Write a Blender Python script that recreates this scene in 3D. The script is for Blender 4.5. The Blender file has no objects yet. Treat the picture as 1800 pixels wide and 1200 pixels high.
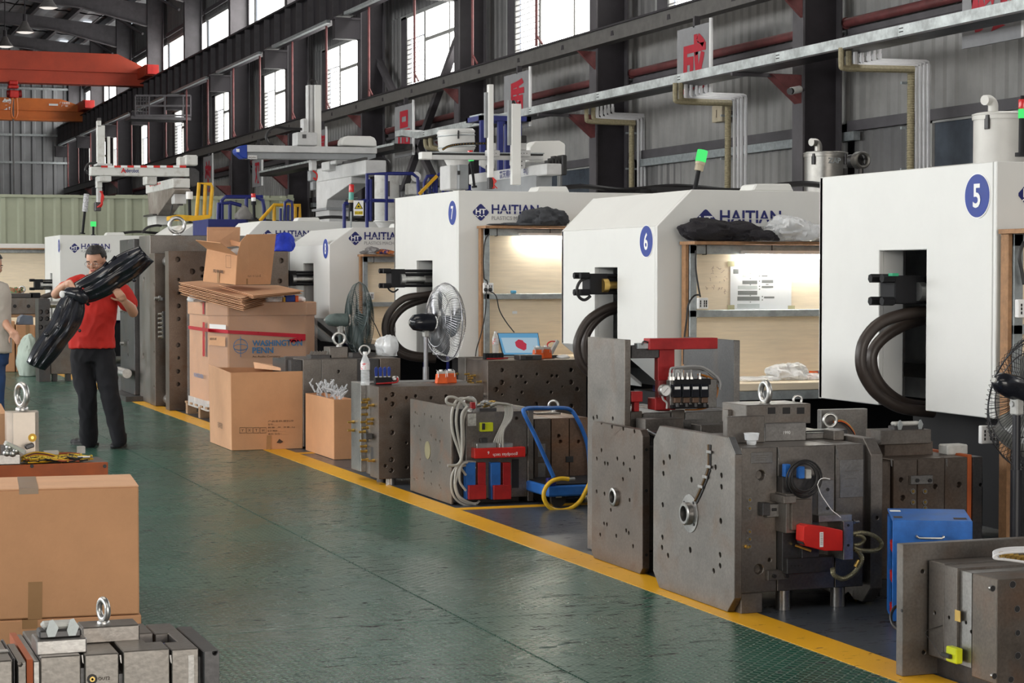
import bpy, bmesh, math, random
from mathutils import Vector, Matrix, noise
random.seed(7)
S = bpy.context.scene
V = Vector
PI = math.pi

# ------------------------------------------------------------------ camera
F = 3500.0
TH = math.atan(1285 / F)
PIT = math.atan(120 / F)
H = 1.5
FW = V((math.sin(TH) * math.cos(PIT), math.cos(TH) * math.cos(PIT), -math.sin(PIT)))
RT = V((math.cos(TH), -math.sin(TH), 0))
UP = RT.cross(FW)
cam = bpy.data.cameras.new('camera')
cam.lens = 70.0
cam.sensor_width = 36.0
cam.sensor_fit = 'HORIZONTAL'
cam.clip_end = 400
cam.clip_start = 0.1
co = bpy.data.objects.new('camera', cam)
S.collection.objects.link(co)
co.matrix_world = Matrix(((RT.x, UP.x, -FW.x, 0), (RT.y, UP.y, -FW.y, 0), (RT.z, UP.z, -FW.z, H), (0, 0, 0, 1)))
S.camera = co

# ------------------------------------------------------------------ light and exposure
S.view_settings.view_transform = 'Standard'
S.view_settings.look = 'None'
S.view_settings.gamma = 1.0
S.view_settings.use_curve_mapping = False
S.view_settings.exposure = -0.32
w = bpy.data.worlds.new('sky')
S.world = w
w.use_nodes = True
w.node_tree.nodes['Background'].inputs[0].default_value = (0.80, 0.88, 1.0, 1)
w.node_tree.nodes['Background'].inputs[1].default_value = 1.0


def area(name, loc, rot, sx, sy, power, col):
    l = bpy.data.lights.new(name, 'AREA')
    l.shape = 'RECTANGLE'
    l.size = sx
    l.size_y = sy
    l.energy = power
    l.color = col
    o = bpy.data.objects.new(name, l)
    S.collection.objects.link(o)
    o.location = loc
    o.rotation_euler = rot
    return o


# daylight through the windows of the left side wall (behind / left of the camera)
for i in range(3):
    area('left_window_light', (-11.6, 6 + 18 * i, 5.0), (0, -PI / 2, 0), 4.5, 14, 620, (0.80, 0.90, 1.0))
# roof lights and high bay lamps
for i in range(5):
    area('roof_light', (-1.0, -4 + 17 * i, 11.2), (0, 0, 0), 10, 5, 680, (1.0, 0.93, 0.82))
area('door_light', (2, -13, 3.2), (PI / 2, 0, 0), 12, 5, 2300, (1.0, 0.94, 0.86))  # added warm fill from behind the camera; the wall there has no opening


# ------------------------------------------------------------------ pixel helpers (frame 1800 x 1200) -> world points
def ray(px, py):
    return FW + RT * ((px - 900) / F) - UP * ((py - 600) / F)


def P(px, py, X=None, Y=None, Z=None, D=None):
    d = ray(px, py)
    if X is not None: t = X / d.x
    elif Y is not None: t = Y / d.y
    elif Z is not None: t = (Z - H) / d.z
    else: t = D
    return V((d.x * t, d.y * t, H + d.z * t))


def fx(px, Y, py=500): return P(px, py, Y=Y).x
def fy(px, X, py=500): return P(px, py, X=X).y


def fz(py, X, Y):
    A = UP.x * X + UP.y * Y
    B = FW.x * X + FW.y * Y
    b = -(py - 600) / F
    return H + (b * B - A) / (UP.z - b * FW.z)


# ------------------------------------------------------------------ materials
MATS = {}


def mat(name, col, rough=0.5, metal=0.0, var=0.12, scale=6.0, c2=None, bump=0.0, bscale=60.0, stretch=(1, 1, 1),
        emit=0.0, alpha=1.0, trans=0.0, coat=0.0, rvar=0.1, spec=0.5, ior=1.45, soft=(0.35, 0.65)):
    if name in MATS: return MATS[name]
    m = bpy.data.materials.new(name)
    m.use_nodes = True
    nt = m.node_tree
    b = nt.nodes['Principled BSDF']
    b.inputs['Roughness'].default_value = rough
    b.inputs['Metallic'].default_value = metal
    b.inputs['Specular IOR Level'].default_value = spec
    b.inputs['IOR'].default_value = ior
    b.inputs['Coat Weight'].default_value = coat
    b.inputs['Transmission Weight'].default_value = trans
    b.inputs['Alpha'].default_value = alpha
    tc = nt.nodes.new('ShaderNodeTexCoord')
    mp = nt.nodes.new('ShaderNodeMapping')
    mp.inputs['Scale'].default_value = stretch
    nt.links.new(tc.outputs['Object'], mp.inputs[0])
    nz = nt.nodes.new('ShaderNodeTexNoise')
    nz.inputs['Scale'].default_value = scale
    nz.inputs['Detail'].default_value = 6
    nz.inputs['Roughness'].default_value = 0.65
    nt.links.new(mp.outputs[0], nz.inputs['Vector'])
    cr = nt.nodes.new('ShaderNodeValToRGB')
    cr.color_ramp.elements[0].position = soft[0]
    cr.color_ramp.elements[1].position = soft[1]
    a = c2 if c2 else tuple(c * (1 - var) for c in col)
    bb = col if c2 else tuple(min(1, c * (1 + var)) for c in col)
    cr.color_ramp.elements[0].color = (*a, 1)
    cr.color_ramp.elements[1].color = (*bb, 1)
    nt.links.new(nz.outputs[0], cr.inputs[0])
    nt.links.new(cr.outputs[0], b.inputs['Base Color'])
    if rvar:
        mr = nt.nodes.new('ShaderNodeMapRange')
        mr.inputs[3].default_value = max(0.03, rough - rvar)
        mr.inputs[4].default_value = min(1, rough + rvar)
        nt.links.new(nz.outputs[0], mr.inputs[0])
        nt.links.new(mr.outputs[0], b.inputs['Roughness'])
    if bump:
        n2 = nt.nodes.new('ShaderNodeTexNoise')
        n2.inputs['Scale'].default_value = bscale
        n2.inputs['Detail'].default_value = 3
        nt.links.new(mp.outputs[0], n2.inputs['Vector'])
        bp = nt.nodes.new('ShaderNodeBump')
        bp.inputs['Strength'].default_value = bump
        bp.inputs['Distance'].default_value = 0.01
        nt.links.new(n2.outputs[0], bp.inputs['Height'])
        nt.links.new(bp.outputs[0], b.inputs['Normal'])
    if emit:
        b.inputs['Emission Color'].default_value = (*col, 1)
        b.inputs['Emission Strength'].default_value = emit
    MATS[name] = m
    return m


def steel(name, col, rust=(0.16, 0.10, 0.065), amt=0.5, rough=0.40, metal=0.85, brush=(1, 1, 1)):
    """machined steel: cloudy tone, brushed grain, brown oxide stains"""
    if name in MATS: return MATS[name]
    m = bpy.data.materials.new(name)
    m.use_nodes = True
    nt = m.node_tree
    N = nt.nodes.new
    L = nt.links.new
    b = nt.nodes['Principled BSDF']
    b.inputs['Metallic'].default_value = metal
    tc = N('ShaderNodeTexCoord')
    n1 = N('ShaderNodeTexNoise'); n1.inputs['Scale'].default_value = 3.0; n1.inputs['Detail'].default_value = 8
    n1.inputs['Roughness'].default_value = 0.7
    n2 = N('ShaderNodeTexNoise'); n2.inputs['Scale'].default_value = 5.0; n2.inputs['Detail'].default_value = 5
    n2.inputs['Distortion'].default_value = 0.6
    mp = N('ShaderNodeMapping'); mp.inputs['Scale'].default_value = brush; mp.inputs['Location'].default_value = (3, 7, 1)
    n3 = N('ShaderNodeTexNoise'); n3.inputs['Scale'].default_value = 90.0; n3.inputs['Detail'].default_value = 2
    L(tc.outputs['Object'], n1.inputs['Vector']); L(tc.outputs['Object'], mp.inputs[0])
    L(tc.outputs['Object'], n2.inputs['Vector']); L(mp.outputs[0], n3.inputs['Vector'])
    r1 = N('ShaderNodeValToRGB')
    r1.color_ramp.elements[0].position = 0.3; r1.color_ramp.elements[1].position = 0.72
    r1.color_ramp.elements[0].color = (*[c * 0.72 for c in col], 1)
    r1.color_ramp.elements[1].color = (*[min(1, c * 1.25) for c in col], 1)
    L(n1.outputs[0], r1.inputs[0])
    r2 = N('ShaderNodeMapRange'); r2.inputs[1].default_value = 0.50; r2.inputs[2].default_value = 0.75
    r2.inputs[3].default_value = 0; r2.inputs[4].default_value = amt
    L(n2.outputs[0], r2.inputs[0])
    mx = N('ShaderNodeMix'); mx.data_type = 'RGBA'
    L(r2.outputs[0], mx.inputs[0]); L(r1.outputs[0], mx.inputs[6]); mx.inputs[7].default_value = (*rust, 1)
    mx2 = N('ShaderNodeMix'); mx2.data_type = 'RGBA'; mx2.blend_type = 'MULTIPLY'; mx2.inputs[0].default_value = 0.35
    L(mx.outputs[2], mx2.inputs[6])
    r3 = N('ShaderNodeMapRange'); r3.inputs[1].default_value = 0.3; r3.inputs[2].default_value = 0.7
    r3.inputs[3].default_value = 0.6; r3.inputs[4].default_value = 1.2
    L(n3.outputs[0], r3.inputs[0]); L(r3.outputs[0], mx2.inputs[7])
    L(mx2.outputs[2], b.inputs['Base Color'])
    r4 = N('ShaderNodeMapRange'); r4.inputs[3].default_value = rough - 0.12; r4.inputs[4].default_value = rough + 0.16
    L(n1.outputs[0], r4.inputs[0]); L(r4.outputs[0], b.inputs['Roughness'])
    bp = N('ShaderNodeBump'); bp.inputs['Strength'].default_value = 0.12; bp.inputs['Distance'].default_value = 0.003
    L(n3.outputs[0], bp.inputs['Height']); L(bp.outputs[0], b.inputs['Normal'])
    MATS[name] = m
    return m


def emis(name, col, st):
    if name in MATS: return MATS[name]
    m = bpy.data.materials.new(name)
    m.use_nodes = True
    nt = m.node_tree
    nt.nodes.remove(nt.nodes['Principled BSDF'])
    e = nt.nodes.new('ShaderNodeEmission')
    e.inputs[0].default_value = (*col, 1)
    e.inputs[1].default_value = st
    nt.links.new(e.outputs[0], nt.nodes['Material Output'].inputs[0])
    MATS[name] = m
    return m


ST = steel('steel_plate', (0.195, 0.178, 0.163))
STB = steel('steel_brown', (0.155, 0.127, 0.109), amt=0.75, rust=(0.12, 0.075, 0.05))
STL = steel('steel_light', (0.33, 0.32, 0.31), amt=0.15, rough=0.32, metal=0.9)
STD = steel('steel_dark', (0.085, 0.083, 0.085), amt=0.3)
STR = steel('steel_rusty', (0.17, 0.145, 0.125), amt=1.0, rust=(0.20, 0.12, 0.08))
CHR = mat('bright_zinc', (0.50, 0.50, 0.49), rough=0.38, metal=1.0, var=0.15, scale=20)
GALV = mat('galvanised_steel', (0.36, 0.39, 0.40), rough=0.45, metal=0.55, var=0.2, scale=14)
BRASS = mat('brass', (0.60, 0.40, 0.12), rough=0.35, metal=0.9)
WHITE = mat('cream_white_paint', (0.70, 0.70, 0.68), rough=0.42, var=0.025, scale=2.0, rvar=0.04)
WHITEO = mat('dirty_white_paint', (0.60, 0.60, 0.58), rough=0.5, var=0.22, scale=9.0, c2=(0.42, 0.40, 0.37), soft=(0.28, 0.5))
NAVY = mat('navy_print', (0.012, 0.016, 0.13), rough=0.45)
BLUEP = mat('blue_disc', (0.005, 0.033, 0.27), rough=0.5)
PRW = mat('white_print', (0.82, 0.82, 0.82), rough=0.5, var=0.02)
BLACK = mat('black_rubber', (0.014, 0.013, 0.014), rough=0.5, var=0.3)
BLKP = mat('black_plastic', (0.012, 0.013, 0.018), rough=0.22, var=0.3, rvar=0.06)
DARKP = mat('dark_machine_paint', (0.010, 0.010, 0.012), rough=0.6, spec=0.25)
HOSE = mat('hydraulic_hose', (0.035, 0.026, 0.022), rough=0.42, var=0.25)
RED = mat('red_paint', (0.33, 0.012, 0.014), rough=0.4, var=0.2, scale=12)
REDB = mat('bright_red_paint', (0.55, 0.02, 0.015), rough=0.35, var=0.12)
REDPIPE = mat('red_pipe_paint', (0.13, 0.035, 0.035), rough=0.5, var=0.25)
ORANGE = mat('orange_plastic', (0.75, 0.11, 0.015), rough=0.4)
ORCR = mat('orange_crane_paint', (0.62, 0.155, 0.025), rough=0.5, var=0.12, scale=1.2)
RDCR = mat('red_crane_paint', (0.46, 0.055, 0.022), rough=0.5, var=0.14, scale=1.2)
BLUE = mat('blue_paint', (0.018, 0.12, 0.42), rough=0.4, var=0.2, scale=10)
DBLUE = mat('dark_blue_paint', (0.008, 0.014, 0.13), rough=0.42, var=0.15)
YEL = mat('yellow_paint', (0.62, 0.34, 0.01), rough=0.5, var=0.15)
YELH = mat('yellow_hose_rubber', (0.70, 0.42, 0.02), rough=0.4)
STRUC = mat('dark_steelwork', (0.024, 0.020, 0.025), rough=0.6, var=0.25, scale=3)
STRUC2 = mat('grey_steelwork', (0.075, 0.069, 0.076), rough=0.55, var=0.2, scale=3)
CARD = mat('cardboard', (0.53, 0.275, 0.14), rough=0.8, var=0.06, scale=4, bump=0.15, bscale=90, rvar=0.05)
CARD2 = mat('cardboard_pale', (0.62, 0.35, 0.20), rough=0.8, var=0.06, scale=4, bump=0.15, bscale=90, rvar=0.05)
CARDI = mat('cardboard_inside', (0.46, 0.225, 0.115), rough=0.85, var=0.08, scale=4)
TAPE = mat('parcel_tape', (0.34, 0.19, 0.09), rough=0.22, var=0.08, spec=0.6)
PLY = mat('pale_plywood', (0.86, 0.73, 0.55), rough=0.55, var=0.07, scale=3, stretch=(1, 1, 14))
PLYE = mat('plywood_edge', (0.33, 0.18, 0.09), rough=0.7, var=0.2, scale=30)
FILM = mat('clear_film', (0.9, 0.92, 0.95), rough=0.16, alpha=0.30, var=0.05, spec=1.0, bump=1.0, bscale=14)
FILM2 = mat('milky_film', (0.86, 0.88, 0.90), rough=0.25, alpha=0.62, var=0.05, spec=0.9, bump=0.8, bscale=16)
CLEAR = mat('clear_plastic', (0.9, 0.93, 0.96), rough=0.08, alpha=0.38, var=0.03, spec=1.0)
INK = mat('dark_ink', (0.055, 0.035, 0.025), rough=0.7)
GREYG = mat('grey_connector_case', (0.45, 0.45, 0.43), rough=0.45, var=0.15, scale=20)


# ------------------------------------------------------------------ mesh building
WORG = {}


class MB:
    def __init__(s):
        s.v = []
        s.f = []

    def add(s, vs, fs):
        n = len(s.v)
        s.v += [V(p) for p in vs]
        s.f += [tuple(i + n for i in f) for f in fs]
        return s

    def box(s, x0, x1, y0, y1, z0, z1):
        return s.add([(x, y, z) for z in (z0, z1) for y in (y0, y1) for x in (x0, x1)],
                     [(0, 1, 3, 2), (4, 6, 7, 5), (0, 4, 5, 1), (2, 3, 7, 6), (0, 2, 6, 4), (1, 5, 7, 3)])

    def bar(s, a, b, wd, ht, upv=(0, 0, 1)):
        a = V(a); b = V(b)
        t = (b - a).normalized()
        u = V(upv)
        sd = t.cross(u)
        if sd.length < 1e-4: sd = t.cross(V((1, 0, 0)))
        sd.normalize()
        u = sd.cross(t).normalized()
        vs = []
        for p in (a, b):
            for i, j in ((-1, -1), (1, -1), (1, 1), (-1, 1)):
                vs.append(p + sd * (i * wd / 2) + u * (j * ht / 2))
        return s.add(vs, [(0, 1, 2, 3), (7, 6, 5, 4), (0, 4, 5, 1), (1, 5, 6, 2), (2, 6, 7, 3), (3, 7, 4, 0)])

    def prism(s, poly, vec):
        n = len(poly)
        vec = V(vec)
        vs = [V(p) for p in poly] + [V(p) + vec for p in poly]
        return s.add(vs, [tuple(range(n))[::-1], tuple(range(n, 2 * n))] + [(i, (i + 1) % n, n + (i + 1) % n, n + i) for i in range(n)])

    def quad(s, a, b, c, d):
        return s.add([a, b, c, d], [(0, 1, 2, 3)])

    def cyl(s, a, b, r, r2=None, n=16, cap=True):
        a = V(a); b = V(b)
        if r2 is None: r2 = r
        t = (b - a).normalized()
        u = t.orthogonal().normalized()
        w_ = t.cross(u)
        vs = []
        for p, q in ((a, r), (b, r2)):
            for i in range(n):
                g = 2 * PI * i / n
                vs.append(p + (u * math.cos(g) + w_ * math.sin(g)) * q)
        fs = [(i, (i + 1) % n, n + (i + 1) % n, n + i) for i in range(n)]
        if cap: fs += [tuple(range(n))[::-1], tuple(range(n, 2 * n))]
        return s.add(vs, fs)

    def tube(s, pts, r, n=8, closed=False):
        pts = [V(p) for p in pts]
        m = len(pts)
        u = None
        vs = []
        for i, p in enumerate(pts):
            a = pts[(i - 1) % m] if (closed or i > 0) else p
            b = pts[(i + 1) % m] if (closed or i < m - 1) else p
            t = (b - a).normalized()
            if u is None: u = t.orthogonal().normalized()
            u = (u - t * u.dot(t))
            u = u.normalized() if u.length > 1e-5 else t.orthogonal().normalized()
            w_ = t.cross(u)
            q = r[i] if isinstance(r, (list, tuple)) else r
            for k in range(n):
                g = 2 * PI * k / n
                vs.append(p + (u * math.cos(g) + w_ * math.sin(g)) * q)
        fs = []
        for i in range(m if closed else m - 1):
            j = (i + 1) % m
            for k in range(n):
                fs.append((i * n + k, i * n + (k + 1) % n, j * n + (k + 1) % n, j * n + k))
        if not closed: fs += [tuple(range(n))[::-1], tuple(range((m - 1) * n, m * n))]
        return s.add(vs, fs)

    def lathe(s, c, prof, axis=(0, 0, 1), n=24, cap=True):
        c = V(c)
        t = V(axis).normalized()
        u = t.orthogonal().normalized()
        w_ = t.cross(u)
        vs = []
        for r, h in prof:
            for i in range(n):
                g = 2 * PI * i / n
                vs.append(c + t * h + (u * math.cos(g) + w_ * math.sin(g)) * max(r, 1e-4))
        m = len(prof)
        fs = []
        for j in range(m - 1):
            for i in range(n):
                fs.append((j * n + i, j * n + (i + 1) % n, (j + 1) * n + (i + 1) % n, (j + 1) * n + i))
        if cap: fs += [tuple(range(n))[::-1], tuple(range((m - 1) * n, m * n))]
        return s.add(vs, fs)

    def torus(s, c, axis, R, r, n=28, m=10):
        c = V(c)
        t = V(axis).normalized()
        u = t.orthogonal().normalized()
        w_ = t.cross(u)
        return s.tube([c + (u * math.cos(2 * PI * i / n) + w_ * math.sin(2 * PI * i / n)) * R for i in range(n)], r, m, True)

    def ball(s, c, r, nu=16, nv=10, rot=None):
        c = V(c)
        if not isinstance(r, (tuple, list)): r = (r, r, r)
        vs = []
        for j in range(1, nv):
            a = PI * j / nv
            for i in range(nu):
                g = 2 * PI * i / nu
                p = V((r[0] * math.sin(a) * math.cos(g), r[1] * math.sin(a) * math.sin(g), r[2] * math.cos(a)))
                vs.append(c + (rot @ p if rot else p))
        q0 = V((0, 0, r[2])); q1 = V((0, 0, -r[2]))
        vs += [c + (rot @ q0 if rot else q0), c + (rot @ q1 if rot else q1)]
        fs = []
        for j in range(nv - 2):
            for i in range(nu):
                fs.append((j * nu + i, (j + 1) * nu + i, (j + 1) * nu + (i + 1) % nu, j * nu + (i + 1) % nu))
        k = (nv - 1) * nu
        for i in range(nu):
            fs.append((k, i, (i + 1) % nu))
            fs.append((k + 1, (nv - 2) * nu + (i + 1) % nu, (nv - 2) * nu + i))
        return s.add(vs, fs)

    def build(s, name, m, parent=None, smooth=True, bevel=0.0, kind=None, label=None, segs=1, solid=0.0, recalc=True):
        me = bpy.data.meshes.new(name)
        xs = [p.x for p in s.v]; ys = [p.y for p in s.v]; zs = [p.z for p in s.v]
        org = V(((min(xs) + max(xs)) / 2, (min(ys) + max(ys)) / 2, min(zs)))
        me.from_pydata([tuple(p - org) for p in s.v], [], s.f)
        if recalc:
            bm = bmesh.new(); bm.from_mesh(me)
            bmesh.ops.recalc_face_normals(bm, faces=bm.faces)
            bm.to_mesh(me); bm.free()
        if smooth:
            me.polygons.foreach_set('use_smooth', [True] * len(me.polygons))
            me.set_sharp_from_angle(angle=math.radians(38))
        for mm in (m if isinstance(m, (list, tuple)) else [m]): me.materials.append(mm)
        return link(name, me, org, parent, kind, label, bevel, segs, solid)


def link(name, me, org, parent=None, kind=None, label=None, bevel=0.0, segs=1, solid=0.0):
    o = bpy.data.objects.new(name, me)
    S.collection.objects.link(o)
    if parent is not None:
        o.parent = parent
        o.location = org - WORG[parent.name]
    else:
        o.location = org
    WORG[o.name] = org.copy()
    if solid:
        md = o.modifiers.new('Solid', 'SOLIDIFY'); md.thickness = solid; md.offset = 0
    if bevel:
        md = o.modifiers.new('Bevel', 'BEVEL'); md.width = bevel; md.segments = segs
        md.limit_method = 'ANGLE'; md.angle_limit = math.radians(40); md.harden_normals = False
    if kind: o['kind'] = kind
    if label: o['label'] = label
    return o


def T(name, label, cat, loc, group=None):
    o = bpy.data.objects.new(name, None)
    S.collection.objects.link(o)
    o.empty_display_size = 0.1
    o.location = loc
    WORG[o.name] = V(loc)
    o['label'] = label
    o['category'] = cat
    if group: o['group'] = group
    return o


def tag(o, label, cat, group=None):
    o['label'] = label
    o['category'] = cat
    if group: o['group'] = group
    return o


def struct(o):
    o['kind'] = 'structure'
    return o


def box(name, m, x0, x1, y0, y1, z0, z1, parent=None, bevel=0.0, **k):
    return MB().box(x0, x1, y0, y1, z0, z1).build(name, m, parent, smooth=False, bevel=bevel, **k)


def holed(name, m, poly, vec, holes, parent=None, bevel=0.003, depth=0.05, label=None):
    """solid prism with round blind holes drilled in: holes = (centre, inward direction, radius)"""
    a = MB().prism(poly, vec)
    if not holes:
        return a.build(name, m, parent, smooth=False, bevel=bevel, label=label)
    ob = a.build(name, m, None, smooth=False)
    c = MB()
    for (p, d, r) in holes:
        d = V(d).normalized()
        c.cyl(V(p) - d * 0.01, V(p) + d * depth, r, n=12)
        c_ = c
    cu = c.build('cutter', m, None, smooth=False)
    md = ob.modifiers.new('b', 'BOOLEAN'); md.operation = 'DIFFERENCE'; md.object = cu; md.solver = 'EXACT'
    dg = bpy.context.evaluated_depsgraph_get()
    me = bpy.data.meshes.new_from_object(ob.evaluated_get(dg))
    me.name = name
    org = WORG[ob.name]
    del WORG[ob.name]
    bpy.data.objects.remove(ob); bpy.data.objects.remove(cu)
    me.materials.clear(); me.materials.append(m)
    return link(name, me, org, parent, None, label, bevel)


def plate(par, m, x0, x1, y0, y1, z0, z1, hx=(), hy=(), name='mold_plate', bevel=0.003, hr=0.011, depth=0.04, cut=None, label=None):
    """box with holes given in picture pixels on its aisle face (hx) or its camera-facing face (hy)
    cut = chamfer of the corners of the aisle face (in y and z)"""
    hs = []
    for h in hx:
        p = P(h[0], h[1], X=x0)
        hs.append((p, (1, 0, 0), h[2] if len(h) > 2 else hr))
    for h in hy:
        p = P(h[0], h[1], Y=y0)
        hs.append((p, (0, 1, 0), h[2] if len(h) > 2 else hr))
    hs = [h for h in hs if x0 - .001 <= h[0].x <= x1 and y0 - .001 <= h[0].y <= y1 and z0 < h[0].z < z1]
    if cut:
        c = cut
        poly = [(x0, y0 + c, z0), (x0, y1 - c, z0), (x0, y1, z0 + c), (x0, y1, z1 - c), (x0, y1 - c, z1), (x0, y0 + c, z1), (x0, y0, z1 - c), (x0, y0, z0 + c)]
    else:
        poly = [(x0, y0, z0), (x0, y1, z0), (x0, y1, z1), (x0, y0, z1)]
    return holed(name, m, poly, (x1 - x0, 0, 0), hs, par, bevel, min(depth, (x1 - x0) * .6 if hx else 9, (y1 - y0) * .6 if hy else 9), label)


def text(st, org, ur, uu, h, m, parent, name='lettering', width=None, bold=0.0, ext=0.001, center=False):
    """flat lettering: org = lower left corner (or centre), ur / uu = directions of reading and up, h = letter height"""
    cu = bpy.data.curves.new('t', 'FONT')
    cu.body = st
    cu.extrude = 0.0
    cu.offset = bold
    cu.resolution_u = 3
    ob = bpy.data.objects.new('t', cu)
    S.collection.objects.link(ob)
    dg = bpy.context.evaluated_depsgraph_get()
    me = bpy.data.meshes.new_from_object(ob.evaluated_get(dg))
    bpy.data.objects.remove(ob)
    if not me.vertices: return None
    xs = [v.co.x for v in me.vertices]; ys = [v.co.y for v in me.vertices]
    x0, x1, y0, y1 = min(xs), max(xs), min(ys), max(ys)
    sy = h / (y1 - y0)
    sx = (width / (x1 - x0)) if width else sy
    ur = V(ur).normalized(); uu = V(uu).normalized()
    nn = ur.cross(uu)
    org = V(org)
    if center: org = org - ur * ((x1 - x0) * sx / 2) - uu * (h / 2)
    for v in me.vertices:
        p = ur * ((v.co.x - x0) * sx) + uu * ((v.co.y - y0) * sy) + nn * ext
        v.co = p
    me.name = name
    me.materials.clear(); me.materials.append(m)
    return link(name, me, org, parent)
# ================================================================== SETTING
# ---- floor: painted steel/tread sheets in the aisle, bare grey concrete in the machine bays
def floor_mat(name, col, col2, rough, tread, marks):
    m = bpy.data.materials.new(name)
    m.use_nodes = True
    nt = m.node_tree; N = nt.nodes.new; L = nt.links.new
    b = nt.nodes['Principled BSDF']
    g = N('ShaderNodeNewGeometry')
    n1 = N('ShaderNodeTexNoise'); n1.inputs['Scale'].default_value = 0.9; n1.inputs['Detail'].default_value = 7
    L(g.outputs['Position'], n1.inputs['Vector'])
    r1 = N('ShaderNodeValToRGB')
    r1.color_ramp.elements[0].position = 0.32; r1.color_ramp.elements[1].position = 0.68
    r1.color_ramp.elements[0].color = (*col, 1); r1.color_ramp.elements[1].color = (*col2, 1)
    L(n1.outputs[0], r1.inputs[0])
    # dark scuffs, drawn out along x
    mp = N('ShaderNodeMapping'); mp.inputs['Scale'].default_value = (3.2, 10.0, 1)
    L(g.outputs['Position'], mp.inputs[0])
    n2 = N('ShaderNodeTexNoise'); n2.inputs['Scale'].default_value = 2.6; n2.inputs['Detail'].default_value = 9
    n2.inputs['Roughness'].default_value = 0.72; n2.inputs['Distortion'].default_value = 0.9
    L(mp.outputs[0], n2.inputs['Vector'])
    r2 = N('ShaderNodeMapRange'); r2.inputs[1].default_value = marks; r2.inputs[2].default_value = marks + 0.02
    L(n2.outputs[0], r2.inputs[0])
    n4 = N('ShaderNodeTexNoise'); n4.inputs['Scale'].default_value = 1.3
    L(g.outputs['Position'], n4.inputs['Vector'])
    r4 = N('ShaderNodeMapRange'); r4.inputs[1].default_value = 0.36; r4.inputs[2].default_value = 0.50
    L(n4.outputs[0], r4.inputs[0])
    ml = N('ShaderNodeMath'); ml.operation = 'MULTIPLY'; L(r2.outputs[0], ml.inputs[0]); L(r4.outputs[0], ml.inputs[1])
    mx = N('ShaderNodeMix'); mx.data_type = 'RGBA'
    L(ml.outputs[0], mx.inputs[0]); L(r1.outputs[0], mx.inputs[6]); mx.inputs[7].default_value = (0.035, 0.03, 0.035, 1)
    L(mx.outputs[2], b.inputs['Base Color'])
    r3 = N('ShaderNodeMapRange'); r3.inputs[3].default_value = rough - 0.07; r3.inputs[4].default_value = rough + 0.10
    L(n1.outputs[0], r3.inputs[0])
    ad = N('ShaderNodeMath'); ad.operation = 'MULTIPLY_ADD'; ad.inputs[1].default_value = 0.35
    L(ml.outputs[0], ad.inputs[0]); L(r3.outputs[0], ad.inputs[2]); L(ad.outputs[0], b.inputs['Roughness'])
    sp = N('ShaderNodeMapRange'); sp.inputs[3].default_value = 0.60; sp.inputs[4].default_value = 0.06
    L(ml.outputs[0], sp.inputs[0]); L(sp.outputs[0], b.inputs['Specular IOR Level'])
    # tread: two interleaved sets of lozenges at right angles
    outs = []
    if tread:
        for (ox, oy, sx, sy) in ((0, 0, 1.15, 3.4), (0.5, 0.5, 3.4, 1.15)):
            mp2 = N('ShaderNodeMapping'); mp2.inputs['Scale'].default_value = (1 / 0.042, 1 / 0.042, 0)
            mp2.inputs['Rotation'].default_value = (0, 0, PI / 4); mp2.inputs['Location'].default_value = (ox, oy, 0)
            L(g.outputs['Position'], mp2.inputs[0])
            fr = N('ShaderNodeVectorMath'); fr.operation = 'FRACTION'; L(mp2.outputs[0], fr.inputs[0])
            sb = N('ShaderNodeVectorMath'); sb.operation = 'SUBTRACT'; L(fr.outputs[0], sb.inputs[0]); sb.inputs[1].default_value = (0.5, 0.5, 0)
            mu = N('ShaderNodeVectorMath'); mu.operation = 'MULTIPLY'; L(sb.outputs[0], mu.inputs[0]); mu.inputs[1].default_value = (sx, sy, 0)
            ln = N('ShaderNodeVectorMath'); ln.operation = 'LENGTH'; L(mu.outputs[0], ln.inputs[0])
            mr = N('ShaderNodeMapRange'); mr.interpolation_type = 'SMOOTHSTEP'
            mr.inputs[1].default_value = 0.30; mr.inputs[2].default_value = 0.52; mr.inputs[3].default_value = 1; mr.inputs[4].default_value = 0
            L(ln.outputs['Value'], mr.inputs[0]); outs.append(mr)
        mxm = N('ShaderNodeMath'); mxm.operation = 'MAXIMUM'; L(outs[0].outputs[0], mxm.inputs[0]); L(outs[1].outputs[0], mxm.inputs[1])
        last = mxm.outputs[0]
        mw = N('ShaderNodeMath'); mw.operation = 'MULTIPLY'; mw.inputs[1].default_value = 0.42; L(last, mw.inputs[0])
        m3 = N('ShaderNodeMix'); m3.data_type = 'RGBA'; L(mw.outputs[0], m3.inputs[0]); L(mx.outputs[2], m3.inputs[6]); m3.inputs[7].default_value = (0.30, 0.36, 0.30, 1)
        L(m3.outputs[2], b.inputs['Base Color'])
    else:
        last = n2.outputs[0]
    n5 = N('ShaderNodeTexNoise'); n5.inputs['Scale'].default_value = 3.0; n5.inputs['Detail'].default_value = 3
    L(g.outputs['Position'], n5.inputs['Vector'])
    b1 = N('ShaderNodeBump'); b1.inputs['Strength'].default_value = 0.25; b1.inputs['Distance'].default_value = 0.012
    L(n5.outputs[0], b1.inputs['Height'])
    bp = N('ShaderNodeBump'); bp.inputs['Strength'].default_value = 1.0 if tread else 0.15; bp.inputs['Distance'].default_value = 0.004
    L(last, bp.inputs['Height']); L(b1.outputs[0], bp.inputs['Normal']); L(bp.outputs[0], b.inputs['Normal'])
    return m


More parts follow.
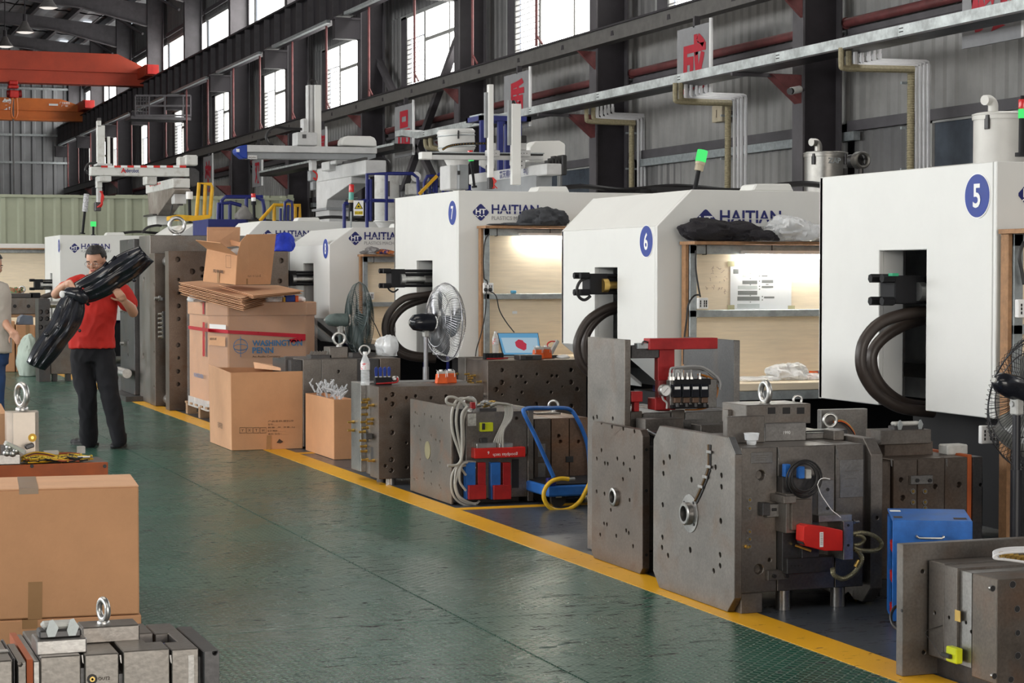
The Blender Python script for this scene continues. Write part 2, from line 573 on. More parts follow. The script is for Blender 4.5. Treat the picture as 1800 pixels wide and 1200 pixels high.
FGREEN = floor_mat('green_tread_floor_paint', (0.002, 0.058, 0.038), (0.004, 0.085, 0.056), 0.25, True, 0.572)
FGREY = floor_mat('grey_floor_paint', (0.045, 0.052, 0.062), (0.075, 0.085, 0.10), 0.30, False, 0.58)
FYEL = floor_mat('yellow_line_paint', (0.62, 0.30, 0.003), (0.78, 0.40, 0.006), 0.42, False, 0.62)

LX0, LX1 = 3.835, 4.03            # the yellow aisle line
fl = MB().box(-12, 14.2, -16, 98, -0.12, -0.006).build('floor', FGREY, None, smooth=False)
struct(fl)
JX = P(800, 1081, Z=0).x
for (a, b_) in ((-12, -2.5), (-2.5, JX - .005), (JX + .005, LX0)):
    for (c, d) in ((-16, 2.0), (2.004, 8.145), (8.15, 14.4), (14.404, 26.0), (26.004, 98)):
        box('floor_sheet', FGREEN, a, b_, c, d, -0.012, 0.0, fl)
box('floor_sheet', FGREY, LX1, 13.8, -16, 98, -0.012, -0.001, fl)
tl = box('trim_1', FYEL, LX0, LX1, -16, 31, -0.010, 0.002); struct(tl)
for i, (px, py, x1) in enumerate(((770, 896, 5.5), (505, 797, 5.2), (1025, 984, 5.3), (250, 700, 5.2))):
    yy = P(px, py, Z=0).y
    struct(box('trim_%d' % (i + 2), FYEL, LX1, x1, yy - .05, yy + .05, -0.01, 0.002))

# ---- right side wall with columns, windows
WXX = 13.8
CX = 13.0
COLY = [24.0 + 7.28 * k for k in range(-6, 11)]
CORR = mat('grey_wall_cladding', (0.13, 0.127, 0.127), rough=0.55, var=0.16, scale=1.3)
CORRL = mat('pale_wall_cladding', (0.23, 0.225, 0.22), rough=0.55, var=0.14, scale=1.3)
PART = mat('cream_green_partition', (0.36, 0.38, 0.28), rough=0.5, var=0.08, scale=1.0)
FRAME = mat('window_frame_aluminium', (0.30, 0.30, 0.29), rough=0.5, var=0.1)
SKY = emis('daylit_window_pane', (1.0, 0.985, 0.94), 14.0)
SKYF = emis('daylit_far_window_pane', (1.0, 0.99, 0.95), 8.0)


def corr(mb, a0, a1, z0, z1, plane, axis='y', pitch=0.27, dep=0.035, flip=1, cap=True):
    """folded cladding sheet with trapezoid ribs; axis = the way it runs"""
    prof = []
    a = a0
    while a < a1 - 1e-6:
        for (u, d) in ((0, 0), (pitch * .52, 0), (pitch * .64, dep), (pitch * .88, dep)):
            if a + u < a1: prof.append((a + u, d))
        a += pitch
    prof.append((a1, 0))
    vs = []
    for (t, d) in prof:
        for z in (z0, z1):
            vs.append((plane - flip * d, t, z) if axis == 'y' else (t, plane - flip * d, z))
    mb.add(vs, [(2 * i, 2 * i + 1, 2 * i + 3, 2 * i + 2) for i in range(len(prof) - 1)])


wr = box('wall_right', STRUC, WXX + .06, WXX + .3, -16, 98, 0, 0.35)
struct(wr)
WZ0, WZ1 = 5.74, 7.47
UZ0, UZ1 = 8.6, 10.15
for k, y in enumerate(COLY):
    y2 = y + 7.28
    for (a, b_, c, d, mm) in ((y, y2, 0.3, 2.1, CORR), (y, y2, 3.55, WZ0 - .05, CORRL), (y, y + .9, WZ0 - .05, WZ1 + .05, CORR), (y + 6.55, y2, WZ0 - .05, WZ1 + .05, CORR),
                              (y, y2, WZ1 + .05, UZ0, CORR), (y, y2, UZ1, 11.7, CORR)):
        mb = MB(); corr(mb, a, b_, c, d, WXX)
        mb.build('wall_panel', mm, wr, smooth=False, recalc=False)
    mb = MB(); corr(mb, y + 5.3, y2, 2.1, 3.55, WXX)
    mb.build('wall_panel', CORR, wr, smooth=False, recalc=False)
    box('wall_backing', STRUC, WXX + .1, WXX + .14, y, y2, 0, WZ0 - .04, wr)
    box('wall_backing', STRUC, WXX + .1, WXX + .14, y, y2, WZ1 + .04, UZ0, wr)
    box('wall_backing', STRUC, WXX + .1, WXX + .14, y, y2, UZ1, 11.9, wr)
    box('wall_backing', STRUC, WXX + .1, WXX + .14, y + 6.5, y2 + .95, WZ0 - .04, WZ1 + .04, wr)
    # ledger rails across the cladding
    for z in (3.5, 4.75, 8.25, 10.4):
        if y > 0: box('wall_rail', STRUC2, WXX - .12, WXX - .035, y + .3, y2, z - .07, z + .07, wr)
# lower storey: side windows and a sliding door
GLASS = mat('dusk_blue_window_glass', (0.06, 0.072, 0.09), rough=0.12, var=0.25, scale=1.5, spec=0.8)
for k, y in enumerate(COLY):
    if y < 5 or y > 75: continue
    wn = MB()
    Xw = WXX - .02
    y0_, y1_ = y + .15, y + 6.9
    kind_door = abs(y - 24.0) < .1 or abs(y - 53.12) < .1
    wo = bpy.data.objects.new('window_%d' % (k + 1) if not kind_door else 'door_%d' % (k + 1), None)
    S.collection.objects.link(wo); wo.location = (Xw, y, 2.1); WORG[wo.name] = V((Xw, y, 2.1)); wo['kind'] = 'structure'
    if kind_door:
        for j in range(3):
            a = y0_ + j * 2.1
            m_ = MB(); corr(m_, a, a + 2.06, 0.05, 3.3, Xw, pitch=.23, dep=.03)
            m_.build('door_leaf', CORRL, wo, smooth=False, recalc=False)
        box('door_track', GALV, Xw - .14, Xw - .04, y0_ - .4, y1_ + .1, 3.3, 3.42, wo)
        continue
    for j in range(3):
        a = y0_ + j * 1.72; b_ = a + 1.69
        for (c, d) in ((2.1, 2.75), (2.8, 3.45)):
            box('glass_pane', GLASS, Xw - .01, Xw, a + .05, b_ - .05, c + .04, d - .04, wo)
            f = MB()
            f.box(Xw - .05, Xw + .01, a, b_, c, c + .05).box(Xw - .05, Xw + .01, a, b_, d - .05, d)
            f.box(Xw - .05, Xw + .01, a, a + .06, c, d).box(Xw - .05, Xw + .01, b_ - .06, b_, c, d)
            f.build('window_frame', FRAME, wo, smooth=False)
nwin = 20
for k, y in enumerate(COLY):
    if y < 0: continue
    # lower row
    a, b_ = y + .9, y + 6.55
    wo = bpy.data.objects.new('window_%d' % (nwin + k), None)
    S.collection.objects.link(wo); wo.location = (WXX, y, WZ0); WORG[wo.name] = V((WXX, y, WZ0)); wo['kind'] = 'structure'
    far = y > 60
    ps = [(a + .05, a + 1.95), (a + 2.0, b_ - 1.95)]
    for (c, d) in ps:
        for (e, f_) in ((WZ0 + .05, 6.75), (6.80, WZ1 - .05)):
            box('window_pane', SKYF if far else SKY, WXX + .02, WXX + .03, c, d, e, f_, wo)
    box('window_pane', SKYF if far else SKY, WXX + .02, WXX + .03, b_ - 1.85, b_ - .55, 6.95, WZ1 - .05, wo)
    box('window_pane', SKYF if far else SKY, WXX + .06, WXX + .07, b_ - 1.85, b_ - .6, WZ0 + .05, 6.9, wo)
    fr = MB()
    for yy, t in ((a, .05), (a + 1.95, .05), (b_ - 1.95, .09), (b_ - .55, .08), (b_ - .1, .08)):
        fr.box(WXX - .04, WXX + .05, yy - .01, yy + t + .02, WZ0, WZ1)
    fr.box(WXX - .05, WXX + .05, a, b_ - .1, WZ0, WZ0 + .05).box(WXX - .05, WXX + .05, a, b_, WZ1 - .05, WZ1 + .04)
    fr.box(WXX - .05, WXX + .05, a, b_ - 1.9, 6.74, 6.82)
    fr.build('window_frame', FRAME, wo, smooth=False)
    box('jamb_panel', STRUC2, WXX - .05, WXX + .05, b_ - .5, b_ - .1, WZ0, WZ1, wo)
    if y < 70:
        for i in range(11):
            z = WZ0 + .06 + i * .110
            MB().bar((WXX - .03, b_ - 1.85, z), (WXX - .03, b_ - .55, z), .128, .010, upv=(-.2, 0, .98)).build('louvre_slat', STRUC2, wo, smooth=False)
    # clerestory
    wo = bpy.data.objects.new('window_%d' % (nwin + 20 + k), None)
    S.collection.objects.link(wo); wo.location = (WXX, y, UZ0); WORG[wo.name] = V((WXX, y, UZ0)); wo['kind'] = 'structure'
    if y > 38:
        fr = MB()
        for j in range(2):
            c = y + .2 + j * 3.5
            box('window_pane', SKYF if far else SKY, WXX + .02, WXX + .03, c + .04, c + 3.46, UZ0 + .05, UZ1 - .05, wo)
            fr.box(WXX - .01, WXX + .05, c - .03, c + .04, UZ0, UZ1)
        fr.box(WXX - .04, WXX + .05, y + .2, y + 7.2, UZ1 - .06, UZ1 + .04)
        fr.build('window_frame', FRAME, wo, smooth=False)

# columns: I sections
for i, y in enumerate(COLY):
    if y < 4: continue
    m_ = MB()
    m_.box(CX, CX + .03, y, y + .30, 0, 11.9)
    m_.box(CX + .03, CX + .57, y + .14, y + .16, 0, 11.9)
    m_.box(CX + .57, CX + .60, y, y + .30, 0, 11.9)
    c = m_.build('trim_%d' % (10 + i), STRUC2, None, smooth=False)
    struct(c)
    box('column_web_plate', STRUC, CX + .03, CX + .57, y + .12, y + .14, 0, 8.4, c)
    box('corbel', STRUC, CX - .62, CX, y + .02, y + .28, 7.05, 7.55, c)
    box('corbel', STRUC, CX - .66, CX, y - .02, y + .32, 7.5, 7.55, c)
    MB().prism([(CX, y + .02, 5.25), (CX - .32, y + .02, 5.25), (CX, y + .02, 4.95)], (0, .06, 0)).build('beam_bracket', REDPIPE, c, smooth=False)
    MB().prism([(CX, y + .04, 4.18), (CX - .45, y + .04, 4.18), (CX, y + .04, 3.80)], (0, .2, 0)).build('tray_bracket', REDPIPE, c, smooth=False)

# crane runway girder with stiffeners
gz0, gz1 = 7.62, 8.42
g = MB().box(12.62, 12.65, 20, 97, gz0, gz1).box(12.45, 12.82, 20, 97, gz1, gz1 + .03).box(12.45, 12.82, 20, 97, gz0 - .03, gz0)
g = struct(g.build('trim_40', STRUC, None, smooth=False))
y = 20.0
while y < 97:
    box('stiffener', STRUC2, 12.47, 12.62, y, y + .02, gz0, gz1, g)
    y += 1.2
box('crane_rail', STRUC2, 12.60, 12.67, 20, 97, gz1 + .03, gz1 + .14, g)
for y in COLY:
    if y > 25: box('bottom_flange_cover', GALV, 12.40, 12.50, y + .9, y + 6.6, gz0 - .10, gz0 - .03, g)  # added pale strips, painting the bottom flange bright between the columns
# service beam below the windows
bm_ = struct(MB().box(12.78, 12.98, 6, 97, 5.29, 5.52).build('trim_41', mat('service_beam', (0.10, 0.095, 0.09), rough=.55, var=.2), None, smooth=False))
box('beam_lip', STRUC, 12.74, 12.98, 6, 97, 5.52, 5.55, bm_)
y = 8
while y < 60:
    MB().prism([(12.779, y, 5.37), (12.775, y + .12, 5.37), (12.775, y + .10, 5.45), (12.775, y + .02, 5.45)], (-.004, 0, 0)).build('stamped_mark', STRUC, bm_, smooth=False)
    y += 2.2
# hanging red conduits from girder to beam
ORD = ('first second third fourth fifth sixth seventh eighth ninth tenth eleventh twelfth thirteenth fourteenth fifteenth sixteenth seventeenth eighteenth nineteenth twentieth').split()
rc = 0
for i, y in enumerate(COLY):
    if y < 25 or y > 90: continue
    for d in (2.1, 5.6):
        yy = y + d
        c = MB().cyl((12.72, yy, 5.55), (12.72, yy, gz0 - .03), .028, n=8)
        c.bar((12.72, yy, 5.75), (12.72, yy - .28, 5.56), .03, .03)
        rc += 1
        tag(c.build('sprinkler_dropper', REDPIPE), 'thin red vertical pipe under the crane girder, %s from the camera' % ORD[rc - 1], 'pipe', 'red droppers under the crane girder')
# red main pipe along the wall and a thinner grey one
for (z, r, m_, nm, lb) in ((4.90, .065, REDPIPE, 'fire_main', 'fat dull red pipe running along the side wall above the cable tray'),
                           (4.70, .035, STRUC2, 'wall_conduit', 'thin grey pipe running along the side wall just under the red pipe')):
    t = T(nm, lb, 'pipe', (13.3, 30, z))
    for i, y in enumerate(COLY[2:-1]):
        MB().cyl((13.66, y + .02, z), (13.66, y + 7.26, z), r, n=12).cyl((13.66, y, z), (13.66, y + .1, z), r * 1.25, n=12).build('pipe_length', m_, t)
        for yq in (1.2, 4.8): box('pipe_hook', STRUC2, 13.66, WXX - .045, y + yq, y + yq + .04, z - .015, z + .015, t)

# diagonal braces
for (p0, p1) in (((645, 62), (700, 180)), ((797, 90), (752, 215))):
    a = P(*p0, X=13.5); b_ = P(*p1, X=13.5)
    d = b_ - a
    o = MB().bar(a - d * .15, b_ + d * 1.0 if b_.z > 4 else b_ + d * .3, .14, .14).build('trim_%d' % (45 + p0[0] % 7), STRUC2, None, smooth=False)
    struct(o)

# ---- end wall
ew = struct(box('wall_back', STRUC, -12, 14, 97.2, 97.4, 0, .4))
for j in range(13):
    x = -12 + j * 2
    m_ = MB(); corr(m_, x, x + 2, 0.3, 12.8, 97.1, axis='x', pitch=.5, dep=.08)
    m_.build('wall_panel', mat('far_wall_cladding', (0.27, 0.275, 0.285), rough=.6, var=.12, scale=.6), ew, smooth=False, recalc=False)
for z in (4.6, 6.7, 8.0, 10.2):
    box('wall_rail', GALV, -12, 13.0, 96.85, 97.0, z, z + .1, ew)

# ---- partition fence across the hall
pt = struct(box('wall_partition', STRUC, -12, 13.0, 52.6, 52.66, 0, .2))
x = -12.0
i = 0
while x < 13.0:
    x2 = min(x + .92, 13.0)
    m_ = MB()
    z1 = fz(343, x, 52.5) + random.uniform(-.02, .02)
    corr(m_, x, x2, .1, z1, 52.5, axis='x', pitch=.46, dep=.05)
    m_.build('fence_panel', PART, pt, smooth=False, recalc=False)
    x += .92
box('fence_rail', PART, -12, 13.0, 52.42, 52.45, 3.45, 3.52, pt)

# ---- roof
RO = mat('roof_sheet_silver_insulation', (0.30, 0.31, 0.33), rough=.35, metal=.4, var=.3, scale=1.5, bump=.6, bscale=2.5)


def roofz(x): return 11.55 + (13.8 - x) * .095


rf = struct(MB().prism([(13.9, -16, roofz(13.9) + .42), (-12, -16, roofz(-12) + .42), (-12, -16, roofz(-12) + .5), (13.9, -16, roofz(13.9) + .5)], (0, 114, 0)).build('ceiling', STRUC2, None, smooth=False))
for y in COLY:
    if y < 40: continue
    yc = y + .1
    m_ = MB()
    m_.prism([(13.0, yc, 10.75), (10.6, yc, roofz(10.6) - .52), (-12, yc, roofz(-12) - .62), (-12, yc, roofz(-12) - .05), (13.0, yc, roofz(13.0) - .05)], (0, .03, 0))
    m_.prism([(13.0, yc - .11, 10.72), (10.6, yc - .11, roofz(10.6) - .55), (-12, yc - .11, roofz(-12) - .65), (-12, yc - .11, roofz(-12) - .62), (10.6, yc - .11, roofz(10.6) - .52), (13.0, yc - .11, 10.75)], (0, .25, 0))
    m_.build('rafter', STRUC2, rf, smooth=False)
    for (x0, x1) in ((13.4, 12.4), (12.35, 9.0), (8.95, 5.6), (5.55, 2), (1.95, -3), (-3.05, -12)):
        sheet = MB()
        n = int((x0 - x1) / .3) + 1
        for q in range(n):
            xa = x0 + (x1 - x0) * q / n; xb = x0 + (x1 - x0) * (q + 1) / n
            dz = .03 if q % 2 else 0
            sheet.quad((xa, y + .3, roofz(xa) + .28 + dz), (xb, y + .3, roofz(xb) + .28 - dz + .03), (xb, y + 7.2, roofz(xb) + .28 - dz + .03), (xa, y + 7.2, roofz(xa) + .28 + dz))
        sheet.build('roof_sheet', RO, rf, smooth=False, recalc=False)
    for x in (12.6, 11.1, 9.6, 8.1, 6.6, 5.1, 3.6, 2.1, .6, -2, -5, -8):
        box('purlin', STRUC2, x, x + .14, y, y + 7.28, roofz(x), roofz(x) + .24, rf)
    box('roof_light', emis('roof_light_sheet', (.9, .95, 1), 1.3), 11.95, 12.3, y + 2.0, y + 3.4, roofz(12.2) + .24, roofz(12.2) + .27, rf)
    MB().cyl((12.9, y + .5, 10.5), (11.7, y + 3.2, roofz(11.7)), .05, n=8).build('knee_brace', STRUC2, rf)

# hidden side of the hall: left wall with its own windows, wall behind the camera
wl = struct(box('wall_left', CORR, -12.3, -12.1, -16, 98, 0, 13.5))
for i in range(6):
    box('window_pane', SKY, -12.09, -12.07, 2 + i * 7.28, 7.5 + i * 7.28, 3.0, 6.6, wl)
wf = struct(box('wall_front', CORR, -12.2, 14, -16.2, -16, 0, 13.5))

# high bay lamps
for i, (px, py) in enumerate(((85, 14), (44, 57), (9, 82))):
    c = P(px, py, Y=(63.5, 70.8, 78)[i])
    t = T('high_bay_lamp', ['silver bell-shaped ceiling lamp nearest the top edge, above the red crane', 'silver bell-shaped ceiling lamp second in the row above the red crane',
                            'silver bell-shaped ceiling lamp farthest in the row at the left edge'][i], 'lamp', c, None)
    s_ = (0.85, .9, .9)[i]
    MB().lathe(c, [(.03 * s_, .42), (.10 * s_, .36), (.18 * s_, .2), (.34 * s_, .02), (.36 * s_, 0)], n=20, cap=False).build('lamp_shade', mat('lamp_reflector', (.35, .33, .32), rough=.3, metal=.7), t, solid=.01)
    MB().lathe(c, [(.33 * s_, .01), (.2 * s_, -.03), (.02, -.05)], n=20).build('lamp_lens', emis('lamp_glow', (1, .93, .85), 1.2), t)
    MB().cyl(c + V((0, 0, .38)), c + V((0, 0, .62)), .07, n=12).cyl(c + V((0, 0, .6)), V((c.x, c.y, roofz(c.x) + .2)), .02, n=6).build('hanger', STRUC, t)
# ================================================================== MACHINES
NX = V((1, 0, 0)); NZ = V((0, 0, 1)); NY = V((0, 1, 0))
LID = mat('grey_inner_sheet', (0.30, 0.31, 0.32), rough=.5, var=.15)


def logo(par, X, Y, zc, s=1.0, full=True, extra=None):
    """maker's mark: diamond with HT and waves, word in slab letters, small line under it (faces the camera side)"""
    e = .002
    hw = .148 * s / 2
    dm = MB()
    pts = []
    for (a, b) in ((0, 1), (.16, .93), (1, .1), (1, -.1), (.16, -.93), (0, -1), (-.16, -.93), (-1, -.1), (-1, .1), (-.16, .93)):
        pts.append((X + hw + a * hw, Y - e, zc + b * hw))
    ld = dm.prism(pts, (0, -e, 0)).build('logo_diamond', NAVY, par, smooth=False)
    text('HT', (X + hw, Y - 2 * e - .001, zc + .008 * s), NX, NZ, .045 * s, PRW, ld, width=.098 * s, bold=.03, center=True)

    wv = MB()
    n = 14
    for i in range(n):
        x0 = X + hw - .055 * s + .11 * s * i / n; x1 = X + hw - .055 * s + .11 * s * (i + 1) / n
        z0 = zc - .033 * s + .008 * s * math.sin(i * 1.35); z1 = zc - .033 * s + .008 * s * math.sin((i + 1) * 1.35)
        wv.quad((x0, Y - 2 * e - .001, z0 - .004 * s), (x1, Y - 2 * e - .001, z1 - .004 * s), (x1, Y - 2 * e - .001, z1 + .004 * s), (x0, Y - 2 * e - .001, z0 + .004 * s))
    wv.build('logo_wave', PRW, ld, smooth=False, recalc=False)
    x0 = X + .176 * s
    text('HAITIAN', (x0, Y - e, zc - .012 * s), NX, NZ, .083 * s, NAVY, par, width=.445 * s, bold=.022)
    # the white cut through the letters
    box('letter_cut', WHITE, x0 + .05 * s, x0 + .40 * s, Y - e - .0015, Y - e - .0008, zc + .012 * s, zc + .017 * s, par)
    text('PLASTICS MACHINERY', (x0, Y - e, zc - .066 * s), NX, NZ, .034 * s, mat('grey_print', (.25, .25, .26)), par, width=.47 * s)


def disc(par, n, X, yc, zc, r=.107):
    c = MB().cyl((X - .004, yc, zc), (X, yc, zc), r + .006, n=48)
    c.build('number_disc_rim', PRW, par, smooth=False)
    dd = MB().cyl((X - .006, yc, zc), (X - .003, yc, zc), r, n=48).build('number_disc', BLUEP, par, smooth=False)
    text(n, (X - .007, yc, zc), (0, -1, 0), NZ, r * 1.12, PRW, dd, width=r * .62, bold=.02, center=True)


def hose(par, pts, Y, r, m=None, name='hydraulic_hose'):
    pp = [P(x, y, Y=Y) for x, y in pts]
    sm = []
    for i in range(len(pp) - 1):
        p0 = pp[max(i - 1, 0)]; p1 = pp[i]; p2 = pp[i + 1]; p3 = pp[min(i + 2, len(pp) - 1)]
        for k in range(4):
            t = k / 4
            sm.append(.5 * ((2 * p1) + (p2 - p0) * t + (2 * p0 - 5 * p1 + 4 * p2 - p3) * t * t + (3 * p1 - p0 - 3 * p2 + p3) * t ** 3))
    sm.append(pp[-1])
    return MB().tube(sm, r, 10).build(name, m or HOSE, par)


def spline(pp, k_=5):
    sm = []
    pp = [V(p) for p in pp]
    for i in range(len(pp) - 1):
        p0 = pp[max(i - 1, 0)]; p1 = pp[i]; p2 = pp[i + 1]; p3 = pp[min(i + 2, len(pp) - 1)]
        for k in range(k_):
            t = k / k_
            sm.append(.5 * ((2 * p1) + (p2 - p0) * t + (2 * p0 - 5 * p1 + 4 * p2 - p3) * t * t + (3 * p1 - p0 - 3 * p2 + p3) * t ** 3))
    sm.append(pp[-1])
    return sm


def machine(label, X0, Y0, Y1, zt, zb, cham=None, slot=None, num=None, disc_px=None, lg=None, L=4.6, lx=None, lz=None, ls=1.0, zbot=None):
    t = T('injection_molding_machine', label, 'machine', (X0 + 1, (Y0 + Y1) / 2, 0))
    X1 = X0 + L
    th = .03
    if cham:                                   # profile in x-z with slant-edged upper and lower edge
        (cx, cz), (bx, bz) = cham
        prof = [(X0, bz), (X0, cz), (X0 + cx, zt), (X1, zt), (X1, zb), (X0 + bx, zb)]
    else:
        prof = [(X0, zb), (X0, zt), (X1, zt), (X1, zb)]
    zlo = cham[1][1] if cham else zb
    zhi = cham[0][1] if cham else zt
    # end panel with its slot open to the bottom
    s0, s1, sz = slot if slot else (None, None, None)
    m = MB()
    if slot:
        ya, zt_ = Y0 + .035, zhi
        m.prism([(X0, ya, zlo), (X0, s0, zlo), (X0, s0, sz), (X0, s1, sz), (X0, s1, zlo), (X0, Y1, zlo), (X0, Y1, zhi), (X0, ya, zhi)], (th, 0, 0))
        r = MB().box(X0 + th, X0 + th + .12, s1, s1 + .012, zlo, sz)
        r.build('slot_return', WHITE, t, smooth=False)
        MB().box(X0 + th, X0 + th + .12, s0 - .012, s0, zlo, sz).build('slot_return', WHITE, t, smooth=False)
    else:
        m.box(X0, X0 + th, Y0 + .035, Y1, zlo, zhi)
    m.build('end_panel', WHITE, t, smooth=False, bevel=.004)
    if cham:
        MB().prism([(X0 + .002, Y0 + .035, zhi + .001), (X0 + cx, Y0 + .035, zt), (X0 + cx, Y0 + .035, zt - .03), (X0 + .03, Y0 + .035, zhi)], (0, Y1 - Y0 - .035, 0)).build('bevel_panel', WHITE, t, smooth=False, bevel=.003)
        segs = [(Y0 + .035, Y1)] if not slot else [(Y0 + .035, s0), (s1, Y1)]
        for (a, b_) in segs:
            lo = MB().prism([(X0 + .002, a, zlo), (X0 + .03, a, zlo), (X0 + bx, a, zb + .03), (X0 + bx, a, zb)], (0, b_ - a, 0))
            lo.build('lower_bevel_panel', WHITE, t, smooth=False, bevel=.003)
    # side panel toward the camera, roof, far side
    MB().prism([(x, Y0, z) for x, z in prof], (0, th, 0)).build('side_panel', WHITE, t, smooth=False, bevel=.004)
    MB().prism([(x, Y1 - th, z) for x, z in prof], (0, th, 0)).build('far_side_panel', WHITE, t, smooth=False)
    box('top_cover', WHITE, X0 + (cham[0][0] if cham else th), X0 + 1.6, Y0 + th, Y1 - th, zt - .03, zt - .002, t)
    box('back_panel', LID, X1 - .03, X1, Y0 + th, Y1 - th, zb, zt, t)
    # what shows inside the slot
    box('inner_sheet', LID, X0 + .55, X0 + .57, (s1 or Y1) - .35 if slot else Y1 - .5, Y1 - th, zb, zt - .05, t)
    ym = (s0 + s1) / 2 if slot else (Y0 + Y1) / 2
    box('platen', DBLUE, X0 + .62, X0 + 1.1, Y0 + .3, ym + (.02 if slot else .3), zb - .25, zt - .15, t, bevel=.02)
    box('cross_bar', STD, X0 + .5, X0 + .6, Y0 + .1, Y1 - .1, zb + .12, zb + .2, t)
    # base
    box('base_frame', DARKP, X0 + .55, X1 + 1.0, Y0 + .12, Y1 - .12, .12, zb - .05, t)
    box('blue_bed', DBLUE, X0 + .60, X1 + .9, Y0 + .35, Y1 - .35, zb - .30, zb + .1, t, bevel=.01)
    for fxx in (X0 + .7, X0 + 2.6, X1 + .5):
        for yy in (Y0 + .3, Y1 - .3):
            MB().cyl((fxx, yy, 0), (fxx, yy, .05), .09, n=12).cyl((fxx, yy, .05), (fxx, yy, .14), .03, n=8).build('levelling_foot', STD, t)
    # dark gear on the roof
    g = MB().box(X0 + 1.9, X1 - .4, Y0 + .35, Y1 - .2, zt - .02, zt + .05).box(X0 + 2.0, X0 + 2.9, Y0 + .2, Y0 + .5, zt, zt + .07)
    g.build('roof_duct', BLACK, t, smooth=False)
    MB().tube(spline([(X0 + .9, Y0 + .4, zt + .02), (X0 + 1.3, Y0 + .35, zt + .07), (X0 + 1.8, Y0 + .5, zt + .05), (X0 + 2.3, Y0 + .4, zt + .09), (X0 + 3, Y0 + .5, zt + .05)]), .022, 6).build('roof_cable', BLACK, t)
    v = MB()
    v.prism([(X0 + .75, Y0 + .06, zt - .002), (X0 + .78, Y0 + .06, zt + .05), (X0 + 1.05, Y0 + .06, zt + .055), (X0 + 1.08, Y0 + .06, zt - .002)], (0, .22, 0))
    v.build('roof_vent', WHITE, t, smooth=False, bevel=.01)
    if num: disc(t, num, X0, P(*disc_px, X=X0).y, P(*disc_px, X=X0).z)
    if lx is not None: logo(t, lx, Y0, lz, ls)
    return t


def ram(par, Yc, px0, px1, pxe, pym, hh, brass=False):
    """core-pull cylinder lying along x: flange block, barrel, oil pipe and tie rods"""
    x0 = fx(px0, Yc, pym); x1 = fx(px1, Yc, pym); xe = fx(pxe, Yc, pym)
    zc = fz(pym, x0, Yc)
    box('ram_flange', DARKP, x0, x1, Yc - hh, Yc + hh, zc - hh, zc + hh, par, bevel=.006)
    r = MB().cyl((x1, Yc, zc), (xe, Yc, zc), hh * .62, n=20)
    r.build('ram_barrel', DARKP, par)
    rods = MB()
    for a in (-1, 1):
        for b in (-1, 1):
            rods.cyl((x0 - .06, Yc + a * hh * .8, zc + b * hh * .8), (xe, Yc + a * hh * .8, zc + b * hh * .8), .014, n=8)
            rods.cyl((x0 - .07, Yc + a * hh * .8, zc + b * hh * .8), (x0, Yc + a * hh * .8, zc + b * hh * .8), .024, n=6)
    rods.build('tie_rod', DARKP, par)
    pm = BRASS if brass else CHR
    yy = Yc - hh * 1.05
    MB().cyl((x1 - .03, yy, zc - .01), (xe, yy, zc - .01), .028, n=14).cyl((x1 - .05, yy - .005, zc - .01), (x1 - .01, yy - .005, zc - .01), .05, n=14).cyl((x1 + .18, yy, zc - .01), (x1 + .26, yy, zc - .01), .036, n=6).build('oil_pipe', pm, par)


# ---- number 5, nearest
m5 = machine('nearest white molding machine with blue number 5 and a tall open slot', 5.6, 8.36, 10.13, 2.048, .783,
             slot=(8.995, 9.47, 1.622), num='5', disc_px=(1719, 344), lx=fx(1790, 8.36, 340), lz=fz(342, 5.8, 8.36))
ram(m5, 9.2, 1560, 1612, 1660, 509, .075)
hose(m5, [(1650, 549), (1628, 548), (1587, 553), (1546, 568), (1520, 597), (1513, 627), (1517, 655), (1535, 685), (1560, 705), (1590, 718), (1640, 724)], 9.17, .032)
hose(m5, [(1650, 558), (1628, 560), (1590, 571), (1557, 590), (1537, 612), (1532, 635), (1540, 665), (1562, 692), (1592, 709), (1640, 716)], 9.27, .032)
box('green_clip', mat('green_clip', (.02, .3, .15)), fx(1565, 9.1), fx(1576, 9.1), 9.08, 9.12, fz(485, 5.65, 9.1), fz(480, 5.65, 9.1), m5)
# ---- number 6
m6 = machine('white molding machine with slanting edges and blue number 6', 5.6, 12.39, 14.15, 2.072, .66, cham=((.26, 1.82), (.38, .965)),
             slot=(P(1085, 500, X=5.6).y, P(1045, 500, X=5.6).y, fz(470, 5.6, 13.2)), num='6', disc_px=(1137, 424), lx=fx(1222, 12.39, 380), lz=fz(388, 6.0, 12.39), ls=1.06)
ram(m6, 13.25, 1030, 1062, 1100, 499, .075, True)
hose(m6, [(1030, 489), (1020, 494), (1014, 508), (1018, 522), (1028, 527), (1038, 520)], 13.2, .011, BLACK, 'bleed_hose')
hose(m6, [(1100, 534), (1085, 536), (1061, 544), (1034, 562), (1018, 589), (1014, 612), (1022, 640), (1045, 660), (1090, 668)], 13.3, .03)
hose(m6, [(1100, 543), (1085, 544), (1064, 551), (1043, 569), (1030, 592), (1029, 620), (1040, 645), (1090, 658)], 13.4, .03)
# ---- number 7
m7 = machine('tall square white molding machine with blue number 7', 5.6, 16.62, 18.57, 2.226, .755,
             slot=(P(760, 540, X=5.6).y, P(732, 540, X=5.6).y, fz(458, 5.6, 17.6)), num='7', disc_px=(796, 374), lx=fx(831, 16.62, 370), lz=fz(373, 5.8, 16.62))
ram(m7, 17.65, 683, 708, 770, 489, .085)
hose(m7, [(680, 500), (684, 509), (692, 513), (700, 508)], 17.6, .008, BLACK, 'bleed_hose')
hose(m7, [(765, 516), (744, 519), (712, 524), (688, 544), (677, 570), (681, 597), (697, 617), (722, 628), (765, 632)], 17.6, .033)
hose(m7, [(765, 525), (744, 527), (714, 538), (695, 556), (687, 576), (692, 598), (708, 616), (732, 624), (765, 626)], 17.7, .033)
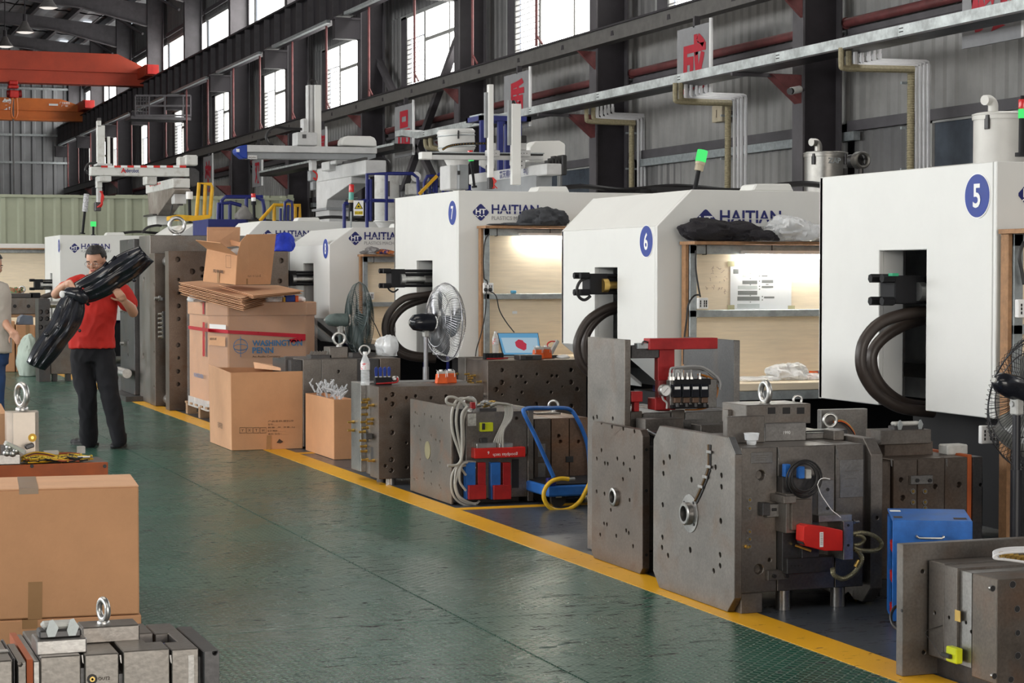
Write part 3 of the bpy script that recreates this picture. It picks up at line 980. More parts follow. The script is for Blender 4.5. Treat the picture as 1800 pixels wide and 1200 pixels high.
# ---- number 8
m8 = machine('white slant-edged molding machine with blue number 8', 5.6, P(579, 500, X=5.6).y, P(508, 500, X=5.6).y, 2.0, .70, cham=((.27, 1.81), (.38, 1.0)),
             slot=(P(551, 500, X=5.6).y, P(533, 500, X=5.6).y, fz(463, 5.6, 22)), num='8', disc_px=(573, 437), lx=fx(613.5, 21.0, 420), lz=fz(419, 6, 21.0))
ram(m8, 21.9, 505, 518, 560, 489, .085)
# ---- number 9, only its upper part shows over the cartons
m9 = machine('white slant-edged molding machine behind the cartons, its wordmark half hidden', 5.6, P(424, 500, X=5.6).y, P(380, 500, X=5.6).y - .2, fz(388, 5.9, 25.4), .7,
             cham=((.27, fz(425, 5.6, 25.4)), (.38, 1.0)), lx=fx(462, 25.4, 420), lz=fz(414, 6, 25.4), L=4)
box('blue_roof_box', DBLUE, fx(364, 27.6), fx(430, 27.6), 27.5, 28.6, 1.9, fz(386, 6.2, 27.6), m9)
# ---- tenth and eleventh
m10 = machine('white slant-edged molding machine peeking over the tall grey moulds', 5.6, P(310, 500, X=5.6).y, P(262, 500, X=5.6).y, fz(394, 5.9, 30.5), .7,
              cham=((.30, fz(416, 5.6, 30.5)), (.38, 1.0)), L=4)
m11 = machine('farthest white molding machine, wordmark behind the head of the man in red', 4.3, 33.2, 35.2, fz(413, 4.3, 33.2), .72,
              slot=(34.2, 34.5, 1.5), lx=fx(122.5, 33.2, 430), lz=fz(436, 4.6, 33.2), ls=1.05, L=4.2)
disc(m11, '11', 4.3, P(104, 432, X=4.3).y, P(104, 432, X=4.3).z)
ram(m11, 34.3, 60, 75, 100, 500, .09)
hose(m11, [(105, 516), (85, 519), (62, 530), (48, 550), (43, 572), (46, 590), (55, 602)], 34.2, .045)


# ================================================================== WORK TABLES against the machine sides
def worktable(label, Y0, X0, X1, zt, zm, zb, lit=None, bench=True):
    t = T('worktable', label, 'workbench', (X0, Y0 - .3, 0))
    yb = Y0 - .012
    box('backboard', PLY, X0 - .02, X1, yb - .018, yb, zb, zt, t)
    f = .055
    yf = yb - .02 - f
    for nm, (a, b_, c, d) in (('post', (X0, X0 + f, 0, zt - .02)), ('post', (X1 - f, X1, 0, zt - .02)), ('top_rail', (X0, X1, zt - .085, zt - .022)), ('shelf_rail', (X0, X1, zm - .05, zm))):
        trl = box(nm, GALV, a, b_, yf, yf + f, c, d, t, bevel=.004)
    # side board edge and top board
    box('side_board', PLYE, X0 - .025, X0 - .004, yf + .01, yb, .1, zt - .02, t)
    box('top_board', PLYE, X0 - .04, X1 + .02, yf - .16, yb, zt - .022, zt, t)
    for i in range(3):
        c = X0 + .12 + i * .5
        box('wire_tie', BLACK, c, c + .006, yf - .004, yf + f + .004, zt - .09, zt - .018, trl)
    if bench:
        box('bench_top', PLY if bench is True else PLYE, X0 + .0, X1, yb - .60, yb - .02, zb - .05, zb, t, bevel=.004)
        box('bench_rail', GALV, X0, X1, yb - .60, yb - .56, zb - .11, zb - .052, t)
        for x in (X0, X1 - .05): box('leg', GALV, x, x + .05, yb - .60, yb - .55, 0, zb - .05, t)
        box('end_rail', GALV, X0, X0 + .05, yb - .55, yb - .08, zb - .11, zb - .052, t)
    if lit:
        a, b_ = lit
        o = MB().cyl((a, yf - .02, zt - .10), (b_, yf - .02, zt - .10), .016, n=10).build('tube_lamp', emis('tube_glow', (1, .98, .90), 60.0), t)
        box('lamp_batten', PRW, a - .03, b_ + .03, yf - .04, yf, zt - .084, zt - .06, t)
    return t


def socket(px, py, Y, s, label):
    c = P(px, py, Y=Y)
    t = T('power_socket', label, 'socket', (c.x, Y, c.z - s / 2))
    box('faceplate', PRW, c.x - s / 2, c.x + s / 2, Y - .03, Y, c.z - s / 2, c.z + s / 2, t, bevel=.004)
    m = MB()
    for dx in (-.28, .1, .3):
        for dz in (-.22, .0, .2):
            m.box(c.x + dx * s - .004, c.x + dx * s + .004, Y - .032, Y - .029, c.z + dz * s - .008, c.z + dz * s + .006)
    m.build('socket_hole', BLACK, t, smooth=False)
    return c


t6 = worktable('lit worktable with a pinned chart on its backboard beside machine 6', 12.36, 5.79, 8.2, 1.715, 1.25, .775, lit=(6.2, 7.7))
t7 = worktable('brightly lit worktable holding a laptop beside machine 7', 16.60, 5.80, 7.7, 1.915, 1.32, .775, lit=(6.15, 7.3))
t8 = worktable('worktable with rags on top beside machine 8', 21.0, 5.95, 7.9, fz(447, 6, 20.9), fz(531, 6, 20.9), .79, lit=(6.6, 7.6))
t5 = worktable('worktable at the right edge beside machine 5', 8.34, 5.63, 7.4, fz(403, 5.7, 8.3), 1.25, .76)
t11 = worktable('dim worktable at the left edge beyond the farthest machine', 37.4, 2.2, 5.3, fz(436, 3.8, 37.4), fz(536, 3.8, 37.4), .55, bench=True)
# pale canopy and body of the machine at the far left edge
cm = T('machine_canopy', 'white machine body over the dim worktable at the left edge', 'machine', (3.8, 38.5, 0))
box('side_panel', WHITE, 2.0, 5.4, 37.45, 39.5, .7, fz(428, 3.8, 37.4), cm, bevel=.02)
box('base_frame', DARKP, 2.2, 5.3, 37.5, 39.4, 0, .7, cm)

socket(857, 506, 16.50, .09, 'white wall socket with two black plugs above the laptop')
socket(1233, 533, 12.27, .075, 'white wall socket beside the pinned chart')
socket(1797, 542, 8.25, .09, 'white wall socket at the right edge above the big fan')
socket(650, 520, 20.9, .08, 'small white socket on the worktable beside machine 8')
socket(1733, 763, 8.47, .09, 'pale socket low down behind the right edge fan')
pg = T('power_plugs', 'pair of black plugs in the socket above the laptop', 'plug', P(860, 508, Y=16.45))
for px in (854, 862):
    c = P(px, 509, Y=16.46)
    MB().ball(c, (.018, .022, .018), 12, 8).build('plug', BLACK, pg)


def cable(label, pts, r, m=None, cat='cable', name='power_cable', group=None):
    o = MB().tube(spline(pts), r, 6).build(name, m or BLACK)
    return tag(o, label, cat, group)


cable('black cord running from the socket down to the laptop', [P(862, 512, Y=16.44), P(872, 520, Y=16.43), P(878, 545, Y=16.42), P(890, 566, Y=16.4), P(904, 584, Y=16.35)], .005)
cable('black cord hanging from the left plug to the floor beside machine 7', [P(855, 512, Y=16.44), P(853, 550, Y=16.4), P(846, 585, Y=16.3), P(838, 612, Y=16.2), P(836, 626, Y=16.1)], .005)
cable('black cord from the table 7 lamp down to its socket', [P(860, 411, Y=16.47), P(853, 422, Y=16.47), P(850, 450, Y=16.47), P(851, 487, Y=16.47), P(856, 493, Y=16.47), P(857, 500, Y=16.47)], .006)
cable('thin black cord from the table 6 rail down to its socket', [P(1223, 440, Y=12.25), P(1223, 470, Y=12.25), P(1227, 500, Y=12.24), P(1231, 522, Y=12.23)], .006)
cable('black cord looping from the chart socket down past the bench', [P(1230, 518, Y=12.22), P(1220, 520, Y=12.2), P(1210, 535, Y=12.2), P(1207, 560, Y=12.2), P(1203, 595, Y=12.2), P(1202, 640, Y=12.2)], .0065)
cable('grey cord curling down to the bench of machine 8', [P(649, 532, Y=20.84), P(652, 555, Y=20.8), P(660, 572, Y=20.75), P(668, 590, Y=20.7), P(671, 600, Y=20.6)], .005)
cable('short black cord at the top of the right edge worktable', [P(1800, 425, Y=8.2), P(1794, 440, Y=8.2), P(1792, 455, Y=8.2), P(1796, 475, Y=8.2), P(1800, 500, Y=8.2)], .009)

# ---- the chart and small papers
ch = T('pinned_chart', 'white process chart taped to the backboard beside machine 6', 'poster', P(1336, 540, Y=12.325))
PAP = mat('white_paper', (.80, .82, .84), rough=.6, var=.02)
YC = 12.322
a = P(1284, 466, Y=YC); b_ = P(1391, 545, Y=YC)
box('sheet', PAP, a.x, b_.x, YC, YC + .003, b_.z, a.z, ch)
GR1 = mat('chart_grey', (.20, .21, .21)); GR2 = mat('chart_pale_grey', (.52, .56, .56))
for (x0, y0, x1, y1, mm) in ((1289, 473, 1298, 481, GR1), (1307, 473, 1324, 479, GR2), (1305, 483, 1331, 487, GR2), (1305, 493, 1331, 499, GR1), (1297, 502, 1331, 508, GR2), (1297, 511, 1331, 518, GR1),
                             (1296, 521, 1335, 528, GR1), (1296, 534, 1335, 541, GR2), (1339, 483.5, 1349, 486, GR1), (1339, 492, 1359, 497, GR1), (1339, 502.5, 1359, 505.5, GR1), (1343, 521, 1361, 524, GR1), (1346, 499, 1351, 500.5, GR1),
                             (1333, 474, 1345, 476, GR2), (1314, 469, 1330, 470.5, GR1), (1334, 484, 1336, 486, GR1), (1334, 493, 1336, 495, GR1), (1334, 502, 1336, 504, GR1), (1334, 507, 1336, 509, GR1), (1339, 520, 1341, 522, GR1), (1339, 526, 1341, 528, GR1), (1318, 480, 1320, 481.5, GR1), (1318, 489, 1320, 490.5, GR1), (1318, 499.5, 1320, 501, GR1), (1318, 518.5, 1320, 520, GR1), (1318, 530, 1320, 531.5, GR1)):
    a = P(x0, y0, Y=YC); b_ = P(x1, y1, Y=YC)
    box('chart_box', mm, a.x, b_.x, YC - .001, YC - .0004, b_.z, a.z, ch)
tp = mat('yellowed_tape', (.62, .58, .36), rough=.3, alpha=.7)
for (x, y) in ((1284, 463), (1385, 463), (1284, 540), (1390, 541)):
    a = P(x - 5, y - 4, Y=YC - .002); b_ = P(x + 7, y + 5, Y=YC - .002)
    box('tape_corner', tp, a.x, b_.x, YC - .003, YC - .002, b_.z, a.z, ch)
scr = MB()
random.seed(3)
for i in range(26):
    c = P(1240 + random.random() * 38, 470 + random.random() * 44, Y=YC + .004)
    d = V((random.uniform(-.02, .02), 0, random.uniform(-.02, .02)))
    scr.tube([c, c + d * .6 + V((.004, 0, .003)), c + d], .0012, 4)
tag(scr.build('pencil_scribble', mat('pencil', (.30, .17, .14)), smooth=False), 'brown handwritten scribble on the wood left of the chart', 'writing')
a = P(905, 549, Y=16.566)
tag(box('paper_tag', PAP, a.x - .025, a.x + .02, 16.560, 16.563, a.z - .012, a.z + .012), 'small white paper slip stuck on the backboard behind the laptop', 'paper')

# ---- laptop
lp = T('laptop', 'open laptop with a red part drawn on its light blue screen', 'laptop', P(912, 624, Y=16.1))
q = [P(874, 585, Y=16.38), P(946, 585, Y=16.38), P(952, 624, Y=16.2), P(884, 624, Y=16.2)]
n_ = V((0, -.9, .35)).normalized()
MB().prism(q, -n_ * .012).build('lid', DARKP, lp, smooth=False)
def inq(u, v, e=.002): return q[0].lerp(q[1], u).lerp(q[3].lerp(q[2], u), v) + n_ * e
MB().quad(inq(.015, .02), inq(.985, .02), inq(.985, .98), inq(.015, .98)).build('screen', emis('screen_blue', (.16, .42, .68), .85), lp, smooth=False)
MB().quad(inq(.06, .22, .003), inq(.95, .22, .003), inq(.93, .9, .003), inq(.08, .9, .003)).build('drawing_window', emis('screen_pale', (.45, .62, .74), .9), lp, smooth=False)
MB().add([inq(u, v, .004) for u, v in ((.38, .42), (.48, .30), (.58, .34), (.60, .42), (.66, .50), (.63, .74), (.56, .80), (.42, .68), (.38, .6))], [tuple(range(9))]).build('red_model', emis('screen_red', (.62, .06, .10), .8), lp, smooth=False)
MB().prism([(P(x, 624, Y=y_).x, y_, .777) for x, y_ in ((884, 16.2), (952, 16.2), (955, 16.02), (882, 16.02))], (0, 0, .012)).build('keyboard_base', DARKP, lp, smooth=False)


# ================================================================== CLOTHS and bags heaped on the table tops
def heap(name, m, c, r, seed, fold=.35, freq=5.0, res=40, flat=True, parent=None):
    mb = MB().ball((0, 0, 0), 1.0, res * 2, res)
    rr = random.Random(seed)
    off = V((rr.random() * 50, rr.random() * 50, rr.random() * 50))
    for p in mb.v:
        q_ = V((p.x * r[0], p.y * r[1], p.z * r[2]))
        n1 = noise.noise(q_ * freq + off)
        n2 = 1 - abs(noise.noise(q_ * freq * 2.3 + off + V((n1 * 2, 0, n1)))) * 2
        n3 = 1 - abs(noise.noise(q_ * freq * 5.5 + off)) * 2
        k = 1 + fold * (n1 * 1.0 + n2 * .32 + n3 * .12 - .25)
        p.x *= r[0] * k; p.y *= r[1] * k; p.z *= r[2] * k
        if flat and p.z < -r[2] * .55: p.z = -r[2] * .55 + (p.z + r[2] * .55) * .08
        p += V(c) + V((0, 0, r[2] * .58))
    return mb.build(name, m, parent)


CLOB = mat('black_cloth', (0.016, 0.014, 0.018), rough=.85, var=.3, bump=.5, bscale=120)
CLOG = mat('charcoal_cloth', (0.055, 0.058, 0.066), rough=.85, var=.3, bump=.5, bscale=120)
CLOBL = mat('blue_cloth', (0.012, 0.035, 0.42), rough=.7, var=.3)
c = P(956, 402, Y=16.42)
tag(heap('jacket', CLOG, (c.x, 16.42, 1.917), (.20, .12, .10), 4, .5, 7), 'charcoal jacket bundled on the shelf above the laptop', 'clothing')
c = P(905, 404, Y=16.42)
tag(heap('flat_rag', CLOG, (c.x, 16.42, 1.916), (.22, .10, .016), 5, .5, 7), 'thin dark rag lying left of the charcoal jacket', 'cloth')
c = P(1274, 424, Y=12.2)
tag(heap('black_jacket', CLOB, (c.x, 12.2, 1.717), (.29, .13, .085), 8, .55, 6), 'black jacket heaped on the shelf above the chart', 'clothing')
c = P(1315, 424, Y=12.12)
tag(heap('black_sleeve', CLOB, (c.x + .06, 12.10, 1.715), (.16, .07, .05), 18, .5, 8), 'black sleeve hanging out of the heap next to the clear bag', 'clothing')
c = P(1392, 426, Y=12.2)
tag(heap('plastic_bag', FILM2, (c.x - .02, 12.2, 1.717), (.20, .15, .105), 11, .55, 7), 'crumpled white plastic bag on the shelf above the chart', 'bag')
c = P(1440, 424, Y=12.25)
tag(heap('foam_bag', mat('white_foam', (.8, .8, .82), rough=.6), (c.x - .02, 12.25, 1.717), (.17, .12, .05), 13, .35, 7), 'flat white foam bag lying right of the crumpled bag', 'bag')
c = P(1385, 672, Y=12.0)
tag(heap('bag_of_parts', FILM2, (c.x + .02, 12.05, .776), (.15, .12, .06), 21, .6, 8), 'clear bag lying on the pale bench under the chart', 'bag')
c = P(1325, 672, Y=12.0)
tag(heap('film_scrap', FILM2, (c.x + .02, 12.0, .776), (.13, .1, .022), 22, .6, 8), 'flat scrap of clear film at the left end of the pale bench', 'film')
tag(heap('film_strip', FILM2, (c.x + .42, 12.05, .776), (.13, .1, .028), 23, .6, 8), 'crumpled film strip at the right end of the pale bench', 'film')
bt = T('bolt_box', 'small box orange on one end and navy on the other on the pale bench', 'box', P(1437, 660, Y=12.15))
a = P(1427, 662, Y=12.15)
box('orange_end', ORANGE, a.x, a.x + .032, 12.12, 12.2, .776, .826, bt); box('navy_end', DBLUE, a.x + .032, a.x + .085, 12.12, 12.2, .776, .826, bt)
c = P(655, 446, Y=20.75)
tag(heap('glove_pile', mat('grey_gloves', (.25, .24, .24), rough=.85, var=.5), (c.x, 20.8, fz(447, 6, 20.9) + .002), (.12, .08, .045), 31, .6, 12), 'grey work gloves piled on the shelf beside machine 8', 'gloves')
c = P(681, 446, Y=20.75)
tag(heap('coloured_rag', mat('striped_rag', (.65, .20, .03), c2=(.05, .03, .12), rough=.8, scale=22, soft=(.45, .55)), (c.x, 20.8, fz(447, 6, 20.9) + .002), (.12, .08, .032), 33, .6, 12), 'orange and navy rags right of the grey gloves', 'cloth')
c = P(903, 514, Y=16.45)
tag(box('blue_eraser', mat('pale_blue_rubber', (.10, .38, .62)), c.x - .0, c.x + .045, 16.50, 16.54, 1.321, 1.348, bevel=.006), 'small light blue box on the middle rail above the laptop', 'box')


# ================================================================== BEACONS
def beacon(px0, py0, px1, py1, Y, seglist, label, lean=True, r=.03, name='signal_beacon', poler=.02):
    """pole from (px0,py0) up to (px1,py1); seglist: (height, radius, material, part)"""
    a = P(px0, py0, Y=Y); b_ = P(px1, py1, Y=Y)
    t = T(name, label, 'signal light', a)
    ax = (b_ - a).normalized()
    MB().cyl(a, b_, poler, n=12).cyl(a, a + ax * .02, poler * 2, n=12).build('pole', DARKP, t)
    p = b_
    for (h, rr, m_, nm) in seglist:
        MB().lathe(p, [(rr * .96, 0), (rr, h * .1), (rr, h * .9), (rr * .94, h)], ax, 20).build(nm, m_, t)
        p = p + ax * h
    return t


GRN = emis('green_lamp', (0.10, 0.95, 0.22), 1.15)
REDL = mat('red_lamp_cap', (.55, .02, .02), rough=.2)
CREAM = mat('cream_plastic', (.42, .36, .26), rough=.5)
beacon(1219, 345, 1228, 300, 12.9, [(.045, .032, CREAM, 'lamp_base'), (.02, .036, CREAM, 'collar'), (.085, .038, GRN, 'green_lens')], 'big green beacon on a leaning black pole above machine 6', poler=.016)
beacon(834, 330, 830, 296, 17.9, [(.07, .018, DARKP, 'lamp_base'), (.052, .026, GRN, 'green_lens'), (.05, .026, REDL, 'red_lens')], 'red and green beacon on machine 7 in front of the twin-arm robot', poler=.013)
beacon(164, 414, 164, 398, 34, [(.085, .048, GRN, 'green_lens')], 'small square green beacon on the farthest white machine', poler=.018)
beacon(1796, 275, 1797, 208, 9.0, [(.05, .022, GRN, 'green_lens'), (.05, .022, REDL, 'red_lens'), (.02, .012, DARKP, 'cap')], 'red and green beacon at the right edge of the picture', poler=.018)
beacon(334, 392, 333, 350, 31.5, [(.12, .055, PRW, 'clear_lens')], 'unlit white capped beacon beside the yellow rail', poler=.025)
beacon(447, 385, 446, 360, 26.5, [(.05, .035, DARKP, 'lamp_base'), (.05, .03, PRW, 'white_lens'), (.055, .03, REDL, 'red_lens')], 'red and white beacon above the cartons', poler=.02)
beacon(616, 388, 617, 356, 22.3, [(.03, .034, CREAM, 'collar'), (.09, .03, mat('dull_green_lens', (.10, .35, .30), rough=.3), 'green_lens'), (.09, .03, REDL, 'red_lens')], 'unlit red and teal beacon beside the yellow warning sign', poler=.025)
t = beacon(145, 411, 149, 372, 34, [(.30, .045, mat('wrapped_grey', (.4, .4, .42), var=.5, scale=30), 'wrapped_lens')], 'grey cloth-wrapped beacon leaning beside the small green one', poler=.022)

# yellow warning sign
ws = T('warning_sign', 'white and yellow warning triangle sign standing on machine 8', 'sign', P(631, 388, Y=21.9))
Y = 21.88
a = P(622, 352, Y=Y); b_ = P(639, 379, Y=Y)
box('sign_board', PRW, a.x, b_.x, Y, Y + .01, b_.z, a.z, ws)
YS = mat('sign_yellow', (.72, .55, .02), rough=.4)
MB().prism([P(630.5, 354, Y=Y - .002), P(638, 367, Y=Y - .002), P(623, 367, Y=Y - .002)], (0, .001, 0)).build('triangle_border', BLACK, ws, smooth=False)
MB().prism([P(630.5, 356.5, Y=Y - .004), P(636, 366, Y=Y - .004), P(625, 366, Y=Y - .004)], (0, .001, 0)).build('triangle', YS, ws, smooth=False)
MB().prism([P(630, 360, Y=Y - .006), P(633, 364, Y=Y - .006), P(628, 364.5, Y=Y - .006)], (0, .001, 0)).build('pictogram', BLACK, ws, smooth=False)
a = P(623.5, 371, Y=Y - .002); b_ = P(637.5, 377, Y=Y - .002)
box('caption_strip', YS, a.x, b_.x, Y - .003, Y - .002, b_.z, a.z, ws)
text('当心夹手', P(630.5, 374, Y=Y - .005), NX, NZ, .022, BLACK, ws, center=True)
box('sign_post', GALV, P(615.5, 0, Y=Y).x, P(618, 0, Y=Y).x, Y + .012, Y + .03, 2.0, 2.2, ws)
# ================================================================== OVERHEAD CRANES
def ext(px, py, k): return (px - k, py + (py - 480) * k / (10433 - px))


def crane(label, Y, top, bot, lip, mcol, endbox, name='bridge_crane'):
    (tx, ty), (ex, ey) = top
    (bx, by) = bot
    c = P(ex, ey, Y=Y)
    t = T(name, label, 'crane', (c.x - 3, Y, c.z))
    tl_ = ext(tx, ty, tx + 650); bl = ext(bx, by, bx + 650); ll = ext(bx, lip, bx + 650)
    MB().prism([P(*tl_, Y=Y), P(tx, ty, Y=Y), P(ex, ey, Y=Y), P(ex, lip, Y=Y), P(bx, lip, Y=Y), P(*ll, Y=Y)], (0, .55, 0)).build('main_girder', mcol, t, smooth=False, bevel=.01)
    q = [P(*ll, Y=Y), P(ex - 4, lip, Y=Y), P(ex - 4, by - 1, Y=Y), P(*bl, Y=Y)]
    MB().prism([p + V((0, .08, 0)) for p in q], (0, .38, 0)).build('lower_web', mcol, t, smooth=False)
    z = q[3].z
    MB().prism([p + V((0, -.06, 0)) for p in (q[3] + V((0, 0, .03)), q[2] + V((0, 0, .03)), q[2] - V((0, 0, .04)), q[3] - V((0, 0, .04)))], (0, .68, 0)).build('lower_flange', mcol, t, smooth=False)
    MB().prism([p + V((0, -.05, 0)) for p in (P(*ext(bx, lip - 1, bx + 650), Y=Y), P(ex - 6, lip - 1, Y=Y), P(ex - 6, lip + .6, Y=Y), P(*ext(bx, lip + .6, bx + 650), Y=Y))], (0, .66, 0)).build('flange_lip', mcol, t, smooth=False)
    (x0, y0, x1, y1) = endbox
    a = P(x0, y0, Y=Y - .8); b_ = P(x1, y1, Y=Y - .8)
    box('end_carriage', RDCR, 12.35, 12.85, Y - 1.6, Y + 2.1, 8.58, 8.98, t, bevel=.02)
    box('buffer_block', REDB, 12.40, 12.80, Y - 1.85, Y - 1.6, 8.62, 8.95, t)
    return t


c1 = crane('red overhead crane girder spanning the hall at the upper left', 73.4, ((207, 95), (265, 124)), (250, 151), 129, RDCR, (265, 122, 286, 145))
c2 = crane('orange overhead crane girder behind and below the red one', 89.0, ((107, 174), (152, 190)), (140, 213), 196, ORCR, (160, 186, 170, 202))
Y = 88.95
text('第', P(14, 183, Y=Y), NX, NZ, .50, PRW, c2, bold=.03, center=True)
text('广东起重机', P(114, 181, Y=Y), NX, NZ, .11, PRW, c2, width=.45, bold=.01, center=True)
text('厂家', P(114, 186, Y=Y), NX, NZ, .08, PRW, c2, width=.3, bold=.01, center=True)
a = P(86, 182, Y=Y); b_ = P(102, 186, Y=Y)
box('maker_plate', PRW, a.x, b_.x, Y - .01, Y, b_.z, a.z, c2)
Y = 73.3
t = T('chain_hoist', 'red chain hoist hanging from the red crane girder', 'hoist', P(24, 172, Y=Y))
def pbox(nm, m_, x0, y0, x1, y1, Y, d, par, bevel=0.0, **k):
    a = P(x0, y0, Y=Y); b_ = P(x1, y1, Y=Y)
    return box(nm, m_, a.x, b_.x, Y, Y + d, min(a.z, b_.z), max(a.z, b_.z), par, bevel, **k)
pbox('trolley', REDB, 15, 149, 33, 155, Y, .5, t, .02)
pbox('trolley_motor', REDB, 16, 141, 32, 149, Y - .1, .5, t, .03)
pbox('hoist_body', REDB, 17, 158, 33, 172, Y, .4, t, .03)
a = P(12, 165, Y=Y + .2); b_ = P(38, 165, Y=Y + .2)
MB().cyl(a, b_, .13, n=16).build('motor_drum', mat('dark_red', (.2, .01, .01)), t)
box('hanger', STD, P(22, 0, Y=Y).x, P(26, 0, Y=Y).x, Y + .15, Y + .25, P(0, 158, Y=Y).z, P(0, 155, Y=Y).z, t)
m_ = MB()
z1, z0 = P(24, 172, Y=Y).z, P(24, 342, Y=Y).z
xx = P(24, 172, Y=Y).x
m_.cyl((xx, Y + .2, z0), (xx, Y + .2, z1), .03, n=6)
m_.build('load_chain', STD, t)
MB().tube(spline([P(22, 172, Y=Y), P(20, 190, Y=Y), P(21, 204, Y=Y), P(26, 208, Y=Y), P(30, 200, Y=Y), P(30, 185, Y=Y), P(29, 172, Y=Y)]), .035, 6).build('slack_chain', ORCR, t)

# maintenance cage hanging on the girder
t = T('service_cage', 'grey wire service platform under the crane girder', 'platform', P(290, 205, X=12.0))
Y = 66.5
m_ = MB()
for y in (168, 186, 203): m_.bar(P(238, y, Y=Y), P(335, y, Y=Y), .06, .06)
for x in (238, 262, 290, 322, 335): m_.bar(P(x, 168, Y=Y), P(x, 205, Y=Y), .05, .05)
for x in range(242, 262, 5): m_.bar(P(x, 168, Y=Y), P(x, 203, Y=Y), .02, .02)
for y in (173, 178, 190, 196): m_.bar(P(238, y, Y=Y), P(262, y, Y=Y), .02, .02)
m_.build('guard_rail', STRUC2, t, smooth=False)
a = P(230, 206, Y=Y); b_ = P(336, 203, Y=Y)
box('deck', STRUC2, a.x, b_.x, Y, Y + 1.2, a.z - .05, a.z + .05, t)

# ================================================================== CABLE TRAY, PIPE DROPS, BANNERS
TRAY = mat('bright_galvanised_tray', (0.62, 0.66, 0.66), rough=.36, metal=.35, var=.28, scale=5, stretch=(1, 1, 1))
t = T('cable_tray', 'long bright galvanised cable tray running in front of the columns', 'cable tray', (12.25, 22, 4.2))
tz = 4.335
y = 5.0
while y < 38.4:
    y2 = min(y + 3.0, 38.4)
    tl_ = MB().prism([(12.05, y, tz - .125), (12.05, y, tz), (12.07, y, tz), (12.07, y, tz - .105), (12.43, y, tz - .105), (12.43, y, tz), (12.45, y, tz), (12.45, y, tz - .125)], (0, y2 - y - .006, 0)).build('tray_length', TRAY, t, smooth=False)
    box('tray_underside', STD, 12.055, 12.445, y, y2 - .01, tz - .145, tz - .1255, t)
    MB().box(12.042, 12.05, y - .12, y - .04, tz - .045, tz - .035).box(12.042, 12.05, y - .12, y - .04, tz - .085, tz - .075).build('joint_mark', BLACK, tl_, smooth=False)
    y += 3.0
MB().prism([(12.05, 38.4, tz), (12.05, 39.4, tz + .12), (12.05, 39.9, tz + .12), (12.05, 39.9, tz), (12.05, 39.4, tz - .0), (12.05, 38.4, tz - .125)], (.4, 0, 0)).build('tray_bend', TRAY, t, smooth=False)
t2 = T('cable_tray', 'lower rusty cable tray section far behind the blue frame', 'cable tray', (12.25, 45, 3.5))
zz = fz(255, 12.05, fy(680, 12.05))
box('tray_length', STD, 12.05, 12.45, 39.95, 52.4, zz - .12, zz, t2)
box('tray_edge', TRAY, 12.03, 12.05, 39.95, 52.4, zz - .03, zz + .02, t2)
for yy in COLY:
    if 40 < yy < 53: box('support_arm', STRUC2, 12.0, CX, yy + .1, yy + .15, zz - .17, zz - .12, t2)
for i, yy in enumerate(COLY):
    if 5 < yy < 38: box('support_arm', STRUC2, 12.0, CX, yy + .12, yy + .17, tz - .19, tz - .14, t)
BEIGE = mat('yellowed_hose', (.30, .26, .16), rough=.6, var=.2, scale=30)
PVC = mat('white_pvc_pipe', (.72, .72, .74), rough=.4, var=.06)


def drops(Y, tops, ytop, ycor, rise, rack, ybot, label):
    """pipes coming down out of the tray, across to the wall and down the wall"""
    t = T('pipe_drop', label, 'pipes', P(rack[0], ybot, Y=Y))
    n = len(rack)
    m = len(tops)
    for i, px in enumerate(tops):
        mm = BEIGE if i < 2 else PVC
        j = i - (m - n)
        yy = Y + .05 * i
        yc = ycor + (m - 1 - i) * -.0 + (m - 1 - i) * 2.2
        if j < 0:
            MB().tube(spline([P(px, ytop, Y=yy), P(px, yc - 6, Y=yy), P(px + 4, yc, Y=yy), P(px + 30, yc + rise, Y=yy), P(rack[0] - 6, yc + rise + 2, Y=yy)], 4), .038 if mm is BEIGE else .03, 8).build('pipe', mm, t)
            continue
        rx = rack[j]
        pts = [P(px, ytop, Y=yy), P(px, yc - 5, Y=yy), P(px + 1.5, yc - 1, Y=yy), P(px + 6, yc, Y=yy), P(rx - 5, yc + rise, Y=yy), P(rx - 1, yc + rise + 1.5, Y=yy), P(rx, yc + rise + 6, Y=yy), P(rx, ybot, Y=yy)]
        MB().tube(pts, .0235, 8).build('pipe', mm, t)
        MB().cyl(P(px, yc - 12, Y=yy), P(px, yc - 4, Y=yy), .03, n=8).build('elbow', mm, t)
    # ribbed beige hose at the left of the rack
    px = rack[0] - 12
    yy = Y + .1
    a = P(px, ycor + rise + 12, Y=yy); b_ = P(px, ybot, Y=yy)
    pr = []
    k = int((a.z - b_.z) / .03)
    for q_ in range(k): pr += [(.042, .03 * q_), (.048, .03 * q_ + .015)]
    MB().lathe(b_, pr, n=10).build('ribbed_hose', BEIGE, t)
    for zf_ in (.12, .5, .85):
        z = a.z * (1 - zf_) + b_.z * zf_
        box('pipe_clamp', GALV, b_.x - .02, P(rack[-1] + 2, 0, Y=yy).x, Y + .28, Y + .31, z, z + .03, t)
    return t


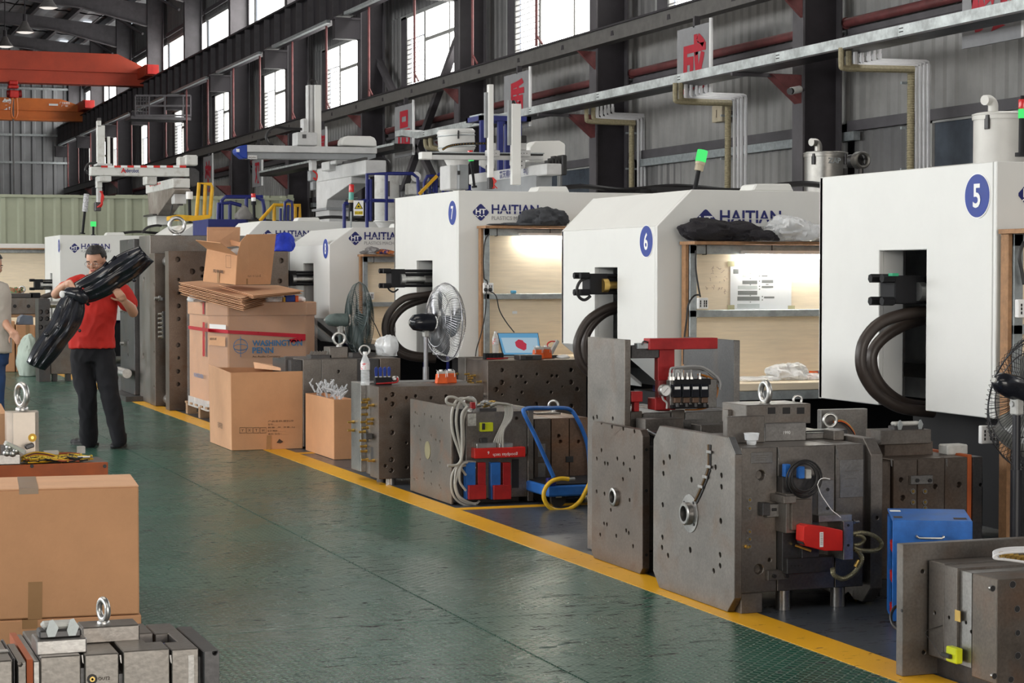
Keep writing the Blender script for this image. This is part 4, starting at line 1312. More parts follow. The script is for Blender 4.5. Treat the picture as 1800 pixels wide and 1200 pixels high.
drops(21.3, [1479, 1492, 1504, 1515, 1527, 1536, 1546], 84, 106, 2, [1612, 1618, 1625, 1632], 330, 'group of white pipes dropping from the tray near the right edge')
drops(25.8, [1187, 1197, 1206, 1215, 1225, 1232, 1241], 146, 165, 2, [1291, 1298, 1304, 1311], 380, 'group of white pipes dropping behind the big green beacon')
drops(30.75, [1031, 1043, 1050, 1057, 1064, 1070, 1077], 183, 200, 2, [1122, 1128, 1134, 1139], 380, 'group of white pipes dropping right of the twin-arm robot')
t = T('pipe_drop', 'two yellowed pipe stubs hanging from the tray behind the white hopper', 'pipes', P(752, 262, Y=37))
for px in (748, 757):
    q = P(px, 250, X=12.2); MB().tube(spline([V((q.x, q.y, 4.19)), q, q + V((.03, -.02, -.1)), q + V((.2, -.1, -.13))]), .05, 8).build('pipe', BEIGE, t)

BAN = mat('banner_board', (.26, .26, .27), rough=.6, var=.1, scale=3)
BRED = mat('banner_red', (.42, .012, .03), rough=.5)
for (ch_, xl, xr, yt, yb, lb) in (('就', 1690, 1797, -34, 66, 'banner board with a red character cut by the top right corner'),
                                  ('成', 1190, 1249, 38, 172, 'banner board with a big red character above the green beacon'),
                                  ('质', 886, 932, 122, 222, 'banner board with a red character behind the twin-arm robot'),
                                  ('品', 694, 727, 180, 272, 'banner board with red squares left of the blue frame'),
                                  ('赢', 556, 574, 226, 292, 'banner board with a red character beside the long robot beam post'),
                                  ('双', 443, 461, 278, 326, 'banner board with a red character under the blue-capped beam'),
                                  ('效', 357, 374, 272, 344, 'banner board with a red character above the yellow rail')):
    X = 12.70 if xl > 600 else 12.72
    y1, y0 = P(xl, 200, X=X).y, P(xr, 200, X=X).y
    zt, zb = fz(yt, X, y0), fz(yb, X, y0)
    zt = min(zt, 5.3) if ch_ != '就' else 5.27
    t = T('banner_board', lb, 'banner', (X, (y0 + y1) / 2, zb))
    box('board', BAN, X, X + .03, y0, y1, zb, zt, t)
    hgt = min((zt - zb) * .78, (y1 - y0) * 1.1)
    text(ch_, (X - .004, (y0 + y1) / 2, (zt + zb) / 2), (0, -1, 0), NZ, hgt, BRED, t, width=min((y1 - y0) * .8, hgt), bold=.035, center=True)
    MB().cyl((X - .01, y0 - .03, zb), (X - .01, y0 - .03, zt + .05), .03, n=8).build('edge_pole', PRW, t)
    box('hanger', STRUC2, X, 12.79, (y0 + y1) / 2 - .03, (y0 + y1) / 2 + .03, zt - .02, 5.29 if zt < 5.29 else zt + .01, t)

# wall camera and emergency light
t = T('wall_camera', 'small white camera on the wall above the stainless hopper', 'camera', P(1398, 158, Y=23.8))
MB().cyl(P(1391, 160, Y=23.4), P(1405, 157, Y=23.6), .05, n=12).build('camera_body', WHITEO, t); MB().cyl(P(1388, 160.5, Y=23.38), P(1391, 160, Y=23.4), .045, n=12).build('lens', BLACK, t)
MB().bar(P(1405, 157, Y=23.6), P(1412, 158, Y=23.9), .04, .04).build('bracket', STRUC2, t)
t = T('junction_box', 'beige box marked with a number on the wall behind the green beacon', 'junction box', P(1265, 208, X=13.7))
c = P(1265, 200, X=13.6)
box('box_body', CREAM, 13.55, 13.68, c.y - .17, c.y + .17, c.z - .13, c.z + .13, t, bevel=.01)
box('mounting_rail', STRUC2, 13.68, 13.78, c.y - .2, c.y + .2, c.z - .03, c.z + .03, t)
text('1', (13.545, c.y, c.z), (0, -1, 0), NZ, .12, INK, t, bold=.02, center=True)

# ================================================================== HOPPERS
SS = mat('brushed_stainless', (.30, .29, .27), rough=.38, metal=.75, var=.22, scale=4)


def hopper(px, ytop, r, X, Y, z0, m_, label, cone=.35, bod=None, stub=None, latch=None):
    zt = fz(ytop, X, Y)
    t = T('material_hopper', label, 'hopper', (X, Y, z0))
    b0 = z0 + cone
    MB().lathe((X, Y, 0), [(r * .3, z0), (r * .3, z0 + .06), (r, b0), (r, zt - .05), (r * 1.04, zt - .05), (r * 1.05, zt - .03), (r * 1.04, zt - .015)], n=36).build('drum', m_, t)
    MB().lathe((X, Y, 0), [(r * 1.06, zt - .014), (r * 1.06, zt - .004), (r * .9, zt + .006), (.01, zt + .012)], n=36).build('lid', m_, t)
    if stub:
        sx = X + stub * r
        MB().tube(spline([(sx, Y, zt), (sx, Y, zt + .07), (sx - .03, Y, zt + .10), (sx - .09, Y - .02, zt + .10)]), .04, 12).build('inlet_elbow', m_, t)
    for a in (-.9, .55):
        MB().box(X + r * a - .012, X + r * a + .012, Y - r * math.sqrt(max(.05, 1 - a * a)) - .03, Y - r * math.sqrt(max(.05, 1 - a * a)) + .02, zt - .13, zt - .02).build('latch', STD, t, smooth=False, bevel=.004)
    return t


h1 = hopper(1450, 268, .215, fx(1450, 18.0), 18.0, 2.246, SS, 'stained stainless hopper standing behind machine 6', cone=.02, stub=-.4)
text('ZAP', (h1.location.x - .02, 18.0 - .222, fz(284, h1.location.x, 18)), NX, NZ, .055, GALV, h1, bold=.02, center=True)
box('sight_glass', STD, h1.location.x + .10, h1.location.x + .13, 17.795, 17.83, 2.36, 2.56, h1)
h2 = hopper(1757, 200, .21, fx(1757, 13.3), 13.3, 2.073, mat('white_enamel', (.60, .59, .56), rough=.4, var=.06, scale=3), 'big white hopper with a bent inlet at the upper right', cone=.15, stub=-.35)
bl = T('blower', 'round fan blower with four dark blades right of the stainless hopper', 'blower', P(1517, 297, Y=18.1))
c = P(1517, 281, Y=18.0)
MB().lathe(c, [(.088, .1), (.088, 0), (.075, -.01), (.06, 0), (.06, .04)], (0, 1, 0), 28, cap=False).build('housing', SS, bl, solid=.004)
MB().cyl(c + V((0, .1, 0)), c + V((0, .26, 0)), .07, n=16).build('motor', STD, bl)
for k in range(4):
    g = k * PI / 2 + .4
    MB().prism([c + V((0, .02, 0)) + V((math.cos(g + d) * r, 0, math.sin(g + d) * r)) for d, r in ((0, .01), (-.35, .055), (.25, .056))], (0, .004, 0)).build('blade', BLACK, bl, smooth=False)
MB().cyl(c + V((0, .05, -.08)), c + V((0, .05, -.50)), .03, n=8).build('stand', STD, bl)
ih = T('injection_unit', 'dark injection unit under the stained hopper', 'machine unit', (10.0, 18.0, .9))
box('barrel_cover', STD, 9.4, 11.0, 17.6, 18.4, 2.228, 2.245, ih)

# tall white hopper in the blue stand
hs = T('hopper_stand', 'blue steel stand frame around the leaning white hopper', 'stand', (fx(850, 20.0), 20.0, 0))
YB = 20.0
DB2 = DBLUE
for px in (807, 838):
    x = fx(px, YB)
    box('post', DB2, x, x + .05, YB - .7 if px == 807 else YB - .69, YB - .65 if px == 807 else YB - .64, 0, fz(213, x, YB), hs)
for px in (872, 889):
    x = fx(px, YB)
    box('post', DB2, x, x + .07, YB - .3, YB - .25, 0, fz(211, x, YB), hs)
x0, x1 = fx(806, YB), fx(893, YB)
zt = fz(211, x0, YB)
for (a, b_, c_, d) in ((x0, x1, YB - .7, YB - .65), (x0, x1, YB - .3, YB - .25), (x0, x0 + .05, YB - .7, YB - .25), (x1 - .05, x1, YB - .7, YB - .25)):
    box('top_rail', DB2, a, b_, c_, d, zt - .05, zt, hs)
box('cross_rail', DB2, x0, x1, YB - .28, YB - .24, zt - .75, zt - .70, hs)
box('top_plate', GALV, x0 + .02, fx(853, YB), YB - .68, YB - .3, zt, zt + .02, hs)
hw_ = T('white_hopper', 'white conical hopper leaning left of the blue stand', 'hopper', P(802, 330, Y=20.9))
c = P(803, 262, Y=20.9)
ax = V((-.06, 0, 1)).normalized()
MB().lathe(c, [(.06, -.9), (.07, -.28), (.19, -.02), (.205, .0), (.205, .17), (.212, .17), (.212, .19), (.19, .215), (.02, .225)], ax, 36).build('drum', WHITE, hw_)
for h_ in (.02, .145): MB().torus(c + ax * h_, ax, .21, .006, 36, 6).build('band', GALV, hw_)
box('latch', STD, c.x - .06, c.x - .045, 20.68, 20.70, c.z + .10, c.z + .19, hw_)

h3 = T('material_hopper', 'white drum hopper between machine 8 and the warning sign', 'hopper', P(680, 400, Y=23.3))
c = P(680, 380, Y=23.3)
zt = fz(308, c.x, 23.3)
MB().lathe((c.x, 23.3, 0), [(.12, 0), (.12, .03), (.05, .04), (.05, 1.6), (.06, 2.0), (.15, 2.12), (.15, zt), (.155, zt + .01), (.13, zt + .03), (.01, zt + .035)], n=28).build('drum', WHITEO, h3)
MB().torus((c.x, 23.3, 2.13), (0, 0, 1), .155, .01, 28, 6).build('band', WHITE, h3)
box('sight_slot', STD, c.x - .03, c.x - .01, 23.14, 23.16, fz(345, c.x, 23.1), fz(318, c.x, 23.1), h3)
MB().lathe(P(731, 311, Y=23.2), [(.06, .1), (.06, 0), (.045, -.01), (.045, .03)], (-.3, -1, 0), 20).build('blower_housing', WHITEO, h3)
pbox('control_case', WHITEO, 718, 322, 738, 342, 23.2, .15, h3, .01)


# ================================================================== ROBOTS
def rp(x, y, Y): return P(x, y, Y=Y)


# long blue-capped beam robot
Y = 25.2
r2 = T('gantry_robot', 'linear robot with a long grey beam and blue end cap', 'robot', P(578, 388, Y=25.6))
def beamY(nm, m_, x0, yt0, x1, yt1, yb0, yb1, Y, d, par, bevel=.006):
    return MB().prism([P(x0, yt0, Y=Y), P(x1, yt1, Y=Y), P(x1, yb1, Y=Y), P(x0, yb0, Y=Y)], (0, d, 0)).build(nm, m_, par, smooth=False, bevel=bevel)
RB = mat('robot_grey_white', (.50, .50, .50), rough=.45, var=.1, scale=5)
RB2 = mat('robot_grey', (.24, .25, .26), rough=.45, var=.1, scale=5)
beamY('beam_upper', RB, 434, 254.5, 663, 259, 267, 270, Y, .22, r2)
beamY('beam_lower', RB2, 434, 267, 661, 270, 279, 281, Y + .03, .17, r2)
MB().prism([P(435, 254, Y=Y - .005), P(424, 256, Y=Y - .005), P(415, 262, Y=Y - .005), P(416, 269, Y=Y - .005), P(427, 278, Y=Y - .005), P(435, 279, Y=Y - .005)], (0, .24, 0)).build('blue_end_cap', BLUEP, r2, smooth=False, bevel=.01)
pbox('cap_sticker', PRW, 415.5, 261.5, 421, 267, Y - .012, .003, r2)
text('ANDERBOT', P(445, 276.5, Y=Y + .02), NX, NZ, .028, INK, r2, width=.12, center=True)
pbox('maker_plate', PRW, 435.5, 273, 452, 279.5, Y + .024, .003, r2)
pbox('carriage', RB, 522, 232, 558, 256, Y - .02, .26, r2, .01)
pbox('carriage_sticker', STD, 531.5, 236, 538.5, 243, Y - .025, .003, r2)
pbox('vertical_axis', RB, 541, 149, 553, 256, Y + .22, .12, r2, .005)
pbox('vertical_rail', WHITE, 553, 149, 565, 258, Y + .20, .10, r2, .005)
pbox('rail_strip', STD, 543.5, 150, 544.5, 232, Y + .214, .004, r2)
pbox('rail_strip', STD, 550, 150, 551, 232, Y + .214, .004, r2)
pbox('side_motor', RB, 532, 208, 541, 233, Y + .05, .14, r2, .015)
MB().torus(P(549, 147, Y=Y + .28), (0, 1, 0), .05, .018, 16, 8).build('belt_pulley', BLACK, r2)
hb = []
MB().prism([P(x, y, Y=Y + .0) for x, y in ((600, 255), (601, 247), (605, 241), (612, 238.5), (652, 239), (659, 242), (662, 248), (663, 258))], (0, .22, 0)).build('rounded_housing', WHITE, r2, smooth=True, bevel=.02, segs=3)
MB().tube(spline([P(534, 227, Y=Y + .1), P(505, 226, Y=Y + .1), P(484, 223, Y=Y + .1), P(472, 231, Y=Y + .1), P(468, 242, Y=Y + .1), P(472, 251, Y=Y + .1), P(480, 255, Y=Y + .1)]), .018, 8).build('cable_loop', BLACK, r2)
# lower part: base arm (along y), gusset and foot
XA = fx(642, 24.6, 290)
y0, y1 = 24.6, P(557, 300, X=XA).y
w_ = fx(679, 24.6, 290) - XA
zt, zb = fz(281, XA, y0), fz(306, XA, y0)
box('base_arm', RB, XA, XA + w_, y0, y1, zb, zt, r2, .01)
box('slide_rail', STD, XA + .02, XA + .06, y0 + .1, y1 - .3, zt, zt + .04, r2)
pbox('slide_block', RB, 578, 283, 598, 299, fy(588, XA - .02), .4, r2, .01)
pbox('slide_motor', RB, 590, 281, 612, 288, fy(600, XA), .4, r2, .01)
MB().prism([P(x, y, X=XA + .01) for x, y in ((556, 318), (617, 310), (617, 322), (575, 351), (573, 365), (556, 368))], (w_ - .02, 0, 0)).build('gusset', RB, r2, smooth=False, bevel=.006)
a = P(557, 368, X=XA); b_ = P(580, 368, X=XA)
box('foot', RB, XA - .02, XA + w_ + .02, b_.y, a.y, 2.19, fz(367, XA, b_.y), r2, .01)
box('foot_flange', RB2, XA - .06, XA + w_ + .06, b_.y - .05, a.y + .05, fz(369, XA, b_.y), fz(365, XA, b_.y), r2)
pbox('pillar_arm', RB, 547, 280, 557, 300, Y + .1, .14, r2, .01)
pbox('wrist', RB2, 545, 300, 557, 318, Y + .1, .14, r2, .01)
pbox('gripper', RB2, 549, 318, 556, 334, Y + .1, .12, r2, .01)
MB().tube(spline([P(550, 300, Y=Y + .08), P(557, 306, Y=Y + .08), P(556, 316, Y=Y + .08), P(551, 312, Y=Y + .08)]), .01, 6).build('red_air_hose', REDB, r2)
MB().tube(spline([P(645, 285, Y=Y - .4), P(668, 279, Y=Y - .4), P(682, 284, Y=Y - .4), P(684, 300, Y=Y - .4), P(680, 306, Y=Y - .4)]), .025, 6).build('drag_chain', BLACK, r2)

# far white robot with the red and white strip
Y = 32.0
r1 = T('gantry_robot', 'worn white robot arm with a red and white striped edge', 'robot', P(276, 396, Y=32.4))
beamY('beam', WHITEO, 160, 293, 333, 295, 308, 310, Y, .25, r1)
for k in range(13):
    x = 178 + k * 11.5
    pbox('edge_stripe', REDB if k % 2 == 0 else PRW, x, 290.6, x + 11.3, 294.5, Y - .01, .03, r1)
text('Anderobot', P(229, 299.5, Y=Y - .004), NX, NZ, .065, NAVY, r1, width=.27, bold=.015, center=True)
text('A', P(217, 299.5, Y=Y - .006), NX, NZ, .08, REDB, r1, bold=.02, center=True)
pbox('vertical_axis', WHITEO, 171, 220, 185, 290, Y + .26, .14, r1, .006)
pbox('axis_top', WHITEO, 171, 212, 178, 222, Y + .26, .12, r1)
pbox('axis_cap', STD, 172, 207, 178, 212, Y + .26, .12, r1)
pbox('side_pole', WHITE, 189, 240, 194, 290, Y + .28, .06, r1)
pbox('carriage_plate', RB, 171, 287, 197, 291, Y - .02, .4, r1)
pbox('rear_housing', WHITEO, 314, 275, 328, 292, Y + .02, .22, r1, .02)
pbox('rear_motor', WHITEO, 326, 272, 348, 291, Y - .02, .28, r1, .02)
pbox('under_carriage', WHITEO, 174, 308, 196, 319, Y + .02, .3, r1, .01)
pbox('lower_post', WHITEO, 170, 310, 180, 330, Y + .2, .16, r1, .008)
pbox('wrist', RB, 171, 330, 180, 356, Y + .2, .14, r1, .01)
pbox('gripper', STD, 167, 355, 178, 371, Y + .2, .14, r1, .01)
for k in range(3):
    MB().tube(spline([P(176 + k * 2, 336, Y=Y + .18), P(182 - k * 2, 345 + k * 4, Y=Y + .14), P(178 + k, 358, Y=Y + .14), P(171 + k * 3, 364, Y=Y + .16)]), .012, 6).build('red_air_hose', REDB, r1)
MB().tube(spline([P(171, 287, Y=Y + .3), P(156, 288, Y=Y + .3), P(150, 298, Y=Y + .3), P(154, 304, Y=Y + .3), P(160, 305, Y=Y + .2)]), .022, 6).build('cable_loop', BLACK, r1)
XA = fx(304, 31.6, 320)
y0, y1 = 31.6, P(256, 326, X=XA).y
w_ = fx(334, 31.6, 320) - XA
zt, zb = fz(313, XA, y0), fz(330, XA, y0)
box('base_arm', WHITEO, XA, XA + w_, y0, y1, zb, zt, r1, .01)
for k in range(6): box('arm_stripe', REDB, XA - .004, XA, y1 - .5 - k * .18, y1 - .42 - k * .18, zt - .05, zt - .02, r1)
pbox('arm_block', WHITEO, 258, 309, 276, 324, fy(267, XA - .1), .4, r1, .01)
MB().prism([P(x, y, X=XA + .01) for x, y in ((259, 338), (304, 330), (308, 334), (277, 378), (262, 378))], (w_ - .02, 0, 0)).build('gusset', mat('stained_white', (.34, .31, .28), c2=(.12, .09, .07), var=.3, scale=2), r1, smooth=False, bevel=.006)
a = P(259, 380, X=XA); b_ = P(274, 380, X=XA)
box('foot', WHITEO, XA - .0, XA + w_ + .0, b_.y, a.y, 2.30, fz(376, XA, b_.y), r1, .01)
box('foot_flange', STD, XA - .06, XA + w_ + .06, b_.y - .05, a.y + .05, fz(379, XA, b_.y), fz(376, XA, b_.y), r1)
pbox('hanging_case', RB, 306, 333, 328, 358, Y - .3, .25, r1, .01)
pbox('case_latch', STD, 314, 358, 322, 361, Y - .25, .1, r1)
MB().prism([P(x, y, Y=Y) for x, y in ((333, 295), (343, 296), (350, 302), (350, 320), (344, 327), (336, 327), (333, 318))], (0, .25, 0)).build('cable_chain_end', STD, r1, smooth=False)
MB().tube(spline([P(303, 360, Y=Y - .2), P(301, 372, Y=Y - .2), P(298, 384, Y=Y - .2), P(301, 393, Y=Y - .2)]), .012, 6).build('cable', BLACK, r1)
MB().tube(spline([P(250, 409, Y=31), P(256, 402, Y=31), P(264, 398, Y=31), P(276, 396, Y=31), P(284, 397, Y=31)]), .02, 6).build('base_cable', BLACK, r1)

# twin-arm robot on machine 7
Y = 17.2
r3 = T('twin_arm_robot', 'twin-arm linear robot with two white uprights on machine 7', 'robot', P(808, 332, Y=17.6))
pbox('end_block', WHITE, 741, 266.5, 760, 280, Y, .10, r3, .006)
beamY('rail', RB, 755, 272, 955, 274, 280, 281, Y + .01, .07, r3, .003)
beamY('rail_groove', BLACK, 757, 268.5, 955, 270.5, 271.5, 273.5, Y + .02, .05, r3, .001)
beamY('rail_top', GALV, 757, 266.5, 957, 268.5, 268.5, 270.5, Y + .01, .07, r3, .001)
for (x0, x1, yt, yb, cx) in ((859, 868, 148, 312, 856), (900, 916, 182, 325, 910)):
    pbox('upright', WHITE, x0, yt, x1, yb, Y - .12, .05, r3, .004)
    pbox('upright_back', RB2, x0 - 6, yt + (14 if x0 == 859 else -6), x0, yb - 70 if x0 == 859 else yb - 70, Y - .10, .04, r3, .003)
    pbox('carriage', RB, cx, 263.5, cx + 23, 275, Y - .05, .06, r3, .005)
    for k in range(3):
        c = P(cx + 6 + k * 5, 269.5, Y=Y - .052)
        MB().cyl(c, c - V((0, .004, 0)), .004, n=8).build('screw', BLACK, r3)
    pbox('gearbox', RB, cx + 4, 251, cx + 16, 264, Y - .04, .07, r3, .006)
    pbox('motor', BLACK, cx + 7, 238, cx + 16, 251, Y - .04, .06, r3, .006)
    MB().prism([P(x, y, Y=Y + .0) for x, y in ((cx - 12, 281), (cx + 14, 281), (cx + 13, 296), (cx - 2, 296), (cx - 12, 290))], (0, .04, 0)).build('lower_bracket', RB, r3, smooth=False, bevel=.003)
    for (dx, dy) in ((3, 284), (9, 284), (3, 291), (9, 291)):
        c = P(cx + dx - 2, dy, Y=Y - .002)
        MB().cyl(c, c - V((0, .003, 0)), .006, n=8).build('bolt_hole', BLACK, r3)
MB().lathe(P(857, 303, Y=Y), [(.014, 0), (.02, .02), (.02, .05), (.012, .07)], n=12).build('air_cylinder', STD, r3)
pbox('wrist', STD, 859, 312, 869, 332, Y - .12, .05, r3, .004)
for k in range(3):
    MB().tube(spline([P(866, 312, Y=Y - .14), P(872 - k * 2, 318, Y=Y - .14), P(868, 324 + k * 2, Y=Y - .14), P(874 - k * 4, 331, Y=Y - .14)]), .005, 5).build('red_air_hose', REDB, r3)
MB().prism([P(x, y, Y=Y + .15) for x, y in ((930, 284), (931, 258), (940, 248), (984, 247), (994, 253), (994, 285))], (0, .18, 0)).build('housing', WHITE, r3, smooth=True, bevel=.01)
XA = 6.45
y0 = P(960, 297, X=XA).y; y1 = P(824, 312, X=XA).y
w_ = fx(988, y0, 297) - XA
zt, zb = fz(287, XA, y0), fz(307, XA, y0)
box('base_arm', RB, XA, XA + w_, y0, y1, zb, zt, r3, .008)
text('普天精机', (XA - .004, P(890, 305, X=XA).y, (zt + zb) / 2 + .005), (0, -1, 0), NZ, .075, NAVY, r3, width=.36, bold=.01, center=True)
text('中心', (XA - .004, P(925, 300, X=XA).y, (zt + zb) / 2 + .005), (0, -1, 0), NZ, .065, NAVY, r3, width=.13, bold=.01, center=True)
box('chain_end', BLACK, XA + w_, XA + w_ + .05, y0, y0 + .15, zb, zt + .08, r3, .01)
g = MB()
for k in range(6): g.box(XA + .03 + k * .03, XA + .05 + k * .03, y0 + .02, y0 + .12, zt, zt + .03 + .02 * (k % 3))
g.build('valve_gear', BLACK, r3, smooth=False)
pbox('pedestal', RB, 790, 290, 808, 333, 18.2, .3, r3, .008)
pbox('pedestal_side', RB2, 806, 289, 824, 333, 18.15, .3, r3, .008)
pbox('pedestal_switch', BLACK, 805, 300, 809, 307, 18.14, .02, r3)
MB().prism([P(x, y, X=XA + .01) for x, y in ((828, 322), (893, 313), (888, 323), (876, 331), (828, 334))], (w_ - .02, 0, 0)).build('gusset', RB, r3, smooth=False, bevel=.004)
box('foot', RB2, XA, XA + w_, y0 + .25, y1 - .1, 2.228, zb + .01, r3)
ck = spline([P(778, 263, Y=Y + .2), P(786, 258, Y=Y + .2), P(800, 254.5, Y=Y + .2), P(825, 252.5, Y=Y + .2), P(853, 252, Y=Y + .2)])
MB().tube(ck, .012, 6).build('cable_chain', BLACK, r3)
for k in range(0, len(ck), 1): MB().ball(ck[k] - V((0, .012, 0)), .003, 6, 4).build('chain_dot', YEL, r3)
MB().tube(spline([P(898, 182, Y=Y - .06), P(903, 178, Y=Y - .06), P(906, 184, Y=Y - .06)]), .012, 6).build('chain_loop', BLACK, r3)


# ================================================================== GUARD RAILS
def railing(label, Y, lines, col, r=.02, name='guard_railing', z0=None):
    t = T(name, label, 'railing', P(lines[0][0][0], lines[0][0][1], Y=Y))
    for L_ in lines:
        pts = [P(x, y, Y=Y) for x, y in L_]
        MB().tube(pts, r, 8).build('rail' if len(L_) > 2 or abs(L_[0][1] - L_[1][1]) < 6 else 'post', col, t)
    if Y in (20.0, 22.9):
        for L_ in (lines[0], lines[-1]):
            q = P(L_[0][0], L_[0][1], Y=Y); MB().cyl((q.x, Y, 0), q, r, n=8).build('long_post', col, t)
    return t


railing('blue pipe railing left of the robot beam above the cartons', 28.0, [[(390, 392), (390, 352), (396, 346), (440, 346), (462, 346)], [(383, 392), (384, 358), (405, 356), (424, 361)], [(404, 392), (404, 358)], [(433, 392), (433, 347)], [(452, 346), (462, 352), (464, 366), (464, 392)]], DBLUE, .028)
railing('blue ladder hoops right of the yellow hand rail', 26.6, [[(493, 388), (493, 366)], [(500, 388), (501, 355), (506, 352), (513, 354), (514, 366), (514, 388)], [(506, 388), (507, 360)]], DBLUE, .02)
railing('yellow hand rail on the blue platform above the cartons', 26.8, [[(457, 388), (482, 360), (527, 361), (527, 388)], [(482, 388), (482, 361)], [(519, 388), (519, 362)]], YEL, .025)
railing('blue railing around the white drum hopper', 22.9, [[(645, 388), (645, 306), (683, 305), (725, 305), (734, 312), (736, 345)], [(645, 352), (700, 353)], [(679, 388), (679, 306)], [(651, 388), (651, 315)], [(605, 358), (645, 352)]], DBLUE, .022)
hl_ = railing('blue hooped ladder rails left of the tall blue stand', 20.0, [[(746, 345), (746, 320), (751, 310), (762, 309)], [(755, 340), (756, 316)], [(762, 338), (763, 308)], [(767, 340), (767, 312), (772, 306), (781, 305)], [(779, 338), (779, 303)], [(787, 338), (787, 300)]], DBLUE, .018)
MB().bar(P(737, 341, Y=19.97), P(768, 309, Y=19.97), .03, .03).build('yellow_stay', YEL, hl_, smooth=False, label='yellow diagonal stay')
t = railing('yellow square guard frame behind the striped robot', 31.0, [[(345, 385), (350, 322), (371, 324), (373, 330), (369, 380)], [(359, 383), (361, 324)]], YEL, .03, 'yellow_guardrail')
MB().prism([P(x, y, Y=30.9) for x, y in ((299, 380), (312, 377), (345, 379), (370, 377), (370, 383), (345, 388), (299, 387))], (0, .3, 0)).build('platform_edge', YEL, t, smooth=False)
t = T('umbrella_bag', 'grey sack hanging on the blue railing above the cartons', 'bag', P(428, 388, Y=27.9))
heap('sack', mat('grey_sack', (.22, .21, .2), rough=.8), P(428, 386, Y=27.95), (.13, .09, .12), 44, .5, 6, res=18, parent=t)
# ================================================================== MOULDS AND TOOLING ON THE FLOOR
def Z3(l, ox, oy, k):
    """hole lists noted in an enlarged crop -> frame pixels"""
    return [(ox + p[0] / k, oy + p[1] / k) + tuple(p[2:]) for p in l]


def eyebolt(par, c, R, r, axis, name='eyebolt', collar=True):
    c = V(c)
    e = MB().torus(c + V((0, 0, R + r * 1.6)), axis, R, r, 32, 12).build(name, CHR, par)
    k = MB().lathe(c, [(r * 2.0, 0), (r * 2.1, r * .4), (r * 1.9, r * 1.1), (r * 1.1, r * 1.7)], n=20).build('eyebolt_collar', CHR, e)
    return e


def bolt(par, p, d, r, l, m=None, name='fitting', n=8):
    p = V(p); d = V(d)
    return MB().cyl(p, p + d * l, r, n=n).cyl(p, p + d * l * .35, r * 1.5, n=6).build(name, m or BRASS, par)


def port(par, px, py, Y, r=.016):
    c = P(px, py, Y=Y)
    pr_ = MB().lathe(c, [(r, -.001), (r, .006), (r * .62, .006), (r * .62, -.001)], (0, -1, 0), 16, cap=False).build('port_rim', STL, par)
    MB().cyl(c + V((0, .001, 0)), c - V((0, .004, 0)), r * .62, n=14).build('port_cavity', BLACK, pr_, smooth=False)
    MB().lathe(c, [(r * .48, .003), (r * .48, .008), (r * .22, .008), (r * .22, .003)], (0, -1, 0), 14).build('port_nipple', BRASS, pr_)


def connector(par, x0, x1, y0, y1, z, h=.045):
    """rectangular multi-pole connector in a grey case with two lever clips"""
    cb_ = box('connector_base', STD, x0, x1, y0, y1, z, z + h * .55, par, bevel=.004)
    box('connector_insert', GREYG, x0 + .008, x1 - .008, y0 + .008, y1 - .008, z + h * .55, z + h, cb_, bevel=.006)
    for x in (x0 + .02, x1 - .03):
        MB().prism([(x, y0 - .004, z + .005), (x + .016, y0 - .004, z + .005), (x + .024, y0 - .004, z + h * .7), (x + .012, y0 - .004, z + h * 1.25), (x + .004, y0 - .004, z + h * 1.2), (x - .004, y0 - .004, z + h * .5)], (0, .003, 0)).build('lever_clip', GALV, cb_, smooth=False)



# ---------- I: the big mould in the right foreground
X0 = P(1285, 1079, Z=0).x
Yp = P(1291, 1060, X=X0).y
Yf = P(1148, 1000, X=X0).y
x1 = fx(1306, Yp)
zt = fz(771, X0, Yp)
mi = T('injection_mold', 'largest steel mold, right foreground, with a ring on its big aisle plate', 'mold', (X0 + .4, Yp + .4, 0))
HI = Z3([(590, 210), (555, 243), (553, 307), (717, 343, .013), (549, 490), (547, 680), (545, 740), (580, 787), (710, 755, .014), (858, 270), (893, 318), (893, 385), (889, 585, .013), (885, 783), (885, 847), (848, 877)], 1000, 740, 3.333)
plate(mi, ST, X0, x1, Yp, Yf, 0.004, zt, hx=HI, name='clamp_plate', cut=.07, depth=.03, bevel=.002, hr=.012)
# locating ring
cr = P(1213, 902, X=X0)
MB().lathe(cr, [(.088, 0), (.088, .004), (.052, .006), (.052, .03), (.047, .034), (.036, .034), (.034, -.0), (.001, -.0)], (-1, 0, 0), 40).build('locating_ring', STL, mi)
for k in range(4):
    g = k * PI / 2 + .7
    c = cr + V((-.004, math.cos(g) * .07, math.sin(g) * .07)); MB().cyl(c, c + V((-.004, 0, 0)), .007, n=8).build('ring_screw', STD, mi)
gr = [P(x, y, X=X0 - .0) for x, y in ((1247.5, 781), (1247.5, 822), (1241, 842), (1231, 866), (1224, 880))]
for i in range(len(gr) - 1):
    MB().bar(gr[i] + V((-.002, 0, 0)), gr[i + 1] + V((-.002, 0, 0)), .032, .004, upv=(1, 0, 0)).build('cable_groove', BLACK, mi, smooth=False)
MB().tube(spline([p + V((-.006, .004, 0)) for p in gr]), .005, 6).build('groove_cable', mat('brown_cable', (.12, .07, .03)), mi)
for (x, y) in ((1247, 794), (1246, 820), (1240, 838), (1232, 855)):
    c = P(x, y, X=X0 - .006); MB().box(c.x - .006, c.x, c.y - .024, c.y + .024, c.z - .007, c.z + .007).build('cable_clip', STL, mi, smooth=False, bevel=.002)
zc_ = fz(771, X0, Yp)
MB().prism([(X0 + .002, Yp + .0695, zc_ + .001), (X0 + .002, Yp - .001, zc_ - .0695), (x1 - .001, Yp - .001, zc_ - .0695), (x1 - .001, Yp + .0695, zc_ + .001)], (0, -.0012, .0012)).build('milled_bevel', CHR, mi, smooth=False)  # thin bright plate laid on the chamfer to paint in its light reflection
Yb = Yp + .012
xb0, xs1, xs2, xb1 = x1, fx(1368, Yb), fx(1470, Yb), fx(1520, Yb)
